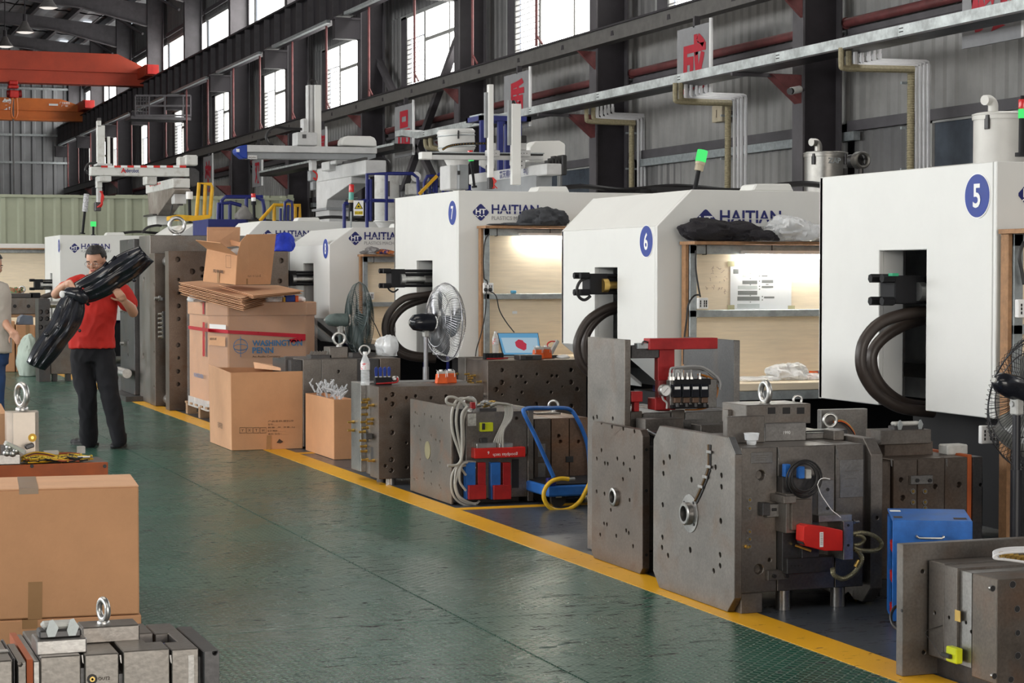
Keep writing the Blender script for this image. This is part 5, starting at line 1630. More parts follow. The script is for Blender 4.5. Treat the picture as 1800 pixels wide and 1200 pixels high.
zb0, zb1 = fz(1043, xb0, Yb), fz(787, xb0, Yb)
Yd = Yf - .08
plate(mi, ST, xb0, xs1 - .002, Yb, Yd, zb0, zb1, hy=[(1337, 835, .022), (1334, 1000, .022), (1353, 984, .008)], name='mold_plate', depth=.03)
plate(mi, ST, xs1 + .002, xs2 - .002, Yb + .0, Yd, zb0, zb1, hy=[], name='mold_plate')
plate(mi, ST, xs2 + .002, xb1, Yb, Yd, zb0, zb1, hy=[], name='mold_plate')
for px in (1371, 1473):
    a = P(px - 3, 795, Y=Yb - .002); b_ = P(px + 2, 806, Y=Yb - .002)
    MB().prism([P(px - 4, 789, Y=Yb - .001), P(px - 1, 789, Y=Yb - .001), P(px + 1, 807, Y=Yb - .001), P(px - 3, 803, Y=Yb - .001)], (0, -.002, 0)).build('pry_notch', STL, mi, smooth=False)
Yr = Yp - .015
xr0, xr1 = fx(1533, Yr), fx(1554, Yr)
plate(mi, ST, xr0, xr1, Yr, Yf, 0.012, fz(772, xr0, Yr), hy=[(1542, 910, .008), (1543, 786, .009)], name='clamp_plate', cut=.07, depth=.02)
box('spacer_block', STD, xb1, xr0, Yb + .03, Yd, zb0 + .02, zb1 - .01, mi)
box('support_block', ST, xb0 + .002, fx(1343, Yb), Yb, Yb + .2, 0, zb0, mi, .004)
for px in (1378, 1474):
    c = P(px, 1060, Y=Yb + .04)
    for dy in (0, .5): MB().cyl((c.x, Yb + .05 + dy, 0), (c.x, Yb + .05 + dy, zb0), .033, n=20).build('support_pillar', STL, mi)
# engraved plates
for (a0, b0, a1, b1) in ((1320, 795, 1358, 813), (1476, 808, 1517, 873)):
    a = P(a0, b0, Y=Yb); b_ = P(a1, b1, Y=Yb)
    tp_ = box('name_plate', STL, a.x, b_.x, Yb - .003, Yb, b_.z, a.z, mi, .002)
    for k in range(3):
        z = a.z + (b_.z - a.z) * (.3 + .2 * k)
        box('engraved_line', ST, a.x + (b_.x - a.x) * .2, a.x + (b_.x - a.x) * (.8 - .1 * k), Yb - .0035, Yb - .003, z - .0015, z + .0015, mi)
for (x, y) in ((1317, 878), (1317, 893), (1317, 934), (1317, 947), (1317, 960)): port(mi, x, y, Yb, .011)
bolt(mi, P(1310, 960, Y=Yb), (0, -1, 0), .006, .03)
# latch bracket and sliding core unit
def fbox(nm, m_, x0, y0, x1, y1, Y, d, par, bevel=.002):
    """box standing out of plane Y by d towards the camera"""
    a = P(x0, y0, Y=Y - d); b_ = P(x1, y1, Y=Y - d)
    return box(nm, m_, a.x, b_.x, Y - d, Y - .0005, b_.z, a.z, par, bevel)
fbox('latch_bracket', STL, 1348, 886, 1392, 907, Yb, .03, mi)
fbox('latch_end', STD, 1341, 884, 1354, 906, Yb, .05, mi)
fbox('latch_slot', BLACK, 1357, 893, 1366, 898, Yb, .032, mi)
fbox('slide_body', STD, 1376, 838, 1440, 1000, Yb, .05, mi)
fbox('slide_block', ST, 1382, 868, 1428, 935, Yb, .10, mi)
fbox('slide_block', STR, 1392, 878, 1426, 930, Yb, .12, mi)
fbox('slide_guide', ST, 1378, 872, 1400, 884, Yb, .13, mi)
fbox('carrier_plate', STL, 1438, 844, 1465, 912, Yb, .06, mi)
for y in (860, 893): 
    c = P(1455, y, Y=Yb - .061); MB().cyl(c, c + V((0, -.002, 0)), .008, n=10).build('screw_hole', BLACK, mi, smooth=False)
fbox('carrier_plate', STL, 1440, 906, 1498, 915, Yb, .12, mi)
fbox('carrier_end', STL, 1483, 916, 1500, 983, Yb, .14, mi)
for y in (923, 958):
    c = P(1491, y, Y=Yb - .141); MB().cyl(c, c + V((0, -.002, 0)), .006, n=10).build('screw_hole', BLACK, mi, smooth=False)
fbox('cylinder_end', STD, 1410, 930, 1440, 985, Yb, .07, mi)
fbox('base_rail', STD, 1384, 982, 1464, 1004, Yb, .08, mi)
for x in (1391, 1397, 1403, 1409):
    c = P(x, 994, Y=Yb - .081); MB().cyl(c, c + V((0, -.002, 0)), .004, n=8).build('screw_hole', BLACK, mi, smooth=False)
fbox('foot_clamp', ST, 1350, 1003, 1386, 1018, Yb, .03, mi)
for x in (1360, 1382):
    c = P(x, 1012, Y=Yb - .032); MB().cyl(c, c + V((0, -.012, 0)), .009, n=12).build('cap_screw', BLACK, mi)
MB().cyl(P(1398, 958, Y=Yb - .07), P(1426, 968, Y=Yb - .10), .006, n=8).build('brass_rod', BRASS, mi)
for (x, y) in ((1424, 926), (1411, 954), (1424, 957)):
    c = P(x, y, Y=Yb - .17); MB().cyl(c + V((0, .04, 0)), c + V((0, -.012, 0)), .007, n=10).build('cap_screw', BLACK, mi)
sw = T('limit_switch', 'bright red switch box with a white barcode strip on the biggest mold', 'switch', P(1448, 968, Y=Yb - .2))
MB().prism([P(x, y, Y=Yb - .19) for x, y in ((1413, 925), (1420, 922), (1453, 926), (1482, 932), (1482, 968), (1450, 968), (1418, 960), (1412, 950))], (0, .07, 0)).build('case', REDB, sw, smooth=False, bevel=.003)
a = P(1441, 935, Y=Yb - .192); b_ = P(1447, 961, Y=Yb - .192)
box('barcode_strip', PRW, a.x, b_.x, Yb - .193, Yb - .1915, b_.z, a.z, sw)
for k in range(8): 
    z = a.z - (a.z - b_.z) * (.1 + .1 * k)
    box('barcode_bar', INK, a.x + .003, b_.x - .003, Yb - .1936, Yb - .193, z - .0012, z + .0006, sw)
for lb, pts, r in (('ribbed steel hose looping right of the red switch box', [(1498, 938), (1515, 936), (1535, 941), (1549, 953), (1545, 965), (1528, 968), (1510, 966), (1500, 962)], .009),
                   ('second ribbed hose loop inside the first, right of the red switch box', [(1500, 958), (1512, 956), (1519, 948), (1514, 942), (1503, 940)], .008),
                   ('ribbed hose curling down below the red switch box', [(1508, 968), (1515, 982), (1507, 1000), (1494, 1012), (1480, 1017), (1466, 1010), (1463, 998)], .010)):
    pp = spline([P(x, y, Y=Yb - .13) for x, y in pts], 14)
    rr = [r * (1 + .16 * (k % 2)) for k in range(len(pp))]
    tag(MB().tube(pp, rr, 8).build('armoured_hose', mat('armoured_hose', (.23, .21, .13), metal=.6, rough=.4), smooth=False), lb, 'hose')
bolt(mi, P(1499, 917, Y=Yb - .12), (1, 0, 0), .007, .03, STL)
MB().cyl(P(1502, 966, Y=Yb - .13), P(1513, 970, Y=Yb - .13), .008, n=8).build('hose_nut', BRASS, mi)
MB().cyl(P(1503, 996, Y=Yb - .13), P(1509, 984, Y=Yb - .13), .008, n=8).build('hose_nut', BRASS, mi)
# coiled cable with blue plugs
cc = T('coiled_cable', 'coil of black cable with blue plugs hanging on the biggest mold', 'cable', P(1414, 876, Y=Yb - .1))
random.seed(5)
for k in range(6):
    c = P(1413 + random.uniform(-2, 2), 840 + random.uniform(-2, 3), Y=Yb - .09 - .01 * k)
    R_ = (.084 - .005 * k)
    MB().torus(c, (random.uniform(-.1, .1), 1, random.uniform(-.1, .1)), R_, .0042, 36, 6).build('cable_turn', BLACK, cc)
fbox('plug', BLUE, 1405, 820, 1415, 841, Yb - .1, .03, cc, .003)
fbox('plug', GREYG, 1417, 825, 1427, 841, Yb - .09, .03, cc, .003)
fbox('plug', BLUE, 1380, 816, 1390, 838, Yb - .04, .03, cc, .003)
MB().tube(spline([P(x, y, Y=Yb - .15) for x, y in ((1437, 852), (1443, 868), (1452, 882), (1462, 896), (1472, 904), (1478, 909))]), .0018, 6).build('white_tail', PRW, cc)
MB().tube(spline([P(x, y, Y=Yb - .15) for x, y in ((1437, 852), (1441, 843), (1449, 840), (1459, 842))]), .0018, 6).build('white_tail', PRW, cc)

# things on top of the big mould
zt1 = zb1
b1 = P(1278, 786, Y=Yb + .1)
def tbox(nm, m_, x0, y0, x1, y1, Y, d, par=None, bevel=.003, z0=None, **k):
    """box whose camera face fills the pixel rectangle on plane Y and goes back by d"""
    a = P(x0, y0, Y=Y); b_ = P(x1, y1, Y=Y)
    return box(nm, m_, a.x, b_.x, Y, Y + d, b_.z if z0 is None else z0, a.z, par, bevel, **k)
tb = T('steel_block', 'flat steel block with a comb of three notches and an eyebolt on the biggest mold', 'block', P(1368, 744, Y=Yb + .3))
tbox('comb_slab', ST, 1312, 712, 1425, 744, Yb + .30, .25, tb)
for x in (1350, 1376, 1401): tbox('notch', BLACK, x, 716, x + 13, 727, Yb + .298, .003, tb, 0)
eyebolt(tb, P(1345, 714, Y=Yb + .42), .044, .014, (1, 0, 0))
eyebolt(tb, P(1402, 714, Y=Yb + .50), .02, .006, (.2, 1, 0))
sb = T('steel_block', 'small steel riser block scribbled in chalk under the comb block', 'block', P(1381, 778, Y=Yb + .25))
tbox('block_body', STL, 1345, 744, 1417, 778, Yb + .25, .2, sb, z0=zb1)
text('1990', P(1383, 760, Y=Yb + .248), NX, NZ, .014, PRW, sb, center=True)
sb = T('steel_plate', 'upright bright steel plate behind the clear cup', 'plate', P(1311, 786, Y=Yb + .2))
tbox('plate_body', ST, 1278, 732, 1344, 785, Yb + .22, .03, sb, z0=zb1)
tag(tbox('steel_bar', ST, 1279, 720, 1312, 736, Yb + .45, .05, z0=zb1), 'grey steel bar behind the upright plate by the clear cup', 'bar')
cup = T('plastic_cup', 'small clear plastic cup standing on the biggest mold', 'cup', P(1321, 786, Y=Yb + .12))
c = P(1321, 786, Y=Yb + .12); c.z = zb1 + .001
MB().lathe(c, [(.019, 0), (.021, .004), (.022, .018), (.030, .022), (.034, .050), (.036, .052)], n=24, cap=False).add([c + V((math.cos(g * PI / 6) * .019, math.sin(g * PI / 6) * .019, 0)) for g in range(12)], [tuple(range(12))]).build('cup_wall', CLEAR, cup, solid=.001)
tag(box('steel_rod_bundle', STL, fx(1418, Yb + .3), fx(1470, Yb + .3), Yb + .30, Yb + .36, zb1, zb1 + .03, None, .004), 'short bright steel rod lying right of the riser block', 'rod')
for (a0, b0, a1, b1, dy, m_, lb) in ((1417, 757, 1490, 788, .34, STD, 'dark slotted steel block behind the coil of cable'), (1466, 757, 1484, 778, .20, ST, 'narrow steel key block right of the dark slotted block')):
    tag(tbox('steel_block', m_, a0, b0, a1, b1, Yb + dy, .10, z0=zb1), lb, 'block')

# ---------- H2 mould (second clamp plate) and tall H1 mould behind it
Xh = P(1128, 1011, Z=0).x
Yh = P(1129, 1000, X=Xh).y
Yh2 = P(1040, 950, X=Xh).y
mh = T('injection_mold', 'steel mold left of the biggest one, small ring on its drilled plate', 'mold', (Xh + .3, Yh + .4, 0))
HH = Z3([(190, 10), (252, 33), (318, 45), (383, 60), (190, 170), (163, 220), (283, 220), (210, 247), (227, 250), (320, 250), (383, 213), (357, 285), (316, 340), (162, 412), (208, 425), (355, 462), (245, 520), (205, 600), (222, 605), (335, 640), (350, 655), (183, 665), (277, 672), (375, 732), (243, 835), (307, 858), (372, 885), (182, 815)], 1000, 740, 3.333)
xh1 = fx(1143, Yh)
plate(mh, STB, Xh, xh1, Yh, Yh2, 0.004, fz(756, Xh, Yh), hx=HH, name='clamp_plate', cut=.03, depth=.025, bevel=.002, hr=.010)
cr = P(1082, 873, X=Xh)
MB().lathe(cr, [(.048, 0), (.048, .018), (.044, .021), (.032, .021), (.030, 0), (.001, 0)], (-1, 0, 0), 36).build('locating_ring', STL, mh)
zb_ = fz(790, xh1, Yh)
Yhb = min(Yh2 - .05, P(1098, 700, X=P(1040, 967, Z=0).x).y - .03)
box('mold_plate', STD, xh1, xh1 + .13, Yh + .02, Yhb, .12, zb_ + .01, mh, .003)
box('mold_plate', STB, xh1 + .133, xh1 + .30, Yh + .01, Yhb, .10, zb_ + .04, mh, .003)
for (x, y) in ((1128, 790), (1127, 862), (1127, 975)):
    c = P(1136, y, Y=Yh - .001); MB().cyl(c, c + V((0, -.002, 0)), .008, n=10).build('screw_hole', BLACK, mh, smooth=False)
tops = ((1134, 737, 1202, 765, .35), (1202, 738, 1237, 755, .5), (1232, 747, 1278, 770, .25), (1143, 760, 1172, 790, .12))
for i, (a0, b0, a1, b1, dy) in enumerate(tops):
    tbox('top_block', (ST, STL, ST, STD)[i], a0, b0, a1, b1, Yh + dy, .12, mh, z0=.5)
MB().tube(spline([P(x, y, Y=Yh + .1) for x, y in ((1137, 756), (1146, 762), (1155, 765), (1163, 772), (1158, 778))]), .008, 6).build('hose_stub', GREYG, mh)
for i in range(3): MB().cyl(P(1137 + i * 7, 757 + i * 4, Y=Yh + .08), P(1152 + i * 5, 764 + i * 3, Y=Yh + .08), .007, n=8).build('pipe_stub', CHR, mh)
box('base_skid', STD, xh1, xh1 + .25, Yh + .1, Yhb - .05, 0, .10, mh)

Xt = P(1040, 967, Z=0).x
Yt = P(1098, 700, X=Xt).y
Yt2 = P(1033, 700, X=Xt).y
mt = T('injection_mold', 'tall mold with two upright steel plates carrying a red bracket and black valves', 'mold', (Xt + .4, Yt + .3, 0))
zt = fz(597, Xt, Yt)
plate(mt, ST, Xt, fx(1109, Yt), Yt, Yt2, .003, zt, hx=Z3([(172, 618), (197, 610), (308, 622), (195, 725)], 1000, 580, 4), name='clamp_plate', depth=.02, bevel=.002)
xq0, xq1 = fx(1290, Yt), fx(1301, Yt)
plate(mt, STD, xq0, xq1, Yt, Yt + .62, .003, fz(598, xq0, Yt), name='clamp_plate', bevel=.002)
box('plate_edge', STL, xq0 + .001, xq1 - .001, Yt - .002, Yt, .2, fz(598, xq0, Yt) - .003, mt)
zbb = fz(722, Xt + .3, Yt)
for i, (a0, a1, mm) in enumerate(((1109, 1131, ST), (1132, 1181, STL), (1182, 1206, ST), (1206, 1277, STL), (1277, 1290, STD))):
    box('mold_plate', mm, fx(a0, Yt + .05) + .002, fx(a1, Yt + .05), Yt + .06, Yt + .6, .1, zbb - .01 * (i % 2), mt, .004)
box('base_skid', STD, Xt + .15, xq0 - .05, Yt + .12, Yt + .55, 0, .1, mt)
tbox('red_cross_bar', RED, 1142, 595, 1262, 613, Yt - .02, .08, mt)
tbox('red_post', RED, 1157, 613, 1186, 668, Yt + .02, .05, mt)
tbox('red_post', mat('worn_red', (.20, .03, .03), var=.5, scale=14), 1158, 668, 1178, 722, Yt + .02, .05, mt)
tbox('red_base_block', RED, 1152, 700, 1188, 720, Yt - .04, .1, mt)
tbox('red_block', RED, 1110, 688, 1130, 706, Yt, .06, mt)
tbox('red_post', RED, 1115, 706, 1124, 723, Yt + .01, .04, mt)
tbox('grey_arm', STD, 1110, 607, 1160, 629, Yt + .02, .06, mt)
tbox('arm_clamp', GALV, 1121, 603, 1145, 613, Yt + .0, .05, mt)
MB().tube(spline([P(x, y, Y=Yt) for x, y in ((1128, 606), (1132, 600), (1140, 602), (1144, 606))]), .005, 6).build('clamp_hook', STD, mt)
vm = T('valve_manifold', 'row of four black valves with a round gauge in front of the tall mold', 'valves', P(1215, 718, Y=Yt - .1))
YV = Yt - .10
tbox('manifold_block', STL, 1178, 668, 1260, 716, YV, .05, vm)
tbox('manifold_top', DARKP, 1186, 667, 1250, 676, YV - .015, .05, vm)
for k in range(4):
    x = 1184 + k * 16
    vb_ = tbox('valve_body', BLKP, x, 675, x + 14.5, 698, YV - .04, .04, vm)
    tbox('valve_label', PRW, x + 2, 679.5, x + 12, 684, YV - .042, .002, vb_, 0)
    tbox('valve_coil', mat('bronze_coil', (.16, .10, .07), metal=.6, rough=.4), x + 2, 698, x + 13, 708, YV - .03, .03, vb_)
    c = P(x + 7, 708, Y=YV - .02)
    MB().cyl(c, c - V((0, 0, .02)), .012, n=10).build('valve_knob', STD, vb_)
    c = P(x + 3, 676, Y=YV + .01)
tbox('manifold_foot', DARKP, 1181, 712, 1246, 717, YV - .02, .06, vm)
for x in (1178, 1183, 1192, 1199, 1208, 1215, 1230):
    a = P(x, 668, Y=YV); b_ = P(x, 655, Y=YV)
    MB().cyl(a, b_, .008, n=10).cyl(a, a + V((0, 0, .018)), .012, n=6).build('hose_fitting', CHR, vm)
for k, (xs, xe, ym, ye) in enumerate(((1178, 1266, 644, 684), (1184, 1264, 647, 680), (1199, 1262, 648, 676), (1215, 1256, 652, 672))):
    MB().tube(spline([P(x, y, Y=YV + .0 + .012 * k) for x, y in ((xs, 656), (xs + 1, 649), (xs + 8, 646 + k), ((xs + xe) / 2 + 8, ym), (xe - 10, ym + 14), (xe, ye - 12), (xe - 1, ye))]), .006, 8).build('grey_air_hose', mat('grey_hose', (.30, .30, .30), rough=.4), vm)
for k in range(3):
    MB().tube(spline([P(x - k * 3, y, Y=YV + .03 + .01 * k) for x, y in ((1232, 658), (1250, 664), (1261, 678), (1260, 696), (1250, 712), (1232, 719), (1210, 720))]), .004, 6).build('orange_wire', mat('orange_wire', (.45, .16, .02)), vm)
gc = P(1169, 686, Y=YV - .05)
MB().lathe(gc, [(.032, .02), (.032, -.01), (.028, -.014), (.027, -.01)], (0, 1, 0), 28, cap=False).build('gauge_rim', CHR, vm)
MB().cyl(gc + V((0, .018, 0)), gc + V((0, -.008, 0)), .027, n=28).build('gauge_face', PRW, vm, smooth=False)
MB().bar(gc + V((-.012, -.009, -.012)), gc + V((.014, -.009, .014)), .003, .001).build('gauge_needle', BLACK, vm, smooth=False)
MB().tube(spline([P(x, y, Y=YV) for x, y in ((1164, 696), (1166, 702), (1172, 708), (1172, 718))]), .005, 6).build('gauge_tube', GREYG, vm)

# ---------- J mould behind the blue cabinet
YJ = 8.02
mj = T('injection_mold', 'mold with brass ports and grey connectors behind the blue cabinet', 'mold', (4.9, 8.3, 0))
xj = [fx(x, YJ) for x in (1556, 1572, 1615, 1663, 1703, 1709, 1728)]
zj = fz(806, xj[2], YJ)
jh = [(1584, 843, .010), (1587, 875, .012), (1644, 855, .011), (1686, 852, .013), (1724, 852, .008)]
for i in range(4): plate(mj, STB, xj[i] + .001, xj[i + 1] - .001, YJ + (.0 if i else .02), YJ + .45, .08, zj - (.0 if i else .01), hy=[h for h in jh if True], name='mold_plate', depth=.03)
box('insulating_plate', mat('orange_insulation', (.33, .07, .015), rough=.6, var=.2), xj[4], xj[5] + .004, YJ, YJ + .45, .05, zj + .01, mj)
plate(mj, STD, xj[5] + .005, xj[6], YJ - .01, YJ + .5, .0, zj + .0, hy=[(1724, 852, .008)], name='clamp_plate', depth=.03)
box('base_skid', STD, xj[0], xj[4], YJ + .03, YJ + .4, 0, .08, mj)
fbox('strap_plate', STL, 1601, 836, 1640, 850, YJ, .02, mj)
for x in (1612, 1634): 
    c = P(x, 844, Y=YJ - .021); MB().cyl(c, c + V((0, -.008, 0)), .009, n=12).build('cap_screw', BLACK, mj)
for (x, y) in ((1604, 863), (1625, 863), (1604, 882), (1625, 882), (1625, 893)): port(mj, x, y, YJ, .013)
for px in (1567, 1664): MB().prism([P(px - 2, 806, Y=YJ - .001), P(px + 1, 806, Y=YJ - .001), P(px + 1, 820, Y=YJ - .001), P(px - 1, 818, Y=YJ - .001)], (0, -.002, 0)).build('pry_notch', STL, mj, smooth=False)
ta = tbox('top_block', STB, 1555, 778, 1640, 801, YJ + .18, .14, mj, z0=zj - .005)
tb_ = tbox('top_block', ST, 1548, 757, 1637, 779, YJ + .14, .14, mj)
a = P(1572, 757, Y=YJ + .16); b_ = P(1624, 757, Y=YJ + .16)
connector(mj, a.x, b_.x, YJ + .16, YJ + .22, a.z, .04)
tag(tbox('cable_connector', GREYG, 1665, 782, 1702, 805, YJ + .1, .08, z0=zj, bevel=.006), 'pale grey connector box at the right end of the mold behind the cabinet', 'connector')
pl = T('steel_plate', 'upright grey plate with an eyebolt and thin wires under machine 5', 'plate', P(1484, 762, Y=9.0))
tbox('plate_body', STL, 1443, 720, 1525, 765, 8.9, .04, pl, z0=.0)
eyebolt(pl, P(1459, 755, Y=8.84), .032, .009, (.25, 1, 0))
box('eyebolt_ledge', STD, P(1445, 755, Y=8.84).x, P(1475, 755, Y=8.84).x, 8.78, 8.9, .3, P(1459, 755.5, Y=8.84).z, pl)
for k in range(3):
    MB().tube(spline([P(x, y + k * 2, Y=8.88 - .004 * k) for x, y in ((1465, 740), (1478, 738), (1490, 744), (1500, 756), (1503, 764))]), .003, 5).build('wire', (BRASS, ORANGE, BLACK)[k], pl)

# ---------- blue cabinet
ct = P(1568, 1100, Z=0)
xc0, yc0 = ct.x, ct.y
AC = math.radians(26.6)
wc = .4
for _ in range(20):
    q = V((xc0 + wc * math.cos(AC), yc0 - wc * math.sin(AC), 0))
    wc *= 1 - (fx(1712, q.y) < q.x) * .04 + (fx(1712, q.y) > q.x) * .03
cab = T('tool_cabinet', 'small blue steel cabinet with sloping top and red shelves', 'cabinet', (xc0, yc0, 0))
xc1 = xc0 + wc; zc1 = fz(914, xc0, yc0); yc1 = yc0 + .30; zc2 = fz(893, xc0 + .13, yc0 + .27)
def xf(px): return xc0 + wc * (px - 1568) / 144
MB().prism([(xc0, yc0, .02), (xc0, yc0 + .015, .02), (xc0, yc0 + .015, zc1), (xc0, yc0, zc1)], (wc, 0, 0)).build('front_panel', BLUE, cab, smooth=False, bevel=.002)
MB().prism([(xc0, yc0, zc1), (xc0, yc1, zc2), (xc0, yc1, zc2 - .01), (xc0, yc0 + .01, zc1 - .01)], (wc, 0, 0)).build('sloping_top', BLUE, cab, smooth=False, bevel=.002)
box('back_panel', BLUE, xc0, xc1, yc1 - .01, yc1, .02, min(zc1, zc2) - .01, cab)
box('side_panel', BLUE, xc1 - .01, xc1, yc0 + .015, yc1 - .01, .02, zc1 - .012, cab)
box('side_post', BLUE, xc0, xc0 + .01, yc1 - .13, yc1 - .01, .02, zc1 - .012, cab)
for i, zz in enumerate((.06, .20, .33)):
    sf = box('shelf', REDB, xc0 + .002, xc1 - .02, yc0 + .02, yc1 - .015, zz, zz + .008, cab)
    for k in range(7): box('shelf_rib', REDB, xc0 + .001, xc0 + .012, yc0 + .03 + k * .018, yc0 + .036 + k * .018, zz - .02, zz + .02, sf)
hy = yc0 - .03; zh = fz(938, xc0 + .15, yc0)
MB().tube([(xf(1611), yc0, zh), (xf(1611), hy, zh), (xf(1615), hy, zh - .006), (xf(1655), hy, zh - .006), (xf(1659), hy, zh), (xf(1659), yc0, zh)], .005, 8).build('handle', CHR, cab)
box('label_holder', STL, xf(1606), xf(1629), yc0 - .004, yc0, zh - .045, zh - .033, cab)
for (a0, u0, a1, u1, m_) in ((1570, .70, 1590, .84, PRW), (1572, .18, 1588, .32, INK), (1680, .12, 1704, .26, INK)):
    def tz(u): return zc1 + (zc2 - zc1) * u + .001
    MB().quad(*[(xf(x), yc0 + .3 * u, tz(u)) for x, u in ((a0, u0), (a1, u0), (a1, u1), (a0, u1))]).build('sticker', m_, cab, smooth=False)
for (x, y) in ((xc0 + .03, yc0 + .03), (xc1 - .03, yc0 + .03), (xc0 + .03, yc1 - .03), (xc1 - .03, yc1 - .03)): MB().cyl((x, y, 0), (x, y, .02), .015, n=10).build('foot', BLACK, cab)
cab.rotation_euler = (0, 0, -AC)

# ---------- K mould at the lower right corner
g = P(1586, 1190, Z=0)
mk = T('injection_mold', 'mold cut by the lower right corner with a yellow-green sensor on its side', 'mold', (g.x + .3, g.y, 0))
XK, YK = g.x, g.y
zk = fz(957, XK, YK)
holed('clamp_plate', ST, [(XK, YK, .003), (XK, YK + .045, .003), (XK, YK + .045, zk), (XK, YK, zk)], (.75, 0, 0), [(P(1622, 1004, Y=YK), (0, 1, 0), .008), (P(1624, 1146, Y=YK), (0, 1, 0), .008)], mk, .002, .03)
c = P(1585.5, 1073, X=XK + .0); MB().cyl(P(1585.5, 1073, X=XK), P(1585.5, 1073, X=XK) + V((-.002, 0, 0)), .006, n=8).build('screw_hole', BLACK, mk, smooth=False)
xk = fx(1632, YK); zk1 = fz(983, xk, YK); yk0 = P(1703, 1100, X=xk).y
ys = [P(p, 1100, X=xk).y for p in (1632, 1659, 1682, 1703)]
for i in range(3):
    hs = [(1643, 1077), (1668, 1085), (1698, 1094), (1707, 1110)]
    m_ = (ST, ST, STL)[i]
    plate(mk, m_, xk + (.0 if i < 2 else .012), xk + .55, ys[i + 1] + .001, ys[i] - .001, .08, zk1 - (.0, .004, .012)[i], hx=hs, name='mold_plate', depth=.02, hr=.007)
plate(mk, STR, xk + .012, xk + .55, yk0 - .16, yk0 - .001, .05, zk1 - .012, hy=[], name='clamp_plate')
plate(mk, STR, xk + .012, xk + .55, yk0 - .162, yk0 - .160, .05, zk1 - .013, hy=[], name='face_skin', bevel=0)
# holes on the near face (real bores)
nf = yk0 - .163
for (x, y, r) in ((1745, 1034, .010), (1780, 1027, .012), (1788, 1070, .011), (1789, 1112, .010), (1789, 1152, .012), (1748, 1188, .010), (1777, 1194, .011)):
    c = P(x, y, Y=nf)
    MB().lathe(c, [(r * 1.15, 0), (r * 1.15, .001), (r, .001), (r, -.012)], (0, -1, 0), 16, cap=False).build('bore_rim', STL, mk)
    MB().cyl(c + V((0, 0, 0)), c + V((0, -.0008, 0)), r, n=16).build('bore', BLACK, mk, smooth=False)
box('base_skid', STD, xk + .05, xk + .5, yk0 - .1, YK, 0, .08, mk)
sn = T('safety_plug', 'yellow-green plug with black lever on the lower right mold', 'sensor', P(1685, 1160, X=xk - .02))
c = P(1684, 1150, X=xk - .0)
LIME = mat('lime_plastic', (.50, .55, .01), rough=.4)
box('plug_body', LIME, xk - .03, xk - .001, c.y - .035, c.y + .035, c.z - .028, c.z + .028, sn, .004)
box('lever', BLACK, xk - .045, xk - .03, c.y - .01, c.y + .045, c.z - .012, c.z + .004, sn, .003)
MB().tube(spline([V((xk - .04, c.y + .05, c.z - .01)), V((xk - .02, c.y + .14, c.z + .02)), V((xk - .01, c.y + .2, c.z + .05)), V((xk - .004, c.y + .1, c.z + .09))]), .0012, 5).build('thin_wire', BLACK, sn)
c = P(1684, 1082, X=xk); box('copper_patch', BRASS, xk - .002, xk - .0, c.y - .018, c.y + .018, c.z - .02, c.z + .02, mk)
hb_ = T('hose_bundle', 'pale hoses with brass joints lying on the lower right mold', 'hose', P(1780, 985, Y=yk0))
for k in range(4):
    MB().tube(spline([P(x, y + k * 2.5, Y=yk0 + .05 - k * .04) for x, y in ((1840, 962), (1800, 962), (1765, 964), (1748, 969), (1750, 974), (1770, 976), (1800, 980))]), .005, 6).build('hose', PVC, hb_)
for k in range(5):
    bolt(hb_, P(1758 + k * 9, 975 + k * 1.5, Y=yk0 - .05), (1, -.1, .1), .008, .03, BRASS, 'brass_joint')
cable('black cable looping on the floor left of the lower right mold', [P(1583, 1062, Y=YK + .3), P(1572, 1068, Y=YK + .3), P(1566, 1082, Y=YK + .28), P(1570, 1098, Y=YK + .25), P(1582, 1108, Y=YK + .15)], .006)
gp = P(1553, 1070, Z=.0)
tag(heap('work_glove', mat('yellow_black_glove', (.45, .33, .03), c2=(.02, .02, .02), scale=20, rough=.8, soft=(.45, .55)), (gp.x + .02, gp.y + .25, 0), (.05, .05, .035), 61, .5, 14, res=16), 'yellow and black glove on the floor beside the blue cabinet', 'glove')

# ---------- C mould with brass fittings
g = P(686, 853, Z=0)
YC_ = g.y - .0
XC = fx(665, YC_)
z0c, z1c = fz(842, XC, YC_), fz(680, XC, YC_)
mc = T('injection_mold', 'mold dotted with brass fittings carrying a water bottle and orange connectors', 'mold', (XC + .4, YC_ + .4, 0))
HC = Z3([(338, 350, .016), (430, 370), (490, 360), (592, 372), (690, 360), (337, 412, .016), (295, 380), (328, 497, .008), (335, 600, .017), (430, 668, .008), (325, 705, .007), (332, 780, .017), (290, 820), (430, 828), (330, 850, .016)], 600, 600, 3.75)
yc = [YC_, P(650, 700, X=XC).y, P(641, 700, X=XC).y, P(624, 700, X=XC).y]
plate(mc, STB, XC, fx(850, YC_), YC_, yc[1] - .001, z0c, z1c, hy=HC, name='mold_plate', depth=.05)
plate(mc, ST, XC + .01, fx(850, YC_) - .02, yc[1] + .001, yc[2], z0c + .01, z1c - .0, name='mold_plate')
plate(mc, STL, XC - .03, fx(850, YC_), yc[2] + .002, yc[3], z0c + .02, z1c + .01, name='clamp_plate')
for (x, y) in Z3([(185, 382), (215, 420), (175, 400), (178, 435), (175, 480), (210, 512), (170, 530), (208, 540), (180, 568), (160, 595), (163, 652), (168, 690), (218, 785), (178, 778), (170, 722), (85, 530), (85, 585)], 600, 600, 3.75):
    bolt(mc, P(x, y, X=XC - .001) if x > 640 else P(x, y, X=XC - .032), (-1, 0, 0), .008, .05)
tbox('valve_block', STD, 643, 762, 655, 772, P(650, 767, X=XC - .03).y, .06, mc)
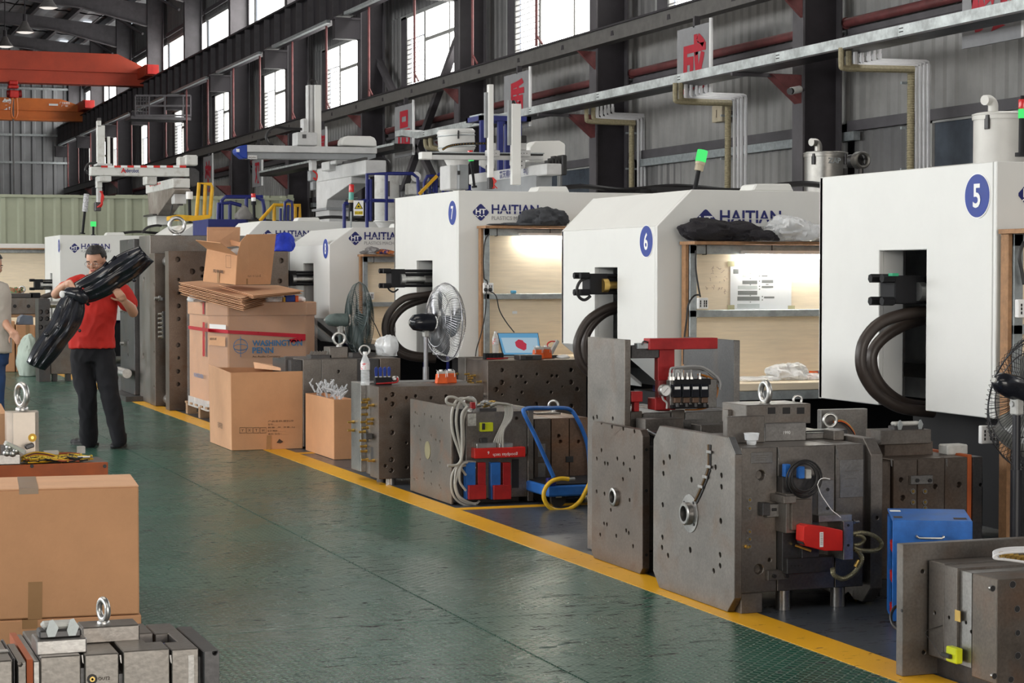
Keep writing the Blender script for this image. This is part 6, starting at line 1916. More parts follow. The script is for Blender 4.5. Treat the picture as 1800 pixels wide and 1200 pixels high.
box('drain_slot', BLACK, XC - .001, XC + .0005, P(654, 800, X=XC).y - .03, P(654, 800, X=XC).y + .03, fz(808, XC, YC_ + .3), fz(783, XC, YC_ + .3), mc)
for px in (686, 840):
    c = P(px, 845, Y=YC_ + .06); MB().cyl((c.x, YC_ + .05, 0), (c.x, YC_ + .05, z0c), .035, n=18).build('support_pillar', STL, mc)
MB().cyl((XC + .1, yc[2] - .1, 0), (XC + .1, yc[2] - .1, z0c), .04, n=18).build('support_pillar', STD, mc)


def bottle(px, py, Y, z, label, h=.235, r=.033):
    c = P(px, py, Y=Y); c.z = z
    t = T('water_bottle', label, 'bottle', c)
    pr = [(.001, .0), (r * .9, .0), (r, .01)]
    for k in range(7):
        pr += [(r, .02 + k * .012), (r * .93, .026 + k * .012)]
    pr += [(r, .11), (r, .165), (r * .55, .205), (r * .42, .212), (r * .42, .225)]
    MB().lathe(c, pr, n=20, cap=False).build('bottle_wall', CLEAR, t)
    MB().lathe(c, [(r * 1.01, .112), (r * 1.01, .16)], n=20, cap=False).build('label_band', mat('pink_white_label', (.80, .80, .82), c2=(.65, .10, .12), scale=26, soft=(.40, .44)), t)
    MB().cyl(c + V((0, 0, .222)), c + V((0, 0, h + .005)), r * .48, n=16).build('cap', PRW, t)
    return t


ztc = z1c + .0005
bottle(642, 670, yc[2] - .12, ztc, 'clear water bottle standing on the mold with brass fittings')
bottle(871, 618, 16.15, .776, 'water bottle with purple cap left of the laptop', h=.2, r=.028)


def oconn(px, py, Y, z, label, s=1.0, grp=None):
    """orange multi-pole connectors with chrome clips on top"""
    c = P(px, py, Y=Y)
    t = T('orange_connector', label, 'connector', (c.x, Y, z), grp)
    for k, (dx, dy) in enumerate(((0, 0), (.085 * s, .05))):
        x0 = c.x + dx - .045 * s; y0 = Y + dy
        MB().prism([(x0, y0, z), (x0 + .088 * s, y0, z), (x0 + .08 * s, y0, z + .07 * s), (x0 + .008 * s, y0, z + .07 * s)], (0, .05 * s, 0)).build('housing', ORANGE, t, smooth=False, bevel=.004)
        box('clip_bar', GREYG, x0 + .012 * s, x0 + .072 * s, y0 + .008, y0 + .04 * s, z + .07 * s, z + .088 * s, t, .003)
        for q in (.004, .06):
            MB().tube([V((x0 + q * s + .008, y0 - .004, z + .045 * s)), V((x0 + q * s + .008, y0 - .004, z + .088 * s)), V((x0 + q * s + .008, y0 + .04 * s, z + .096 * s))], .003, 6).build('wire_clip', CHR, t)
        MB().cyl((x0 + .04 * s, y0 + .025 * s, z + .088 * s), (x0 + .04 * s, y0 + .025 * s, z + .10 * s), .014 * s, n=12).build('cable_gland', PRW, t)
    return t


oconn(778, 672, YC_ + .25, ztc, 'orange connector pair at the middle of the mold with brass fittings')
# blue lever handles in a black rack
hx = T('lever_rack', 'rack with four blue levers on the mold with brass fittings', 'valves', P(672, 672, Y=YC_ + .25))
YL = YC_ + .22
a = P(660, 671, Y=YL); b_ = P(689, 657, Y=YL)
box('rack_body', DARKP, a.x, b_.x, YL, YL + .05, ztc, ztc + .055, hx, .003)
for k in range(4):
    x = a.x + .012 + k * .032
    MB().prism([(x - .008, YL + .02, ztc + .06), (x + .010, YL + .02, ztc + .06), (x + .014, YL + .02, ztc + .115), (x + .004, YL + .02, ztc + .132), (x - .012, YL + .02, ztc + .12)], (0, .012, 0)).build('lever', BLUEP, hx, smooth=False, bevel=.003)
    box('nut', CHR, x - .006, x + .008, YL + .016, YL + .036, ztc + .055, ztc + .062, hx)
MB().tube(spline([(a.x, YL - .02, ztc + .012), (a.x + .06, YL - .03, ztc + .014), (b_.x + .03, YL - .02, ztc + .02), (b_.x + .04, YL + .0, ztc + .05)]), .006, 6).build('red_hose', RED, hx)
MB().ball((b_.x + .03, YL + .02, ztc + .04), (.03, .02, .025), 10, 6).build('clip', CHR, hx)
# E mould behind it
YE = 15.05
XE = fx(857, YE)
me_ = T('injection_mold', 'brown steel mold in front of the laptop worktable', 'mold', (XE + .4, YE + .3, 0))
HE = Z3([(1060, 190, .017), (1290, 215), (1515, 188, .017), (1155, 230), (1187, 230, .013), (1388, 227), (1422, 227), (1058, 270, .02), (1215, 270), (1360, 270), (1515, 268, .02), (1020, 317, .02), (1117, 300, .007), (1457, 298, .007), (1555, 315, .018), (1190, 335), (1383, 335), (1163, 385, .008), (1060, 350, .007), (1285, 415, .02), (1515, 428, .02)], 600, 600, 3.75)
zE = fz(634, XE, YE)
YE2 = P(820, 640, X=XE).y
plate(me_, STB, XE, fx(1031, YE), YE, YE2, .08, zE, hy=HE, name='mold_plate', depth=.05, hr=.012)
plate(me_, ST, XE - .01, fx(1031, YE), YE2 + .002, P(807, 640, X=XE).y, .05, zE + .005, name='clamp_plate')
for (x, y) in Z3([(845, 215), (865, 230), (885, 225), (858, 262), (868, 245), (872, 275), (925, 265), (770, 213)], 600, 600, 3.75): bolt(me_, P(x, y, X=XE - .011), (-1, 0, 0), .007, .045)
box('base_skid', STD, XE + .05, fx(1020, YE), YE + .05, YE2, 0, .08, me_)
bolt(me_, P(850, 694, X=XE - .001), (-1, 0, 0), .012, .04, CHR)
oconn(948, 632, YE + .2, zE + .001, 'orange connector pair in front of the laptop screen', 1.05)
a = P(908, 630, Y=YE + .1)
sbk = T('steel_block', 'small dark slotted block beside the orange connectors near the laptop', 'block', a)
box('block_body', STD, a.x, a.x + .19, YE + .02, YE + .16, zE + .001, zE + .04, sbk, .003); box('slot', BLACK, a.x + .05, a.x + .11, YE + .019, YE + .021, zE + .008, zE + .028, sbk)
a = P(852, 625, Y=YE + .25)
rk = T('terminal_strip', 'black terminal strip in front of the laptop', 'terminal strip', a)
for k in range(5): box('terminal', DARKP, a.x + k * .033, a.x + k * .033 + .03, YE + .24, YE + .30, zE + .001, zE + .05, rk, .003)
MB().tube(spline([(a.x, YE + .2, zE + .008), (a.x + .1, YE + .19, zE + .008), (a.x + .19, YE + .22, zE + .01)]), .006, 6).build('red_hose', RED, rk)
c = P(975, 612, Y=YE + .35)
cl_ = T('spray_head', 'grey spray bottle head with red hose right of the orange connectors', 'tool', c)
MB().bar(P(968, 622, Y=YE + .35), P(980, 598, Y=YE + .35), .035, .03).build('body', GREYG, cl_, smooth=False, bevel=.004)
MB().tube(spline([P(968, 618, Y=YE + .35), P(962, 606, Y=YE + .35), P(968, 600, Y=YE + .35), P(976, 600, Y=YE + .35)]), .006, 6).build('red_hose', REDB, cl_)
box('rest', STD, P(960, 0, Y=YE + .33).x, P(985, 0, Y=YE + .33).x, YE + .33, YE + .38, zE, P(970, 624, Y=YE + .35).z, cl_)
tag(heap('clear_cup_pile', FILM2, (P(995, 632, Y=YE + .2).x, YE + .25, zE), (.06, .05, .02), 71, .4, 16, res=14), 'clear scrap at the right end of the brown mold by the laptop', 'film')

# ---------- D mould with grey hoses and red / blue cylinders
g = P(793, 888, Z=0)
XD, YD = g.x, g.y
md_ = T('injection_mold', 'mold draped with grey hoses with blue and red cylinders and a red bar', 'mold', (XD + .3, YD + .3, 0))
HD = Z3([(487, 468), (497, 478), (548, 480), (592, 495), (650, 503), (663, 520), (480, 560), (513, 560), (592, 620), (622, 650), (520, 650), (650, 660), (520, 780), (592, 790), (650, 800), (480, 910), (497, 905), (545, 870), (592, 860), (645, 950), (592, 940), (655, 970), (545, 905)], 600, 600, 3.75)
yD2 = P(721, 860, X=XD).y
xD1 = fx(797, YD)
plate(md_, STR, XD, xD1, YD, yD2, .006, fz(715, XD, YD), hx=HD, name='clamp_plate', depth=.01, hr=.008)
c = P(752, 791, X=XD); MB().cyl(c, c + V((-.003, 0, 0)), .06, n=30).build('gate_disc', mat('worn_disc', (.25, .22, .12), rough=.5, metal=.4), md_, smooth=False)
zD0, zD1 = fz(876, XD + .2, YD), fz(724, XD + .2, YD)
plate(md_, STD, xD1 + .002, fx(819, YD), YD + .04, yD2 - .1, zD0, zD1 + .02, name='mold_plate')
plate(md_, ST, fx(819, YD), fx(927, YD), YD, yD2 - .08, zD0, zD1, hy=[(908, 735, .009), (924, 800, .009)], name='mold_plate', depth=.03)
plate(md_, ST, fx(927, YD), fx(937, YD), YD - .01, yD2, .006, fz(717, XD + .5, YD), name='clamp_plate')
box('base_skid', STD, xD1 + .05, fx(927, YD) - .03, YD + .08, yD2 - .15, 0, zD0, md_)
fbox('white_smear', mat('chalk_smear', (.40, .40, .38), rough=.7, var=.4, scale=30), 822, 727, 837, 748, YD, .001, md_, 0)
c = P(824, 704, Y=YD + .05)
eyebolt(md_, V((c.x, YD + .03, zD1)), .038, .011, (.15, 1, 0))
fbox('lime_plug', LIME, 845, 743, 867, 758, YD, .03, md_)
fbox('plug_lever', BLACK, 848, 744, 853, 755, YD - .03, .01, md_)
rb = T('red_bar', 'red powder-coated bar printed upside down across the hose-draped mold', 'bar', P(879, 802, Y=YD - .05))
fbox('bar_body', REDB, 834, 788, 924, 803, YD, .07, rb, .004)
fbox('silver_rail', CHR, 838, 779, 873, 787, YD - .0, .06, rb, .003)
fbox('silver_rail', CHR, 878, 779, 902, 788, YD - .0, .06, rb, .003)
text('goodplas tech', P(910, 794, Y=YD - .072), (-1, 0, 0), (0, 0, -1), .026, PRW, rb, width=.17)
text('6', P(860, 793, Y=YD - .072), (-1, 0, 0), (0, 0, -1), .02, PRW, rb)
fbox('hanger', STD, 845, 770, 857, 779, YD, .03, rb)
for (x0, lb) in ((0, 'left'), (44, 'right')):
    t = T('core_cylinder', lb + ' pair of blue and red cylinders low on the hose-draped mold', 'cylinder', P(840 + x0, 878, Y=YD - .05))
    fbox('blue_block', BLUE, 819 + x0, 813, 836 + x0, 877, YD, .05, t)
    fbox('red_block', RED, 840 + x0, 813, 854 + x0, 855, YD, .045, t)
    fbox('red_foot', RED, 824 + x0, 853, 855 + x0, 877, YD, .075, t, .003)
fbox('spring_slot', BLACK, 900, 807, 912, 857, YD, .004, md_, 0)
hs_ = T('hose_bundle', 'bundle of grey hoses drooping over the left of the hose-draped mold', 'hose', P(815, 890, Y=YD - .1))
GH = mat('grey_air_hose', (.36, .35, .32), rough=.4)
random.seed(9)
def hosepx(par, pts, Y, r, m_=GH): return MB().tube(spline([P(x, y, Y=Y) for x, y in pts]), r, 8).build('hose', m_, par)
for k, pts in enumerate(([(828, 703), (810, 700), (800, 708), (794, 730), (796, 760), (806, 790), (812, 810)],
                         [(836, 704), (818, 700), (806, 712), (802, 740), (806, 770), (812, 800), (806, 830)],
                         [(800, 712), (786, 708), (786, 699), (798, 698), (812, 706), (820, 716), (814, 740), (815, 780), (808, 820), (800, 850)],
                         [(822, 714), (812, 728), (812, 760), (812, 800), (806, 815), (796, 818), (787, 818)],
                         [(836, 812), (815, 812), (798, 826), (793, 850), (798, 872), (812, 885), (830, 889), (843, 880)],
                         [(836, 822), (815, 818), (803, 832), (799, 852), (806, 874), (822, 884), (840, 884)],
                         [(819, 835), (806, 820), (800, 840), (805, 868), (819, 880), (836, 886)],
                         [(819, 862), (808, 845), (811, 818), (822, 812)])):
    hosepx(hs_, pts, YD - .03 - .012 * (k % 4), .0095 if k < 4 else .008)
h2 = T('hose_bundle', 'five grey hoses hanging over the right top of the hose-draped mold', 'hose', P(885, 780, Y=YD - .05))
for k in range(5):
    hosepx(h2, [(862 + k * 2, 712 - k), (880 + k * 3, 710), (888 + k * 3, 716), (887 + k * 3, 735), (878 + k * 2, 755), (868 + k * 4, 778), (866 + k * 5, 800)], YD - .02 - .01 * k, .007)
h3_ = T('hose_couplings', 'row of brass and chrome hose couplings on top of the hose-draped mold', 'fittings', P(850, 718, Y=YD + .1))
box('coupling_rail', STD, P(838, 0, Y=YD + .1).x, P(868, 0, Y=YD + .1).x, YD + .05, YD + .12, zD1, zD1 + .02, h3_)
for k in range(8):
    c = P(838 + k * 4, 714 - (k % 3) * 3, Y=YD + .06 + .02 * (k % 2))
    MB().cyl(c, c + V((.02, -.03, .01)), .011, n=8).cyl(c + V((.02, -.03, .01)), c + V((.03, -.05, .012)), .007, n=8).build('coupling', (CHR, BRASS)[k % 2], h3_)
fbox('red_coupling', RED, 829, 707, 836, 718, YD + .05, .04, h3_)
# G mould and the blue trolley
YG = P(985, 893, Z=0).y + .55
mg_ = T('injection_mold', 'copper-tinged mold in three slices behind the blue trolley', 'mold', (fx(980, YG), YG + .3, 0))
xg = [fx(x, YG) for x in (939, 969, 1001, 1034)]
zG = fz(735, xg[1], YG)
CO = steel('steel_copper_tinge', (.26, .17, .12), amt=.5, rust=(.30, .13, .06))
gh = [(982, 766, .012), (985, 776, .012), (1017, 776, .012)]
for i in range(3): plate(mg_, (STB, CO, CO)[i], xg[i] + .002, xg[i + 1] - .002, YG, YG + .7, .06, zG, hy=gh, name='mold_plate', depth=.04)
plate(mg_, ST, xg[0], xg[3], YG + .702, YG + .8, .0, zG + .02, name='clamp_plate')
box('base_skid', STD, xg[0] + .05, xg[3], YG + .05, YG + .6, 0, .06, mg_)
for (a0, b0, a1, b1) in ((942, 776, 962, 806), (942, 810, 962, 843)):
    a = P(a0, b0, Y=YG); b_ = P(a1, b1, Y=YG)
    box('recess_panel', STB, a.x, b_.x, YG - .002, YG, b_.z, a.z, mg_); box('recess_panel', STL, a.x + .015, b_.x - .015, YG - .003, YG - .002, b_.z + .015, a.z - .015, mg_)
fbox('strap', STD, 995, 802, 1008, 812, YG, .01, mg_)
tbox('top_block', ST, 944, 726, 986, 735, YG + .35, .1, mg_)
c = P(973, 716, Y=YG + .5); c.z = zG; eyebolt(mg_, c, .034, .009, (.8, 1, 0))

tr = T('platform_trolley', 'blue platform trolley with a bent tube handle', 'trolley', P(1000, 893, Y=12.0))
YT = P(985, 893, Z=0).y
BT = BLUE
def tp3(x, y, d=0): return P(x, y, Y=YT + d)
MB().tube(spline([tp3(973, 838, .0), tp3(955, 797, .0), tp3(938, 760, .0), tp3(921, 726, .0), tp3(923, 719, .03), tp3(935, 717, .12), tp3(965, 717, .3), tp3(990, 717, .45), tp3(1002, 720, .5), tp3(1010, 728, .5), tp3(1024, 756, .5), tp3(1034, 790, .5), tp3(1037, 840, .5)], 4), .014, 10).build('handle', BT, tr)
a = P(961, 853, Y=YT); b_ = P(1034, 876, Y=YT)
zpl = b_.z
box('platform', BT, fx(963, YT), fx(963, YT) + .75, YT, YT + .5, zpl + .02, zpl + .09, tr, .01)
box('platform_mat', DARKP, fx(963, YT) + .02, fx(963, YT) + .73, YT + .02, YT + .48, zpl + .09, zpl + .098, tr)
box('handle_socket', DBLUE, fx(963, YT) + .0, fx(963, YT) + .06, YT + .0, YT + .04, zpl + .09, zpl + .14, tr, .006)
for dx in (.1, .62):
    for dy in (.08, .42):
        c = V((fx(963, YT) + dx, YT + dy, .05))
        MB().cyl(c + V((0, -.015, 0)), c + V((0, .015, 0)), .05, n=20).build('wheel', BLACK, tr)
        box('castor_fork', GALV, c.x - .02, c.x + .02, c.y - .02, c.y + .02, .06, zpl + .02, tr)
yh_ = T('yellow_hose', 'loop of yellow hose hanging off the blue trolley', 'hose', P(995, 898, Y=YT - .06))
MB().tube(spline([P(x, y, Y=YT - .05) for x, y in ((1000, 842), (985, 841), (968, 847), (957, 862), (957, 878), (967, 892), (984, 897), (1004, 893), (1020, 880), (1030, 862), (1036, 850))], 6), .014, 10).build('hose', YELH, yh_)
MB().cyl(P(1000, 842, Y=YT - .05), P(1010, 841, Y=YT - .05), .011, n=10).build('metal_end', CHR, yh_)

# ---------- F mould behind the cartons
YF_ = 16.55
XF = fx(512, YF_)
mf = T('injection_mold', 'mold with two eyebolts standing behind the small open carton', 'mold', (XF + .5, YF_ + .3, 0))
zF = fz(632, XF, YF_)
for (a0, a1, m_) in ((512, 532, STD), (532, 565, ST), (565, 628, ST), (628, 668, STD), (668, 704, STB)):
    plate(mf, m_, fx(a0, YF_) + .001, fx(a1, YF_) - .001, YF_ + (.03 if m_ is STD else 0), YF_ + .7, .02, zF - (.008 if m_ is STD else 0), hy=[(595, 653, .014)], name='mold_plate', depth=.05)
plate(mf, STD, XF - .02, XF + .05, P(505, 640, X=XF).y, P(498, 640, X=XF).y, .02, zF + .01, name='clamp_plate')
c = P(596, 629, Y=YF_ + .2)
box('lift_block', ST, fx(579, YF_ + .15), fx(611, YF_ + .15), YF_ + .15, YF_ + .35, zF, fz(611, XF, YF_ + .15), mf, .004)
c = P(596, 611, Y=YF_ + .22); c.z = fz(611, XF, YF_ + .15); eyebolt(mf, c, .05, .012, (.2, 1, 0))
box('lift_block', STD, fx(620, YF_ + .4), fx(660, YF_ + .4), YF_ + .4, YF_ + .55, zF - .01, fz(622, XF, YF_ + .4), mf, .004)
c = P(641, 630, Y=YF_ + .38); c.z = zF - .005; eyebolt(mf, c, .043, .010, (.3, 1, 0))
for k in range(6):
    MB().bar(P(545 + k * 5, 624, Y=YF_ + .2), P(549 + k * 5, 617, Y=YF_ + .2), .01, .02).build('fin', ST, mf, smooth=False)
box('fin_block', STD, fx(543, YF_ + .2), fx(580, YF_ + .2), YF_ + .15, YF_ + .3, zF - .005, zF + .03, mf, .003)
mf2 = T('mold_insert', 'pale drilled steel insert leaning in front of the mold with eyebolts', 'mold insert', P(590, 700, Y=YF_ - .1))
YI = YF_ - .12
hh = Z3([(1042, 413, .022), (1070, 443, .011), (1113, 412, .014), (1113, 432, .014), (1113, 452, .014), (1032, 475, .02), (1063, 497, .02), (1112, 497, .016), (1035, 508, .011)], 300, 560, 4)
plate(mf2, STL, fx(552, YI), fx(629, YI), YI, YI + .08, 0, fz(656, XF, YI), hy=hh, name='insert_plate', depth=.03)


# ---------- tall moulds behind the man
YT1 = P(298, 722, Z=0).y
XT1 = P(298, 722, Z=0).x
tm = T('injection_mold', 'huge upright mold with guide pins behind the man in red', 'mold', (XT1 + .6, YT1 + 1, 0))
ztm = fz(441, XT1, YT1)
HT1 = Z3([(450, 303, .03), (553, 388, .032), (455, 445), (622, 370, .03), (620, 420), (457, 540), (455, 630, .026), (455, 722, .024), (452, 905, .026), (452, 1090, .024), (452, 1180, .024), (455, 995), (1177, 312, .03), (1168, 455, .028)], 200, 380, 4)
ya, yb = YT1, P(290, 500, X=XT1).y
plate(tm, STB, XT1, fx(507, YT1), ya, ya + .22, .004, ztm, hy=HT1, name='clamp_plate', hr=.018, depth=.1, bevel=.006)
yy1, yy2 = P(275, 500, X=XT1).y, P(266, 500, X=XT1).y
for (py, r) in ((459, .055), (700, .055)):
    a = P(292, py, X=XT1 + .12)
    MB().cyl((XT1 + .12, ya + .2, a.z), (XT1 + .12, yy1 + .1, a.z), r, n=24).build('guide_pin', CHR, tm)
    MB().cyl((XT1 + .75, ya + .2, a.z), (XT1 + .75, yy1 + .1, a.z), r, n=24).build('guide_pin', CHR, tm)
z2 = fz(445, XT1, yy1)
plate(tm, STB, XT1 - .02, XT1 + 1.1, yy1, yy2, .004, z2, hx=[(271, 500, .02), (271, 540, .02), (271, 620, .02), (271, 680, .02)], name='mold_plate', bevel=.005)
fm = T('cooling_manifold', 'strip of small chrome water fittings on the side of the huge mold', 'fittings', P(285, 600, X=XT1 + .03))
MB().box(XT1 - .01, XT1 + .04, (ya + .3), (ya + .36), .78, 1.08).build('strip', STD, fm, smooth=False)
for k in range(6):
    bolt(fm, V((XT1 - .01, ya + .33, .80 + k * .05)), (-1, 0, 0), .013, .05, CHR, 'nipple')
bolt(fm, V((XT1 - .0, ya + .5, 1.22)), (-1, 0, 0), .02, .07, CHR, 'elbow')
MB().box(XT1 - .01, XT1 + .02, ya + .33, ya + .56, 1.2, 1.23).build('arm', STD, fm, smooth=False)
tm2 = T('injection_mold', 'tallest grey mold half with a lifting eye behind the huge one', 'mold', (XT1 + .6, 24.5, 0))
zt2 = fz(415, XT1, P(245, 500, X=XT1).y)
q = [P(x, 500, X=XT1 + .0).y for x in (264, 245, 243, 228, 218)]
plate(tm2, ST, XT1 - .0, XT1 + 1.4, q[0], q[1], .004, zt2 - .0, hx=[(253, 491, .03), (252, 625, .03)], name='mold_plate', bevel=.006)
plate(tm2, STD, XT1 - .05, XT1 + 1.3, q[2], q[4], .06, zt2 - .03, hx=[(225, 425, .02), (225, 500, .03), (225, 600, .02), (225, 625, .03), (222, 470, .02)], name='mold_plate', bevel=.006)
for z in (.25,):
    MB().cyl((XT1 - .15, q[4] - .5, .32), (XT1 - .15, q[1], .32), .055, n=20).build('guide_pin', CHR, tm2)
box('foot_bar', STD, XT1 - .2, XT1 + .3, q[1] - .2, q[4], 0, .06, tm2)
for zz in (.65, 1.05, 1.2):
    bolt(tm2, V((XT1 - .06, q[3], zz)), (-1, 0, 0), .02, .06, CHR, 'fitting')
c = P(311, 430, Y=q[0] + .25); c.z = zt2; eyebolt(tm2, c, .085, .022, (.15, 1, 0))
# little frame cart
fc = T('frame_cart', 'small steel frame cart with castors beside the huge mold', 'cart', P(255, 690, X=XT1 - .25))
YQ = P(250, 690, Z=.05).y
x0, x1 = fx(243, YQ), fx(265, YQ)
for x in (x0, x1):
    for dy in (0, .35): MB().box(x - .012, x + .012, YQ + dy - .012, YQ + dy + .012, .08, fz(573, x, YQ)).build('upright', STD, fc, smooth=False)
    for dy in (0, .35): MB().cyl((x - .012, YQ + dy, .04), (x + .012, YQ + dy, .04), .04, n=14).build('castor', BLACK, fc)
for z in (fz(573, x0, YQ) - .01, fz(660, x0, YQ)):
    box('cross_rail', GALV, x0, x1, YQ - .015, YQ + .015, z - .02, z + .01, fc)
    box('side_rail', STD, x0 - .012, x0 + .012, YQ, YQ + .35, z - .02, z, fc)
# grey tool block standing right of the octabin top
tag(heap('blue_cloth_heap', CLOBL, (fx(497, YT1 + .12), YT1 + .12, ztm), (.13, .08, .13), 81, .55, 7, res=26), 'bright blue cloth heaped on top of the huge mold', 'cloth')
# ================================================================== CARTONS
def board(name, pts, m, par, th=.006):
    """cardboard panel through the given world points (flat polygon) with real thickness"""
    n = (V(pts[1]) - V(pts[0])).cross(V(pts[2]) - V(pts[0])).normalized()
    return MB().prism([V(p) - n * th / 2 for p in pts], n * th).build(name, m, par, smooth=False)


# open carton in front (G)
g = P(408, 792, Z=0)
xa, ya = g.x, g.y
yb = P(370, 780, X=xa).y; xb = fx(530, ya)
zt = fz(656, xa, ya)
og = T('open_carton', 'large open cardboard carton with a fragile print standing on the yellow line', 'carton', (xa + .3, ya + .3, 0))
board('front_wall', [(xa, ya, .003), (xb, ya, .003), (xb + .01, ya - .01, zt + .01), (xa - .005, ya, zt + .005)], CARD, og)
board('side_wall', [(xa, ya, .003), (xa, yb, .003), (xa - .01, yb, fz(640, xa, yb)), (xa - .012, (ya + yb) / 2 + .1, fz(642, xa, yb)), (xa - .006, ya, zt + .003)], CARD2, og)
board('back_wall', [(xa, yb, .003), (xb, yb, .003), (xb, yb, zt), (xa, yb, zt + .01)], CARDI, og)
board('side_wall', [(xb, ya, .003), (xb, yb, .003), (xb, yb, zt), (xb, ya, zt)], CARDI, og)
board('inner_flap', [(xb - .02, yb - .02, zt + .02), (xb - .02, ya + .06, zt - .0), (xb - .22, yb - .06, zt + .0), (xb - .22, yb - .02, zt + .05)], CARD2, og)
box('bottom', CARD, xa + .01, xb - .01, ya + .01, yb - .01, .002, .01, og)
hh = .5 * (fz(775, xa, ya))
def inkbox(par, x0, y0, x1, y1, Y, m=INK):
    a = P(x0, y0, Y=Y); b_ = P(x1, y1, Y=Y)
    return box('print_mark', m, a.x, b_.x, Y - .0008, Y, b_.z, a.z, par)
Yg = ya - .0075
for k in range(4):
    x0 = 421 + k * 12
    for (a0, b0, a1, b1) in ((x0, 751, x0 + 11, 751.4), (x0, 760.6, x0 + 11, 761), (x0, 751, x0 + .5, 761), (x0 + 10.6, 751, x0 + 11, 761)): inkbox(og, a0, b0, a1, b1, Yg)
for k, ch_ in enumerate('YXTH'): text(ch_, P(426.5 + k * 12, 756, Y=Yg - .001), NX, NZ, .022, INK, og, center=True, bold=.01)
for k, (st, w0) in enumerate((('产品名称:塑料件', 43), ('型号:____', 18), ('数量:_件_净重_kg', 45), ('日期:___', 30), ('检验:__', 34))):
    a = P(471, 742 + k * 5.6, Y=Yg - .001); text(st, a, NX, NZ, .016, INK, og, width=w0 / 3500 * 16.8 / .92)
text('轻拿轻放', P(387, 747, X=xa - .012), (0, -1, 0), NZ, .05, INK, og, width=.2, center=True)
MB().quad(*[P(x, y, Y=Yg - .0005) for x, y in ((469, 765), (477, 765), (476, 790), (468, 790))]).build('tape_strip', TAPE, og, smooth=False)
MB().add([P(x, y, Y=Yg - .0005) for x, y in ((486, 778), (491, 771), (498, 776), (493, 779))], [(0, 1, 2, 3)]).build('torn_patch', INK, og, smooth=False)

# smaller open carton (H) with clear sprues
g = P(588, 808, Z=0)
xa, ya = g.x, g.y
yb = P(538, 790, X=xa).y; xb = fx(672, ya)
zt = fz(702, xa, ya)
oh = T('open_carton', 'smaller open carton full of clear plastic runners beside the brass-fitted mold', 'carton', (xa + .2, ya + .2, 0))
board('front_wall', [(xa, ya, .003), (fx(621, ya), ya, .003), (fx(621, ya), ya, zt), (xa, ya, zt)], CARD, oh)
xb = fx(621, ya)
board('side_wall', [(xa, ya, .003), (xa, yb, .003), (xa, yb, zt - .0), (xa, ya, zt)], CARD, oh)
board('back_wall', [(xa, yb, .003), (xb, yb, .003), (xb, yb, zt), (xa, yb, zt)], CARDI, oh)
board('side_wall', [(xb, ya, .003), (xb, yb, .003), (xb, yb, zt), (xb, ya, zt)], CARDI, oh)
box('bottom', CARD, xa + .01, xb - .01, ya + .01, yb - .01, .002, .01, oh)
random.seed(12)
for k in range(26):
    c = V((random.uniform(xa + .03, xb - .03), random.uniform(ya + .05, yb - .08), zt - .04 + random.random() * .10))
    d = V((random.uniform(-.5, 1), random.uniform(-.3, .3), random.uniform(.1, .9))).normalized() * random.uniform(.05, .11)
    m_ = MB().bar(c, c + d, .016, .012)
    for q in (.3, .6, .9): m_.bar(c + d * q, c + d * q + V((random.uniform(-.03, .03), -.01, random.uniform(.0, .045))), .008, .008)
    tag(m_.build('plastic_runner', mat('runner_plastic', (.75, .77, .80), rough=.12, alpha=.5, spec=.9), smooth=False), 'clear plastic runner in the heap filling the smaller open carton', 'plastic part', 'clear runners in the smaller carton')

# octagonal bulk box on a pallet
xo = P(345, 731, Z=0).x
yA = P(333, 600, X=xo).y; yB = P(366, 600, X=xo).y
yO = yB - .2
for _ in range(8): yO = yB - (fx(401, yO) - xo)
d1 = yB - yO
xO1 = fx(537, yO); xO2 = xO1 + d1 * .75
zo0 = .15; zl0 = fz(555, xo + .3, yO); zl1 = fz(531, xo + .3, yO)
ob = T('bulk_box', 'tall octagonal carton of plastic granules wrapped in film with red tape', 'carton', (xo + .6, yO + .6, 0))
def octo(e): return [(xo - e, yB - e * .4), (xo + d1 - e * .4, yO - e), (xO1 + e * .4, yO - e), (xO2 + e, yO + d1 * .75 - e * .4), (xO2 + e, yA + .05), (xO1, yA + .2 + e), (xo + d1, yA + .2 + e), (xo - e, yA + .0)]
MB().prism([(x, y, zo0) for x, y in octo(0)], (0, 0, zl1 - zo0 - .01)).build('carton_body', CARD, ob, smooth=False, bevel=.01)
MB().prism([(x, y, zl0) for x, y in octo(.018)], (0, 0, zl1 - zl0)).build('lid', CARD, ob, smooth=False, bevel=.008)
e = .026
fm_ = MB()
o8 = octo(e)
for k in (7, 0, 1, 2, 3):
    a = o8[k]; b_ = o8[(k + 1) % 8]
    fm_.quad((a[0], a[1], zo0 - .01), (b_[0], b_[1], zo0 - .01), (b_[0], b_[1], zl1 - .002), (a[0], a[1], zl1 - .002))
FW_ = mat('stretch_wrap', (.88, .88, .9), rough=.22, alpha=.13, spec=1.0, bump=1.0, bscale=5, stretch=(1, 1, .35))
fm_.build('stretch_wrap', FW_, ob, smooth=False, recalc=False)
Yf_ = yO - e - .002
def fq(nm, pts, m_, Y=None): return MB().quad(*[P(x, y, Y=Y or Yf_) for x, y in pts]).build(nm, m_, ob, smooth=False)
RT_ = mat('red_tape', (.50, .012, .03), rough=.3)
def fdiag(px, py, k=1.0):      # point on the left diagonal facet
    a = V((o8[0][0] - .003, o8[0][1], 0)); b_ = V((o8[1][0] - .003, o8[1][1] - .003, 0))
    d = ray(px, py); n = V((b_.y - a.y, -(b_.x - a.x), 0))
    t_ = n.dot(a - V((0, 0, 0))) / n.dot(d)
    return d * t_ + V((0, 0, H))
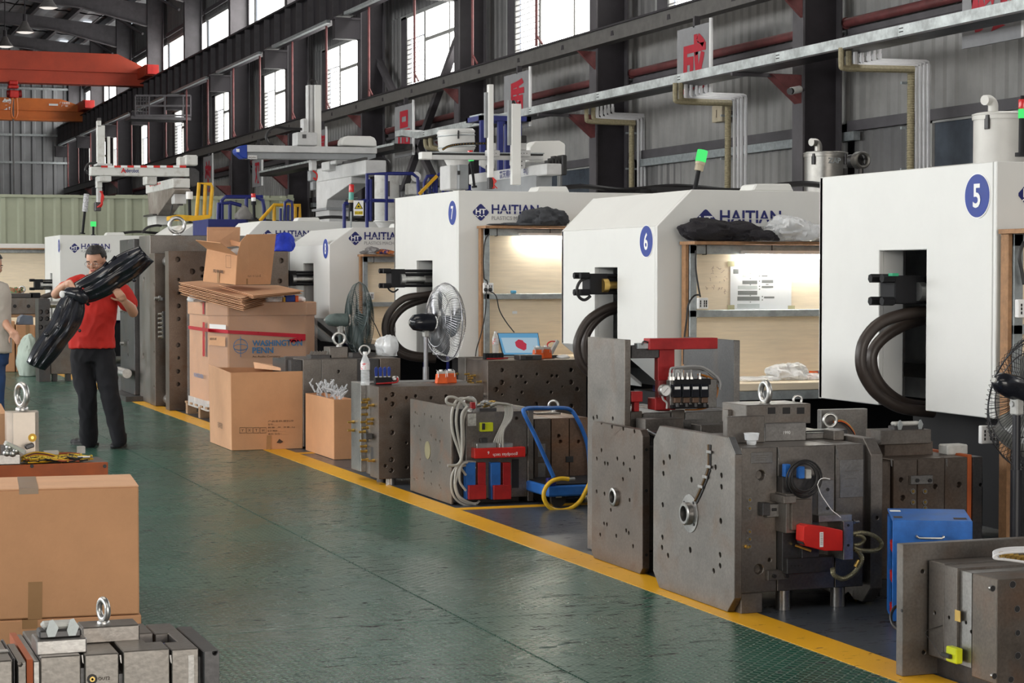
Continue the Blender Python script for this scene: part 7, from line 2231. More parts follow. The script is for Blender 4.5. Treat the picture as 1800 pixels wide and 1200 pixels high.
MB().quad(P(331, 572, X=xo - e - .002), P(366, 577, X=xo - e - .002), P(366, 583, X=xo - e - .002), P(331, 578, X=xo - e - .002)).build('red_tape', RT_, ob, smooth=False)
MB().quad(fdiag(366, 577), fdiag(401, 580), fdiag(401, 586), fdiag(366, 583)).build('red_tape', RT_, ob, smooth=False)
fq('red_tape', [(401, 580), (537, 587), (537, 594), (401, 586)], RT_)
MB().quad(*[P(x, y, Y=Yf_ - .001) for x, y in ((508, 596), (537, 590), (537, 598), (511, 602))]).build('red_tape_end', RT_, ob, smooth=False)
MB().quad(*[P(x, y, X=xo - e - .003) for x, y in ((356, 566), (360, 566), (360, 626), (356, 626))]).build('red_tape', RT_, ob, smooth=False)
MB().quad(*[P(x, y, X=xo - e - .003) for x, y in ((356, 531), (359, 531), (359, 552), (356, 552))]).build('red_tape', RT_, ob, smooth=False)
MB().quad(fdiag(368, 569), fdiag(397, 571), fdiag(397, 579), fdiag(368, 577)).build('white_label', PRW, ob, smooth=False)
MB().quad(fdiag(367, 590), fdiag(396, 592), fdiag(396, 609), fdiag(367, 606)).build('cream_label', CARD2, ob, smooth=False)
for k in range(5): MB().quad(fdiag(369 + k * 2.4, 593.5), fdiag(370.6 + k * 2.4, 593.5), fdiag(370.6 + k * 2.4, 597.5), fdiag(369 + k * 2.4, 597.5)).build('label_bar', INK, ob, smooth=False)
OCB = mat('octabin_blue_print', (.05, .17, .34), rough=.7)
text('WASHINGTON', P(443.5, 608.5, Y=Yf_), NX, NZ, .062, OCB, ob, width=(530 - 443.5) / 3500 * 20.1 / .955, bold=.03)
text('PENN', P(443.5, 621, Y=Yf_), NX, NZ, .062, OCB, ob, width=(480 - 443.5) / 3500 * 20.1 / .955, bold=.03)
text('An Audia Company', P(443.5, 629, Y=Yf_), NX, NZ, .024, INK, ob, width=(492 - 443.5) / 3500 * 20.1 / .955, bold=.01)
c = P(423, 610, Y=Yf_)
MB().torus(c + V((0, 0, .01)), (0, 1, .0), .072, .004, 28, 4).build('emblem_ring', OCB, ob)
m_ = MB().tube([c + V((math.cos(k * PI / 10) * .074, 0, math.sin(k * PI / 10) * .030)) for k in range(21)], .004, 4)
m_.build('emblem_ellipse', OCB, ob); MB().bar(c + V((0, 0, -.10)), c + V((0, 0, .11)), .012, .004).build('emblem_axis', OCB, ob, smooth=False)
text('WASHINGTON PENN', P(349, 660, X=xo - e - .002), (0, -1, 0), NZ, .045, OCB, ob, width=.5, bold=.02, center=True)
# pallet
pal = T('pallet', 'wooden pallet under the film-wrapped octagonal carton', 'pallet', (xo + .6, yO + .5, 0))
WOOD = mat('pallet_wood', (.30, .19, .11), rough=.75, var=.2, scale=8)
y0, y1 = yB - .35, yA + .12
for k in range(6): box('deck_board', WOOD, xo - .03, xO2, y0 + (y1 - y0 - .11) * k / 5, y0 + (y1 - y0 - .11) * k / 5 + .11, .115, .135, pal)
for k in range(3):
    yy = y0 + (y1 - y0 - .1) * k / 2
    for x in (xo - .02, (xo + xO2) / 2, xO2 - .1): box('block', WOOD, x, x + .1, yy, yy + .1, .02, .113, pal)
    box('bottom_board', WOOD, xo - .02, xO2, yy, yy + .1, .0, .02, pal)
MB().add([(o8[k][0] + random.uniform(-.02, .02), o8[k][1] + random.uniform(-.02, .02), z) for k in (7, 0, 1, 2) for z in (.07 + random.uniform(0, .05), .20)], [(0, 1, 3, 2), (2, 3, 5, 4), (4, 5, 7, 6)]).build('film_skirt', FILM2, pal, smooth=True, recalc=False)

# flattened cartons lying across the top
for (nm, lb, cor, n, dz) in (('left', 'thick stack of flattened cartons tilting over the left of the octagonal box', [(316, 496, 20.3), (427, 524, 19.25), (472, 512, 20.1), (354, 493, 20.9)], 8, .017),
                             ('right', 'thin pair of flattened cartons on the right of the stack', [(383, 501, 20.25), (446, 519, 19.35), (531, 511, 19.75), (486, 501, 20.5)], 3, .013)):
    t = T('flattened_cartons', lb, 'cartons', P(420, 520, Y=19.9))
    up0 = V((0, 0, 0)) if nm == 'left' else V((0, 0, .0))
    for k in range(n):
        q = [P(x, y, Y=Y) - V((0, 0, dz * k)) + V((random.uniform(-.02, .02), random.uniform(-.02, .02), 0)) for x, y, Y in cor]
        MB().prism(q, (0, 0, -.006)).build('flat_carton', (CARD2, CARD)[k % 2] if k else CARD2, t, smooth=False)
t = T('packing_film', 'crumpled clear film and foam under the flattened cartons', 'film', P(480, 530, Y=yO + .2))
heap('film_left', FILM2, V((fx(350, yO + .3), yO + .35, zl1)), (.12, .15, .05), 91, .5, 8, res=16, parent=t)
heap('film_right', FILM2, V((fx(483, yO + .1), yO + .15, zl1)), (.10, .10, .06), 92, .5, 8, res=16, parent=t)
heap('foam', mat('white_foam', (.8, .8, .82)), V((fx(531, yO + .1), yO + .15, zl1)), (.05, .08, .035), 93, .4, 8, res=16, parent=t)
t = T('tape_dispenser', 'small blue and orange plastic box at the right of the film-wrapped carton top', 'box', V((fx(513, yO), yO + .05, zl1)))
xx = fx(503, yO)
box('blue_body', BLUEP, xx, xx + .10, yO + .02, yO + .10, zl1 + .001, zl1 + .075, t, .006); box('orange_end', ORANGE, xx + .101, xx + .135, yO + .02, yO + .10, zl1 + .001, zl1 + .065, t, .004); box('yellow_clip', YEL, xx - .02, xx, yO + .03, yO + .09, zl1 + .001, zl1 + .05, t)

# open carton set on the stack
oc = T('open_carton', 'open carton with raised flaps and dark printing on top of the flattened cartons', 'carton', P(414, 500, Y=19.6))
YN, YS_ = 19.55, 19.95
pN0, pN1 = P(414, 500, Y=YN), P(417, 449, Y=YN)
pL0, pL1 = P(357, 494, Y=YS_), P(364, 437, Y=YS_)
pR0, pR1 = P(475, 499, Y=YS_), P(478, 449, Y=YS_)
pB0 = pL0 + (pR0 - pN0); pB1 = pL1 + (pR1 - pN1)
board('side_wall', [pN0, pN1, pL1, pL0], CARD, oc)
board('side_wall', [pN0, pR0, P(485, 411, Y=YS_), P(434, 412, Y=YN + .12), P(423, 424, Y=YN + .05), pN1], CARD, oc)
board('back_wall', [pB0, pB1, pL1, pL0], CARDI, oc); board('back_wall', [pB0, pB1, pR1, pR0], CARDI, oc)
board('bottom', [pN0, pR0, pB0, pL0], CARD, oc)
board('tall_flap', [pL1, P(364, 399, Y=YS_ + .05), P(422, 399, Y=YS_ + .35), P(421, 432, Y=YS_ + .35)], CARD2, oc)
board('left_flap', [pN1, pL1, P(344, 422, Y=YS_ - .1), P(388, 427, Y=YN - .1)], CARD, oc)
board('inner_flap', [P(404, 421, Y=YN + .5), P(426, 427, Y=YN + .2), P(421, 433, Y=YN + .2), P(407, 431, Y=YN + .4)], CARDI, oc)
heap('white_liner', FILM2, P(414, 440, Y=YN + .25) - V((0, 0, .06)), (.12, .1, .05), 95, .4, 8, res=14, parent=oc)
uL = (pN0 - pL0).normalized(); uR = (pR0 - pN0).normalized()
nL = uL.cross(NZ) ; nL = nL if nL.y < 0 else -nL
nR = uR.cross(NZ) ; nR = nR if nR.y < 0 else -nR
text('周转箱', pL0 + uL * ((pN0 - pL0).length * .48) + NZ * .115 + nL * .006, uL, NZ, .035, INK, oc, width=.15, center=True, bold=.01)
text('深圳塑胶有限公司', pN0 + uR * ((pR0 - pN0).length * .50) + NZ * .145 + nR * .006, uR, NZ, .042, INK, oc, width=.24, center=True, bold=.01)
text('K-8 1 V1 121-18', pN0 + uR * ((pR0 - pN0).length * .52) + NZ * .085 + nR * .006, uR, NZ, .026, INK, oc, width=.22, center=True)
for s_, (p0, u_, n_) in enumerate(((pL0, uL, nL), (pN0, uR, nR))):
    ln = (.34, .28)[s_]
    c = p0 + u_ * ln * .62 + n_ * .0055
    MB().quad(c + NZ * .0, c + u_ * .03, c + u_ * .03 + NZ * .12, c + NZ * .12).build('tape_strip', TAPE, oc, smooth=False)
c = pL0 + uL * ((pN0 - pL0).length * .72) + NZ * .16 + nL * .006
for (du, dz, w_, h_) in ((0, 0, .07, .003), (0, .12, .07, .003), (0, 0, .003, .12), (.07, 0, .003, .123)):
    MB().quad(c + uL * du + NZ * dz, c + uL * (du + w_) + NZ * dz, c + uL * (du + w_) + NZ * (dz + h_), c + uL * du + NZ * (dz + h_)).build('print_mark', INK, oc, smooth=False)


# ================================================================== FANS
def fan(label, cpx, cpy, Y, R, n, mpx, base_h, colr, blade_col, motor_r=.07, tilt=0.0, name='pedestal_fan', pole_off=V((0, 0, 0)), nw=84):
    c = P(cpx, cpy, Y=Y)
    n = V(n).normalized()
    t = T(name, label, 'fan', V((c.x, c.y, 0)) + pole_off)
    u = n.cross(NZ).normalized(); v = u.cross(n)
    wires = MB()
    for s_, dep in ((1, .085), (-1, .095)):
        for k in range(nw):
            g = 2 * PI * k / nw + (.05 if s_ < 0 else 0)
            pts = []
            for rr, hh in ((.16, .98), (.45, 1.0), (.75, .84), (.94, .45), (1.0, .0)):
                gg = g + s_ * rr * .5
                pts.append(c + (u * math.cos(gg) + v * math.sin(gg)) * R * rr + n * s_ * dep * hh)
            wires.tube(pts, .0016, 3)
    w_ = wires.build('guard_wires', colr, t, smooth=False)
    w_['kind'] = 'stuff'
    for rr, off in ((1.0, 0), (.62, .085), (.62, -.092), (.30, .086), (.80, -.07), (.17, .085)):
        MB().torus(c + n * off, n, R * rr, .0045 if rr == 1 else .0028, 40, 6).build('guard_ring', colr, t)
    MB().cyl(c + n * .084, c + n * .092, R * .17, n=20).build('guard_badge', colr, t)
    hub_ = MB().lathe(c, [(.03, -.05), (.055, -.04), (.055, .03), (.03, .05), (.001, .055)], n, 18).build('hub', blade_col, t)
    for k in range(3):
        b_ = MB()
        g0 = k * 2 * PI / 3
        vs = []
        for i in range(5):
            rr = R * (.16 + .70 * i / 4)
            wd = .35 + .30 * math.sin(i / 4 * PI * .8)
            for j in range(4):
                g = g0 + (j / 3 - .5) * wd * 2 * (.9 if i < 4 else .7)
                tw = (j / 3 - .5) * .07
                vs.append(c + (u * math.cos(g) + v * math.sin(g)) * rr + n * tw)
        b_.add(vs, [(i * 4 + j, i * 4 + j + 1, i * 4 + j + 5, i * 4 + j + 4) for i in range(4) for j in range(3)])
        b_.build('blade', blade_col, hub_, solid=.003, recalc=False)
    mb = c - n * .10
    mo_ = MB().lathe(mb, [(motor_r * .6, 0), (motor_r, -.02), (motor_r * 1.02, -.12), (motor_r * .85, -.19), (motor_r * .45, -.22), (.012, -.225)], n, 26).build('motor', mpx, t)
    MB().cyl(mb - n * .225, mb - n * .235, .012, n=12).build('oscillation_knob', GREYG, mo_)
    for q in range(8):
        g = 2 * PI * q / 8
        MB().bar(mb - n * .195 + (u * math.cos(g) + v * math.sin(g)) * motor_r * .45, mb - n * .215 + (u * math.cos(g) + v * math.sin(g)) * motor_r * .25, .004, .006).build('vent_rib', BLACK, mo_, smooth=False)
    pc = mb - n * .08
    z0 = pc.z - .12
    MB().bar((pc.x, pc.y, z0), (pc.x, pc.y, pc.z - motor_r * .6), .05, .045, upv=(n.x, n.y, 0)).build('tilt_bracket', GREYG, t, smooth=False, bevel=.006)
    MB().cyl((pc.x - .03, pc.y, z0 + .05), (pc.x + .03, pc.y, z0 + .05), .014, n=10).build('tilt_screw', CHR, t)
    MB().cyl((pc.x, pc.y, .03), (pc.x, pc.y, z0 + .02), .019, n=14).cyl((pc.x, pc.y, .03), (pc.x, pc.y, z0 - .25), .026, n=14).build('pole', colr, t)
    MB().lathe((pc.x, pc.y, 0), [(.22, 0), (.22, .015), (.20, .03), (.05, .05), (.03, .08)], n=32).build('base', colr, t)
    return t


FG = mat('fan_dark_green', (.035, .055, .055), rough=.4, var=.15)
FB = mat('fan_black', (.018, .018, .022), rough=.4)
FCH = mat('fan_guard_chrome', (.30, .30, .32), rough=.3, metal=.8)
fan('grey wire pedestal fan with a navy motor in front of machine 7', 783, 566, 15.75, .327, V((.992, .12, .0)), BLKP, 1, FCH, mat('fan_blade_grey', (.10, .11, .12), rough=.3), .075)
fan('dark pedestal fan seen edge-on with a dusty grey-green motor left of machine 8', 632, 562, 17.75, .35, V((1, -.05, .0)), mat('dusty_green_motor', (.10, .135, .13), rough=.5, var=.25, scale=12), 1, FG, FG, .06)
fan('large black pedestal fan cut by the right edge of the picture', 1834, 700, 7.75, .335, V((.93, .2, -.28)), BLKP, 1, FB, mat('fan_blade_clear', (.12, .12, .11), rough=.2), .055)


tag(heap('plastic_bag', FILM2, (fx(684, YF_ + .35), YF_ + .38, zF + .001), (.11, .10, .13), 66, .5, 8, res=22), 'white plastic bag on the mold with two eyebolts, beside the big hose loop', 'bag')


# ================================================================== FOREGROUND LEFT
def rbox(nm, m_, c, ux, hx, hy, z0, z1, par, bevel=0.0, **k):
    """upright box turned so that its width runs along ux"""
    ux = V(ux).normalized(); uy = V((-ux.y, ux.x, 0))
    q = [V((c[0], c[1], z0)) + ux * a * hx + uy * b * hy for a, b in ((-1, -1), (1, -1), (1, 1), (-1, 1))]
    return MB().prism(q, (0, 0, z1 - z0)).build(nm, m_, par, smooth=False, bevel=bevel, **k)


# stacked cartons
ang = math.radians(-5.3)
ux = V((math.cos(ang), math.sin(ang), 0)); uy = V((-ux.y, ux.x, 0))
Zc = 6.45
pr_ = P(245, 1080, D=Zc)               # lower right front corner of the upper carton
pt_ = P(245, 853, D=Zc * .998)
z0c, z1c_ = pr_.z, pt_.z
Wd, Dp = .60, .38
pr_.z = 0
cA = pr_ - ux * Wd / 2 + uy * Dp / 2
ca = T('sealed_carton', 'large sealed brown carton at the lower left, on top of another', 'carton', (cA.x, cA.y, z0c))
rbox('carton_body', CARD, cA, ux, Wd / 2, Dp / 2, z0c + .002, z1c_ - .004, ca, .004)
# lid flaps with the seam between them
for s_ in (-1, 1):
    rbox('top_flap', CARD2, cA + uy * s_ * (Dp / 4 + .0006), ux, Wd / 2, Dp / 4 - .0012, z1c_ - .004, z1c_, ca)
tpm = mat('old_brown_tape', (.27, .185, .12), rough=.3)
cT = pr_ - ux * .345
rbox('tape_strip', tpm, cT + uy * Dp / 2, ux, .030, Dp / 2, z1c_, z1c_ + .0006, ca)
q = [cT - uy * .0006 + ux * a + NZ * z for a, z in ((-.030, z1c_ - .018), (.030, z1c_ - .018), (.030, z1c_), (-.030, z1c_))]
MB().quad(*q).build('tape_end', tpm, ca, smooth=False)
q = [cT - uy * .0006 + ux * a + NZ * z for a, z in ((-.006, z0c), (.038, z0c), (.040, z0c + .12), (-.004, z0c + .12))]
MB().quad(*q).build('tape_strip', TAPE, ca, smooth=False)
cb = T('sealed_carton', 'brown carton under the large sealed one at the lower left', 'carton', (cA.x, cA.y, 0))
cB = cA + ux * .006
rbox('carton_body', CARD, cB, ux, Wd / 2, Dp / 2, .002, z0c - .001, cb, .004)
rbox('tape_strip', TAPE, cT + uy * (Dp / 2 - .0), ux, .024, Dp / 2 + .001, z0c - .03, z0c - .0008, cb)

# mould at the bottom left
Ym = 4.62
def xm(px): return fx(px, Ym, 1180)
zm = fz(1160, xm(200), Ym)
mm_ = T('injection_mold', 'bright machined mold cut by the lower left corner with an eyebolt and connector', 'mold', (xm(200), Ym + .2, 0))
Dm = .36
SLB = steel('steel_bright_machined', (.21, .195, .18), amt=.55, rough=.35, metal=.85, rust=(.17, .12, .08))
edges = [(58, 71, 1161, STL), (71, 143, 1152, SLB), (149, 210, 1150, SLB), (217, 299, 1145, SLB), (302, 350, 1142, SLB)]
for i, (a0, a1, ty, m_) in enumerate(edges):
    z1 = fz(ty + (1, 3, 1, 0, 0)[i], xm(a0), Ym)
    x0, x1 = xm(a0), xm(a1)
    if i < 3:
        plate(mm_, m_, x0, x1 - .001, Ym, Ym + Dm, .0, z1, name='mold_plate', bevel=.0025)
    else:
        # pocket cut through the top where the spring sits
        ob_ = MB().box(x0, x1 - .001, Ym, Ym + Dm, .0, z1).build('mold_plate', m_, None, smooth=False)
        xp0, xp1 = xm(255), xm(326)
        cu = MB().box(xp0 + .02, xp1, Ym + .10, Ym + .22, z1 - .07, z1 + .1).build('cutter', m_, None, smooth=False)
        md = ob_.modifiers.new('b', 'BOOLEAN'); md.operation = 'DIFFERENCE'; md.object = cu; md.solver = 'EXACT'
        dg = bpy.context.evaluated_depsgraph_get()
        me = bpy.data.meshes.new_from_object(ob_.evaluated_get(dg)); org = WORG[ob_.name]
        bpy.data.objects.remove(ob_); bpy.data.objects.remove(cu)
        me.materials.clear(); me.materials.append(m_)
        link('mold_plate', me, org, mm_, bevel=.002)
zP = fz(1145, xm(260), Ym)
box('gap_plate', STD, xm(143), xm(149), Ym + .01, Ym + Dm, .0, zP - .03, mm_)
box('gap_plate', STD, xm(210) - .0, xm(217), Ym + .012, Ym + Dm, .0, zP - .05, mm_)
pz = fz(1141, xm(370), Ym)
plate(mm_, STD, xm(355), xm(383), Ym - .02, Ym + Dm * .9, 0, pz, hy=[(378, 1147, .005)], name='clamp_plate', depth=.02, bevel=.002)
box('rib', STD, xm(350), xm(356), Ym + .02, Ym + Dm * .8, 0, pz - .02, mm_)
# blue spring in the pocket
sp = []
for k in range(90):
    g = k * .55
    sp.append(V((xm(262) + .02 + k * .00075, Ym + .16 + math.cos(g) * .020, zP - .035 + math.sin(g) * .020)))
MB().tube(sp, .004, 5).build('blue_spring', BLUEP, mm_)
insm = mat('orange_insulation', (.33, .07, .015))
box('insulating_plate', insm, xm(47), xm(58), Ym, Ym + Dm, 0, zP + .0, mm_)
tl = tbox('top_bar', SLB, 145, 1103, 246, 1141, Ym + .14, .09, mm_, z0=zP + .001)
c = P(182, 1103, Y=Ym + .185); c.z = P(182, 1103, Y=Ym + .14).z
eyebolt(mm_, c, .024, .0075, (.96, .27, 0))
for px in (152, 224):
    q_ = P(px, 1100, Y=Ym + .18); MB().lathe((q_.x, q_.y, c.z), [(.011, 0), (.011, .003), (.007, .003), (.006, -.004)], n=14).build('cap_screw', CHR, mm_)
tc_ = tbox('connector_block', STL, 64, 1126, 153, 1156, Ym + .03, .10, mm_, z0=zP + .001)
a = P(66, 1126, Y=Ym + .04); b_ = P(144, 1126, Y=Ym + .04)
connector(mm_, a.x + .004, b_.x, Ym + .045, Ym + .10, P(66, 1126, Y=Ym + .03).z, .036)
pt2 = P(162, 1193, Y=Ym)
MB().lathe(pt2, [(.0115, -.001), (.0115, .003), (.007, .003), (.007, -.001)], (0, -1, 0), 20, cap=False).build('port_rim', BLACK, mm_)
MB().lathe(pt2, [(.006, .001), (.006, .004), (.003, .004), (.003, .001)], (0, -1, 0), 16).build('port_nipple', BRASS, mm_)
text('OUT2', P(183, 1192, Y=Ym - .001), NX, NZ, .0075, INK, mm_, center=True, bold=.01)
for px in (145, 212, 300): MB().prism([P(px - 2, 1151, Y=Ym - .0015), P(px + 1, 1151, Y=Ym - .0015), P(px + 2, 1166, Y=Ym - .0015), P(px, 1164, Y=Ym - .0015)], (0, .001, 0)).build('pry_notch', STL, mm_, smooth=False)
box('engraved_panel', STL, xm(331), xm(341), Ym - .001, Ym, zP - .3, zP - .015, mm_)
m2 = T('injection_mold', 'sliver of a mold at the left edge beside the orange insulating plate', 'mold', (xm(10), Ym + .1, 0))
plate(m2, SLB, xm(-60), xm(20), Ym - .03, Ym + .26, 0, fz(1161, xm(0), Ym - .03), name='mold_plate')
plate(m2, STD, xm(22), xm(28), Ym - .0, Ym + .26, 0, fz(1163, xm(0), Ym - .03), name='mold_plate')
plate(m2, ST, xm(29), xm(42), Ym - .04, Ym + .2, 0, fz(1164, xm(30), Ym - .04), hy=[(36, 1168, .005)], name='clamp_plate', depth=.02)
tbox('top_rail', CHR, -20, 1146, 16, 1152, Ym + .06, .03, m2, z0=fz(1161, xm(0), Ym - .03))

# mould with the orange edge, wires and lifting block behind the cartons
Yq = 8.7
def xq(px): return fx(px, Yq, 820)
zq = fz(815, xq(100), Yq)
mo = T('injection_mold', 'mold with an orange edge and a post with a big lifting eye', 'mold', (xq(80), Yq + .3, 0))
box('insulating_plate', insm, xq(-60), xq(190), Yq, Yq + .02, .02, zq, mo, .002)
for px in (56, 184):
    c = P(px, 819, Y=Yq); MB().cyl(c, c + V((0, -.003, 0)), .008, n=10).build('screw_head', BLACK, mo)
box('mold_plate', SLB, xq(-60), xq(191), Yq + .021, Yq + .30, .0, zq - .002, mo, .003)
px0, px1 = 11, 68
YP_ = Yq + .12
post = MB()
x0, x1 = fx(px0, YP_), fx(px1, YP_)
zpt = fz(724, x0, YP_)
q = [(x0, YP_ + .04), (x0 + .022, YP_), (x1 - .018, YP_), (x1, YP_ + .04), (x1, YP_ + .11), (x0, YP_ + .11)]
MB().prism([(x, y, zq - .002) for x, y in q], (0, 0, zpt - zq)).build('lifting_post', mat('pale_ground_steel', (.52, .46, .40), rough=.42, metal=.5, var=.12), mo, smooth=False, bevel=.002)
c = V(((x0 + x1) / 2 - .0, YP_ + .06, zpt)); eyebolt(mo, c, .046, .0135, (.94, .34, 0))
cc_ = P(57, 770, Y=YP_ + .0)
MB().cyl(P(57, 769, Y=YP_ - .001), P(57, 769, Y=YP_ - .004), .018, n=20).build('yellow_washer', YEL, mo)
MB().cyl(P(57, 769, Y=YP_ - .004), P(57, 769, Y=YP_ - .006), .007, n=16).build('washer_hub', BRASS, mo)
# grey connector on its silver block
gcn = T('cable_connector', 'grey connector tilted on a bright block left of the yellow wires', 'connector', P(20, 812, Y=Yq + .05))
tbox('bright_block', STL, -40, 800, 36, 815, Yq + .03, .07, gcn, z0=zq)
rot = MB().bar(P(8, 778, Y=Yq + .05), P(44, 795, Y=Yq + .05), .05, .022).build('grey_housing', GREYG, gcn, smooth=False, bevel=.004)
MB().bar(P(12, 779, Y=Yq + .02), P(40, 793, Y=Yq + .02), .01, .010).build('insert', mat('cream_insert', (.45, .47, .40)), gcn, smooth=False)
MB().bar(P(44, 786, Y=Yq + .05), P(59, 781, Y=Yq + .05), .04, .02).build('black_plug', STD, gcn, smooth=False, bevel=.004)
for (x, y) in ((16, 786), (28, 792), (22, 797), (12, 796)): MB().ball(P(x, y, Y=Yq + .035), (.018, .014, .016), 10, 8).build('clip', CHR, gcn)
box('dark_box', STD, P(-6, 0, Y=Yq + .05).x, P(7, 0, Y=Yq + .05).x, Yq + .04, Yq + .1, P(0, 800, Y=Yq + .03).z, P(5, 783, Y=Yq + .04).z, gcn)
MB().prism([P(x, y, Y=Yq + .075) for x, y in ((26, 786), (34, 790), (34, 800), (20, 802))], (0, .01, 0)).build('bracket', CHR, gcn, smooth=False)
# yellow-black wires
WY = mat('wire_yellow', (.62, .43, .04), c2=(.10, .06, .02), rough=.5, scale=40, stretch=(4, 1, 1), soft=(.40, .50))
WR_ = mat('wire_red_brown', (.35, .08, .03), rough=.5)
random.seed(21)
wb = T('wire_bundle', 'bed of yellow, black and red sensor wires on the orange-edged mold', 'wires', P(110, 812, Y=Yq + .1))
for k in range(84):
    y = Yq + .025 + .27 * random.random()
    xs = xq(40 + random.random() * 20); xe = xq(125 + random.random() * 50) - (y - Yq) * .25
    z = zq + .006 + random.random() * .014
    pts = [V((xs + (xe - xs) * i / 6, y + random.uniform(-.012, .012), z + random.uniform(-.004, .012))) for i in range(7)]
    MB().tube(spline(pts, 3), .004, 5).build('wire', (WY, WY, YEL, WR_, BLACK, WY)[k % 6], wb)
for k in range(4):
    MB().tube(spline([P(x, y + k * 1.5, Y=Yq + .06) for x, y in ((40, 802), (60, 795), (78, 796), (95, 800), (106, 806), (110, 812))], 4), .004, 5).build('wire', (YEL, BLACK, WR_, YEL)[k], wb)
box('cable_tag', PRW, P(124, 0, Y=Yq + .05).x, P(152, 0, Y=Yq + .05).x, Yq + .04, Yq + .07, zq + .02, zq + .026, wb)
box('wire_end_block', GREYG, P(130, 0, Y=Yq + .26).x, P(143, 0, Y=Yq + .26).x, Yq + .24, Yq + .28, zq + .02, zq + .05, wb)
box('wire_end_block', GREYG, P(70, 0, Y=Yq + .2).x, P(96, 0, Y=Yq + .2).x, Yq + .18, Yq + .22, zq + .02, zq + .04, wb)
# carton sliver at left edge
cs = T('sealed_carton', 'pale carton corner at the left edge behind the lifting post', 'carton', P(0, 790, Y=9.35))
box('carton_body', CARD2, -.9, P(9, 0, Y=9.2).x - .0, 9.2, 9.6, 0, fz(733, .3, 9.2), cs)
MB().prism([(-.9, 9.2, fz(733, .3, 9.2)), (fx(9, 9.2), 9.2, fz(733, .3, 9.2)), (fx(0, 9.25), 9.25, fz(716, .3, 9.2)), (-.9, 9.25, fz(716, .3, 9.2))], (0, .008, 0)).build('raised_flap', CARD2, cs, smooth=False)


# ================================================================== FAR LEFT WORK AREA
def at(Y, px): return fx(px, Y, 560)
Y = 33.0
t = T('injection_mold', 'low grey mold on a dark bench at the left edge', 'mold', P(60, 556, Y=33))
box('mold_block', ST, at(Y, -20), at(Y, 78), Y, Y + .6, fz(553, 3, Y), fz(524, 3, Y), t, .01)
box('mold_top', STD, at(Y, -10), at(Y, 60), Y + .1, Y + .5, fz(524, 3, Y), fz(516, 3, Y), t, .01)
for x in (10, 26, 50): 
    c = P(x, 538, Y=Y); MB().cyl(c, c + V((0, -.01, 0)), .03, n=10).build('bore', BLACK, t, smooth=False)
c = P(39, 518, Y=Y + .3); c.z = fz(516, 3, Y); eyebolt(t, c, .045, .014, (.4, 1, 0))
tag(heap('coloured_wires', mat('coloured_wires', (.35, .10, .05), c2=(.10, .25, .12), scale=30, soft=(.45, .55)), (at(Y, 33) , Y + .3, fz(516, 3, Y) + .005), (.12, .06, .06), 101, .7, 20, res=14), 'tangle of thin coloured wires on the low grey mold at the left edge', 'wires')
for k, (a0, a1) in enumerate(((5, 19), (55, 73))):
    tag(box('drill_case', DARKP, at(Y, a0), at(Y, a1), Y + .1, Y + .3, fz(524, 3, Y) + (.0 if k else .08), fz(517, 3, Y) + .02, bevel=.01), ('dark case left of the coloured wires at the left edge', 'dark case right of the coloured wires at the left edge')[k], 'case')
b_ = T('worktable', 'low dark bench carrying the grey mold at the left edge', 'workbench', P(40, 600, Y=33.2))
box('bench_top', PLYE, at(Y, -60), at(Y, 80), Y - .1, Y + .8, fz(558, 3, Y), fz(553, 3, Y) - .001, b_)
for x in (-50, 72): box('leg', STD, at(Y, x), at(Y, x) + .06, Y, Y + .06, 0, fz(558, 3, Y), b_)
YW = 31.0
for (a0, b0, a1, lb, m_) in ((-30, 565, 26, 'brown carton under the bench at the left edge', CARD), (28, 572, 62, 'second brown carton under the bench, right of the first', CARD)):
    t = T('floor_carton', lb, 'carton', (at(YW, a0), YW, 0))
    box('carton_body', m_, at(YW, a0), at(YW, a1), YW, YW + .5, 0, fz(b0, 2.5, YW), t, .01)
    box('seam_tape', TAPE, at(YW, (a0 + a1) / 2), at(YW, (a0 + a1) / 2) + .06, YW - .002, YW, 0, fz(b0, 2.5, YW), t)
t = T('storage_bin', 'grey plastic bin on the carton under the bench', 'bin', P(48, 572, Y=YW + .1))
MB().prism([P(x, y, Y=YW + .05) for x, y in ((31, 571), (59, 571), (58, 555), (40, 553), (34, 558))], (0, .3, 0)).build('bin_body', mat('grey_blue_plastic', (.12, .14, .18), rough=.4), t, smooth=False, bevel=.01)
tag(heap('pale_sack', mat('pale_green_sack', (.36, .42, .37), rough=.8, var=.1), (at(29.6, 50), 29.7, 0), (.16, .2, .38), 105, .35, 4, res=20, flat=True), 'pale green sack leaning on the cartons at the far left', 'sack')
Y2 = 28.0
t = T('injection_mold', 'narrow drilled steel block behind the lower end of the black part', 'mold', P(80, 640, Y=Y2))
plate(t, STD, at(Y2, 68), at(Y2, 88), Y2, Y2 + .4, 0, fz(525, 3.3, Y2), hy=[(72, 548, .03), (83, 548, .03), (72, 560, .03), (83, 560, .03), (72, 575, .03), (83, 575, .03)], name='mold_plate', depth=.1)
box('mold_plate', ST, at(Y2, 90), at(Y2, 128), Y2 + .1, Y2 + .5, .1, fz(600, 3.3, Y2), t, .006)
for x in (94, 118): box('foot', STD, at(Y2, x), at(Y2, x + 8), Y2 + .12, Y2 + .3, 0, .1, t)
MB().cyl(P(88, 535, Y=Y2 + .2), P(104, 535, Y=Y2 + .2), .05, n=16).build('guide_pin', CHR, t)
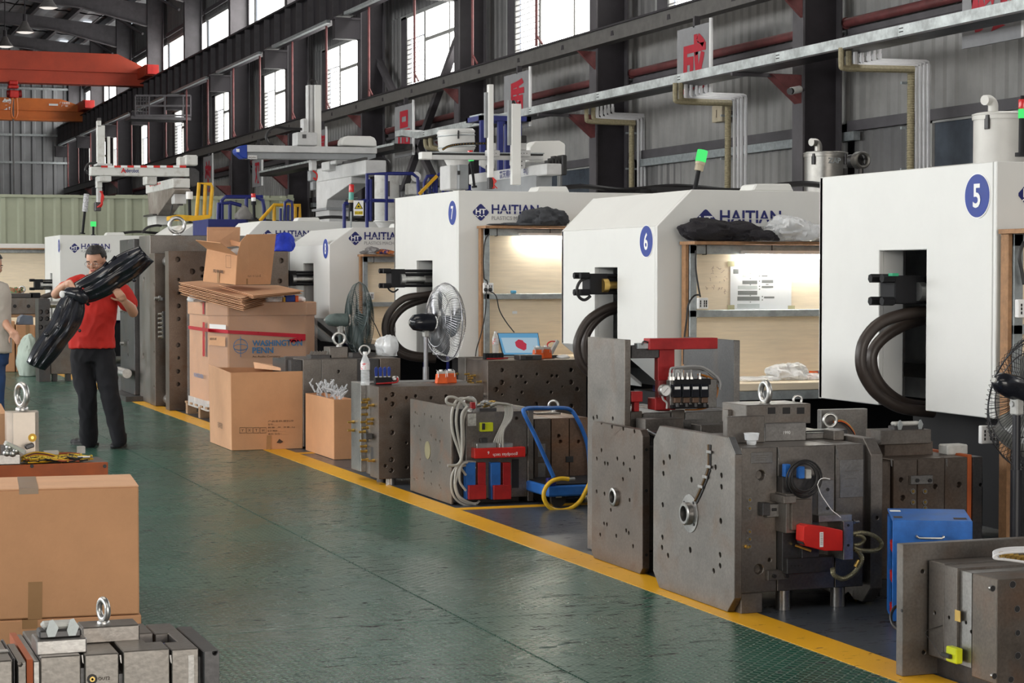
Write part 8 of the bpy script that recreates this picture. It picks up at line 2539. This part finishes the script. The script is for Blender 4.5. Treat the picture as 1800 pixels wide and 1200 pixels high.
# ================================================================== PEOPLE
SKIN = mat('skin', (.50, .27, .18), rough=.5, var=.06, scale=8)
HAIR = mat('black_hair', (.012, .010, .010), rough=.55, bump=.8, bscale=150)
SHIRT = mat('red_polo_shirt', (.48, .018, .012), rough=.8, var=.08, bump=.3, bscale=200)
TROU = mat('black_trousers', (.007, .007, .010), rough=.9, var=.2)
SHOE = mat('black_shoe', (.010, .010, .012), rough=.6)
FH = V((FW.x, FW.y, 0)).normalized()


def ring_loft(mb, rings, n=20, tilt=None):
    """closed tube through horizontal oval rings: (centre, half width, half depth)"""
    vs = []
    for c, a, b in rings:
        for k in range(n):
            g = 2 * PI * k / n
            vs.append(V(c) + RT * a * math.cos(g) + FH * b * math.sin(g))
    m = len(rings)
    fs = [(i * n + k, i * n + (k + 1) % n, (i + 1) * n + (k + 1) % n, (i + 1) * n + k) for i in range(m - 1) for k in range(n)]
    fs += [tuple(range(n))[::-1], tuple(range((m - 1) * n, m * n))]
    return mb.add(vs, fs)


def limb(mb, pts, rs):
    mb.tube(spline(pts, 4), [rs[min(int(i / 4), len(rs) - 2)] * (1 - (i % 4) / 4) + rs[min(int(i / 4) + 1, len(rs) - 1)] * ((i % 4) / 4) for i in range((len(pts) - 1) * 4)] + [rs[-1]], 14)
    for p, r in zip(pts, rs): mb.ball(p, r * .99, 14, 10)


def remesh(name, mb, vox, m, par, folds=0.0, freq=9.0, smooth=4):
    ob = mb.build(name, m, None, smooth=False)
    org = WORG.pop(ob.name)
    md = ob.modifiers.new('r', 'REMESH'); md.mode = 'VOXEL'; md.voxel_size = vox
    ms = ob.modifiers.new('s', 'SMOOTH'); ms.iterations = smooth; ms.factor = .5
    dg = bpy.context.evaluated_depsgraph_get()
    me = bpy.data.meshes.new_from_object(ob.evaluated_get(dg))
    bpy.data.objects.remove(ob)
    if folds:
        ns = [v.normal.copy() for v in me.vertices]
        for v, n_ in zip(me.vertices, ns):
            q = v.co * freq
            q = V((q.x, q.y, q.z * .6))
            v.co += n_ * folds * (noise.noise(q) + .6 * (1 - 2 * abs(noise.noise(q * 2.1 + V((5, 1, 2))))))
    me.name = name
    me.polygons.foreach_set('use_smooth', [True] * len(me.polygons))
    me.materials.clear(); me.materials.append(m)
    return link(name, me, org, par)


def finger(mb, a, b, c_, r=.0088):
    mb.tube([a, a.lerp(b, .5), b, b.lerp(c_, .5), c_], [r * 1.1, r * 1.05, r, r * .95, r * .8], 8)
    mb.ball(c_, r * .82, 8, 6); mb.ball(b, r * 1.02, 8, 6)


def hand(mb, wr, kn, spread, curl, thumb, r=.0088):
    """palm from wrist to knuckle line; fingers leave the knuckles, bend along curl; thumb from the side of the palm"""
    d = (kn - wr).normalized()
    s_ = spread.normalized()
    n_ = d.cross(s_).normalized()
    for q in (-.028, -.009, .009, .028): mb.tube([wr + s_ * q * .6, kn + s_ * q], [.017, .014], 8)
    mb.ball(wr.lerp(kn, .5), (.03, .03, .03), 12, 8)
    for q, ln in zip((-.030, -.010, .010, .029), (.062, .075, .070, .055)):
        a = kn + s_ * q
        b = a + (d * .45 + curl * .75).normalized() * ln * .55
        finger(mb, a, b, b + curl.normalized() * ln * .6 - d * .006, r)
    a = wr.lerp(kn, .3) + s_ * -.028
    b = a + (thumb.normalized()) * .038
    finger(mb, a, b, b + (thumb.normalized() + d * .6 + curl * .3).normalized() * .032, r * 1.12)


def head(mb, c, look, up_, s=1.0):
    """head shape with jaw, nose, brow, ears; look = where the face points"""
    f = look.normalized(); u = (up_ - f * up_.dot(f)).normalized(); r = f.cross(u)
    R3 = Matrix((r, f, u)).transposed()
    mb.ball(c + u * .03 * s - f * .005, (.076 * s, .092 * s, .088 * s), 24, 16, R3)
    mb.ball(c - u * .030 * s + f * .014, (.060 * s, .070 * s, .072 * s), 20, 14, R3)
    mb.ball(c - u * .078 * s + f * .045, (.030 * s, .026 * s, .022 * s), 14, 10, R3)
    mb.ball(c - u * .012 * s + f * .088 * s, (.012 * s, .018 * s, .022 * s), 10, 8, R3)
    mb.ball(c - u * .024 * s + f * .093 * s, (.017 * s, .014 * s, .010 * s), 10, 8, R3)
    mb.ball(c + u * .026 * s + f * .076 * s, (.050 * s, .012 * s, .009 * s), 14, 8, R3)
    for k in (-1, 1):
        mb.ball(c + r * k * .076 * s - u * .008 * s - f * .005, (.010 * s, .020 * s, .032 * s), 12, 8, R3)
        mb.ball(c + r * k * .040 * s - u * .022 * s + f * .058 * s, (.022 * s, .022 * s, .024 * s), 12, 8, R3)
    mb.ball(c - u * .052 * s + f * .080 * s, (.024 * s, .012 * s, .010 * s), 12, 8, R3)
    return R3, f, u, r


def face_parts(par, c, R3, f, u, r, s=1.0, glasses=True):
    for k in (-1, 1):
        e = c + r * k * .031 * s + u * .004 * s + f * .0785 * s
        MB().ball(e, (.013 * s, .008 * s, .0065 * s), 12, 8, R3).build('eye', mat('eye_white', (.75, .72, .70), rough=.3), par)
        MB().ball(e + f * .005 * s, (.0052 * s, .005 * s, .0056 * s), 10, 8, R3).build('iris', BLACK, par)
        MB().ball(e + u * .005 * s + f * .002, (.0155 * s, .009 * s, .0045 * s), 12, 8, R3).build('eyelid', SKIN, par)
        MB().ball(e + u * .021 * s + f * .004, (.019 * s, .006 * s, .0042 * s), 12, 6, R3).build('eyebrow', HAIR, par)
        if glasses:
            g = c + r * k * .033 * s + u * .002 * s + f * .100 * s
            MB().tube([g + r * a * .027 * s + u * b_ * .018 * s for a, b_ in ((-1, .4), (-.6, 1), (.6, 1), (1, .4), (.8, -.7), (.4, -1), (-.4, -1), (-.8, -.7))], .0014, 5, True).build('glasses_rim', CHR, par)
            MB().tube([g + r * k * .027 * s, c + r * k * .078 * s + f * .06 * s, c + r * k * .080 * s - f * .005 * s], .0014, 5).build('glasses_temple', STD, par)
    if glasses: MB().tube([c + r * -.006 * s + u * .006 * s + f * .103 * s, c + r * .006 * s + u * .006 * s + f * .103 * s], .0014, 5).build('glasses_bridge', CHR, par)
    lip = mat('lips', (.42, .14, .12), rough=.4)
    MB().ball(c - u * .048 * s + f * .0905 * s, (.021 * s, .006 * s, .0042 * s), 14, 6, R3).ball(c - u * .0555 * s + f * .0895 * s, (.018 * s, .006 * s, .0048 * s), 14, 6, R3).build('lips', lip, par)


def hair_cap(par, c, R3, f, u, s=1.0):
    mb = MB().ball((0, 0, 0), 1.0, 40, 26)
    for p in mb.v:
        lo = V(p)
        n1 = noise.noise(lo * 4) * .06 + noise.noise(lo * 11) * .05
        k = 1 + n1
        q = V((lo.x * .085 * k, lo.y * .101 * k - .006, lo.z * .096 * k + .038)) * s
        if lo.z < -.05 and lo.y > -.2: q = V((lo.x * .070, lo.y * .078, q.z * .4 + .02)) * s
        if q.y > .03 * s and q.z < .075 * s: q.y = .03 * s; q.z = max(q.z, .05 * s)
        if q.z < .055 * s and q.y > .045 * s: q.y = .045 * s
        if q.z < -.05 * s: q.z = -.05 * s
        p.x, p.y, p.z = c + R3 @ q
    return mb.build('hair', HAIR, par)


D0 = 17.0
def J(px, py, dz=0.0): return P(px, py, D=D0 - dz)


# ---- the man in the red shirt
mn = T('person', 'man with glasses in a red polo shirt holding a bent black part', 'person', V((J(165, 788).x, J(165, 788).y, 0)))
hc = J(169, 459, .06)
look = (-FH * .85 - RT * .20 - NZ * .28)
body = MB()
R3, f_, u_, r_ = head(body, hc, look, NZ, 1.02)
limb(body, [J(168, 478, .0), J(167, 492, -.02), J(167, 505, -.02)], [.056, .058, .07])
ring_loft(body, [(J(168, 494, -.02), .13, .07), (J(168, 515, -.02), .155, .095), (J(165, 560, -.0), .15, .10), (J(162, 600, 0), .155, .10), (J(163, 625, 0), .15, .10)])
# arms
eR, wR_, kR = J(98, 517, .16), J(116, 500, .34), J(126, 499, .42)
limb(body, [J(141, 496, 0), J(118, 510, .07), eR], [.055, .048, .040])
limb(body, [eR, J(106, 508, .25), wR_], [.041, .040, .027])
hand(body, wR_, kR, (NZ * .8 - RT * .3), (RT * .5 - NZ * .75 - FH * .2), (NZ * .3 + RT * .8), .009)
eL, wL_, kL = J(234, 549, .10), J(217, 528, .30), J(211, 519, .36)
limb(body, [J(206, 503, 0), J(223, 526, .04), eL], [.055, .050, .042])
limb(body, [eL, J(228, 539, .2), wL_], [.043, .042, .028])
hand(body, wL_, kL, (RT * .9 + NZ * .3), (-RT * .5 + NZ * .6 + FH * .3), (-RT * .9 + NZ * .1), .009)
for (a, b_, c) in ((J(146, 618, 0), J(151, 690, .04), J(155, 768, -.18)), (J(184, 620, 0), J(190, 690, .08), J(206, 770, .02))): limb(body, [a, b_, c], [.07, .05, .035])
remesh('body', body, .0065, SKIN, mn, smooth=2)
face_parts(mn, hc, R3, f_, u_, r_, 1.02)
hair_cap(mn, hc, R3, f_, u_, 1.04)
sh = MB()
ring_loft(sh, [(J(168, 488, -.02), .075, .065), (J(169, 492, -.02), .15, .085), (J(170, 500, -.01), .192, .105), (J(168, 520, 0), .200, .125), (J(166, 545, .01), .190, .135), (J(163, 575, .02), .186, .14), (J(162, 600, .01), .196, .14), (J(163, 611, .01), .200, .14)], 28)
limb(sh, [J(145, 498, 0), J(130, 503, .03), J(117, 508, .065)], [.078, .076, .072])
limb(sh, [J(200, 503, 0), J(215, 516, .03), J(225, 532, .05)], [.080, .080, .078])
remesh('shirt', sh, .010, SHIRT, mn, .011, 8)
cl = MB(); cl.tube([J(168, 487, -.02) + (RT * math.cos(g) * .072 + FH * math.sin(g) * .064) + NZ * (.012 if math.sin(g) > -.5 else -.018) for g in [k * PI / 10 for k in range(20)]], .011, 8, True)
cl.build('collar', SHIRT, mn)
MB().bar(J(149, 488, .08), J(158, 483, .06), .022, .006).build('collar_stripe', mat('grey_stripe', (.30, .30, .32)), mn, smooth=False)
tr_ = MB()
ring_loft(tr_, [(J(163, 602, 0), .175, .115), (J(163, 618, 0), .185, .125), (J(163, 636, 0), .18, .125)], 24)
limb(tr_, [J(144, 625, .01), J(147, 655, .03), J(152, 692, .05), J(154, 730, -.05), J(157, 774, -.17)], [.102, .096, .080, .078, .070])
limb(tr_, [J(182, 625, .01), J(187, 655, .05), J(192, 690, .09), J(200, 726, .08), J(209, 773, .04)], [.102, .094, .078, .072, .066])
remesh('trousers', tr_, .011, TROU, mn, .012, 7)


def shoe(par, heel, toe, s=1.0):
    d = toe - heel; ln = d.length; d.normalize()
    sd = NZ.cross(d)
    mb = MB()
    mb.ball(heel + d * ln * .22 + NZ * .045, (.045, .045, .05), 14, 10)
    for q, w_, h_ in ((.15, .040, .06), (.35, .042, .052), (.55, .046, .040), (.75, .049, .034), (.90, .040, .030)):
        mb.ball(heel + d * ln * q + NZ * (h_ * .75), (w_, w_, h_), 14, 10)
    mb.tube([heel + d * ln * .18 + NZ * .05, heel + d * ln * .2 + NZ * .12], .045, 12)
    remesh('shoe', mb, .010, SHOE, par, smooth=3)
    mb = MB()
    q = [heel + d * ln * a + sd * b * .048 for a, b in ((0, -.6), (.2, -.85), (.5, -.85), (.75, -1.05), (.95, -.6), (1, 0), (.95, .6), (.75, 1.05), (.5, .85), (.2, .85), (0, .6))]
    mb.prism([V((p.x, p.y, .001)) for p in q], (0, 0, .022)).build('shoe_sole', mat('dark_sole', (.03, .03, .03)), par, smooth=False)


h1_ = P(170, 783, Z=0); t1_ = P(117, 780, Z=0); t1_ = h1_ + (t1_ - h1_).normalized() * .285
shoe(mn, h1_, t1_)
h2_ = P(218, 784, Z=0); t2_ = h2_ + (P(182, 793, Z=0) - h2_).normalized() * .27
shoe(mn, h2_, t2_)

# ---- the bent black moulded part he holds
bp_ = T('black_part', 'long glossy black molded part in two arms held by the man in red', 'plastic part', J(150, 540, .4))


def shell(nm, Ls, Rs, dz0, dz1, dome, ridges, nj=24, kx=.0):
    n = len(Ls)
    A = spline([J(x, y, dz0 + (dz1 - dz0) * i / (n - 1)) for i, (x, y) in enumerate(Ls)], 5)
    B = spline([J(x, y, dz0 + (dz1 - dz0) * i / (n - 1)) for i, (x, y) in enumerate(Rs)], 5)
    mb = MB(); vs = []
    m = len(A)
    for i in range(m):
        a, b_ = A[i], B[i]
        for j in range(nj + 1):
            t_ = j / nj
            h_ = dome * (max(0, math.sin(PI * t_)) ** .55)
            for (c0, w0, hh_) in ridges: h_ += hh_ * math.exp(-((t_ - c0) / w0) ** 2)
            h_ += .010 * math.sin(i * .45 + kx + t_ * 3) * math.sin(PI * t_)
            e_ = min(1, min(i, m - 1 - i) / 1.5)
            vs.append(a.lerp(b_, t_) - FH * h_ * (.75 + .25 * e_))
    mb.add(vs, [(i * (nj + 1) + j, i * (nj + 1) + j + 1, (i + 1) * (nj + 1) + j + 1, (i + 1) * (nj + 1) + j) for i in range(m - 1) for j in range(nj)])
    o = mb.build(nm, BLKP, bp_, solid=.008, recalc=False)
    for E_ in (A, B):
        MB().tube([p - FH * .004 for p in E_], .007, 6).build('rim', BLKP, bp_)
    return A, B


shell('upper_shell', [(131, 498), (150, 487), (170, 476), (190, 462), (206, 450), (224, 441), (246, 433)], [(142, 530), (160, 530), (180, 523), (200, 513), (218, 500), (243, 484), (270, 458)], .36, .30, .085, [(.30, .07, .022), (.62, .08, .028), (.86, .05, .014)])
shell('lower_shell', [(119, 512), (106, 528), (96, 548), (88, 567), (73, 589), (60, 609), (48, 636)], [(147, 528), (148, 546), (142, 568), (131, 586), (118, 602), (102, 624), (78, 650)], .40, .52, .085, [(.25, .08, .020), (.55, .06, .024), (.80, .07, .018)], kx=1)
e_ = MB(); limb(e_, [J(122, 515, .44), J(136, 518, .46), J(146, 524, .44)], [.055, .062, .055]); remesh('elbow', e_, .012, BLKP, bp_, smooth=3)
for (x, y, r, z_) in ((110, 540, .022, .50), (131, 560, .020, .50), (105, 575, .025, .55), (118, 556, .018, .52), (236, 492, .018, .36), (226, 446, .014, .40), (82, 588, .02, .58), (140, 581, .014, .50)):
    MB().ball(J(x, y, z_), (r, r * .7, r), 12, 8).build('boss', BLKP, bp_)
for (x0, y0, x1, y1) in ((182, 468, 188, 460), (196, 459, 203, 450), (150, 531, 157, 536)):
    MB().bar(J(x0, y0, .36), J(x1, y1, .36), .03, .02).build('clip_tab', BLKP, bp_, smooth=False, bevel=.003)
MB().ball(J(109, 517, .50), (.022, .006, .03), 12, 8).build('white_sticker', PRW, bp_)
MB().ball(J(146, 507, .47), (.009, .004, .006), 8, 6).build('red_sticker', REDB, bp_)

# ---- second person, mostly outside the frame on the left
D0 = 17.6
p2_ = T('person', 'person in pale T-shirt and blue jeans cut by the left edge', 'person', V((J(-18, 785).x, J(-18, 785).y, 0)))
hc = J(-14, 468, .04)
body = MB()
R3, f_, u_, r_ = head(body, hc, (RT * .8 - FH * .5 - NZ * .2), NZ, 1.0)
limb(body, [J(-16, 484), J(-18, 498), J(-18, 508)], [.052, .054, .065])
ring_loft(body, [(J(-18, 500), .13, .08), (J(-18, 530), .15, .09), (J(-18, 610), .14, .09)])
eL = J(4, 560, .02)
limb(body, [J(-4, 512), J(1, 538, 0), eL], [.05, .046, .040]); limb(body, [eL, J(12, 572, .08), J(20, 582, .12)], [.042, .036, .027])
hand(body, J(20, 582, .12), J(27, 590, .15), (NZ * .7 + RT * .5), (RT * .4 - NZ * .8), (-RT * .3 - NZ * .8), .0085)
limb(body, [J(-34, 512), J(-46, 545), J(-44, 585, .05)], [.05, .045, .035]); hand(body, J(-44, 585, .05), J(-42, 600, .06), RT, -NZ, (RT - NZ), .0085)
for x in (-28, -10): limb(body, [J(x, 620), J(x, 695), J(x, 765)], [.07, .05, .035])
remesh('body', body, .008, SKIN, p2_, smooth=2)
hair_cap(p2_, hc, R3, f_, u_, 1.02)
face_parts(p2_, hc, R3, f_, u_, r_, 1.0, False)
sh = MB()
ring_loft(sh, [(J(-18, 494), .08, .07), (J(-18, 500), .16, .09), (J(-18, 520), .19, .12), (J(-17, 560), .18, .125), (J(-16, 600), .185, .13), (J(-16, 620), .19, .13)], 24)
limb(sh, [J(-6, 508), J(-1, 522), J(2, 540)], [.075, .075, .070]); limb(sh, [J(-32, 508), J(-40, 526), J(-45, 545)], [.075, .075, .070])
remesh('shirt', sh, .011, mat('beige_shirt', (.42, .39, .35), rough=.85, var=.06), p2_, .010, 8)
tr_ = MB()
ring_loft(tr_, [(J(-18, 612), .165, .11), (J(-18, 640), .17, .12)], 20)
limb(tr_, [J(-28, 630), J(-30, 695, .03), J(-29, 768)], [.095, .075, .062]); limb(tr_, [J(-8, 630), J(-7, 690, .05), J(-9, 768, .02)], [.095, .075, .062])
remesh('trousers', tr_, .012, mat('blue_jeans', (.018, .05, .14), rough=.85, var=.25), p2_, .008, 8)
for x in (-32, -12):
    h_ = P(x, 778, Z=0); shoe(p2_, h_, h_ + (RT * .6 - FH * .8) * V((1, 1, 0)) * .27)
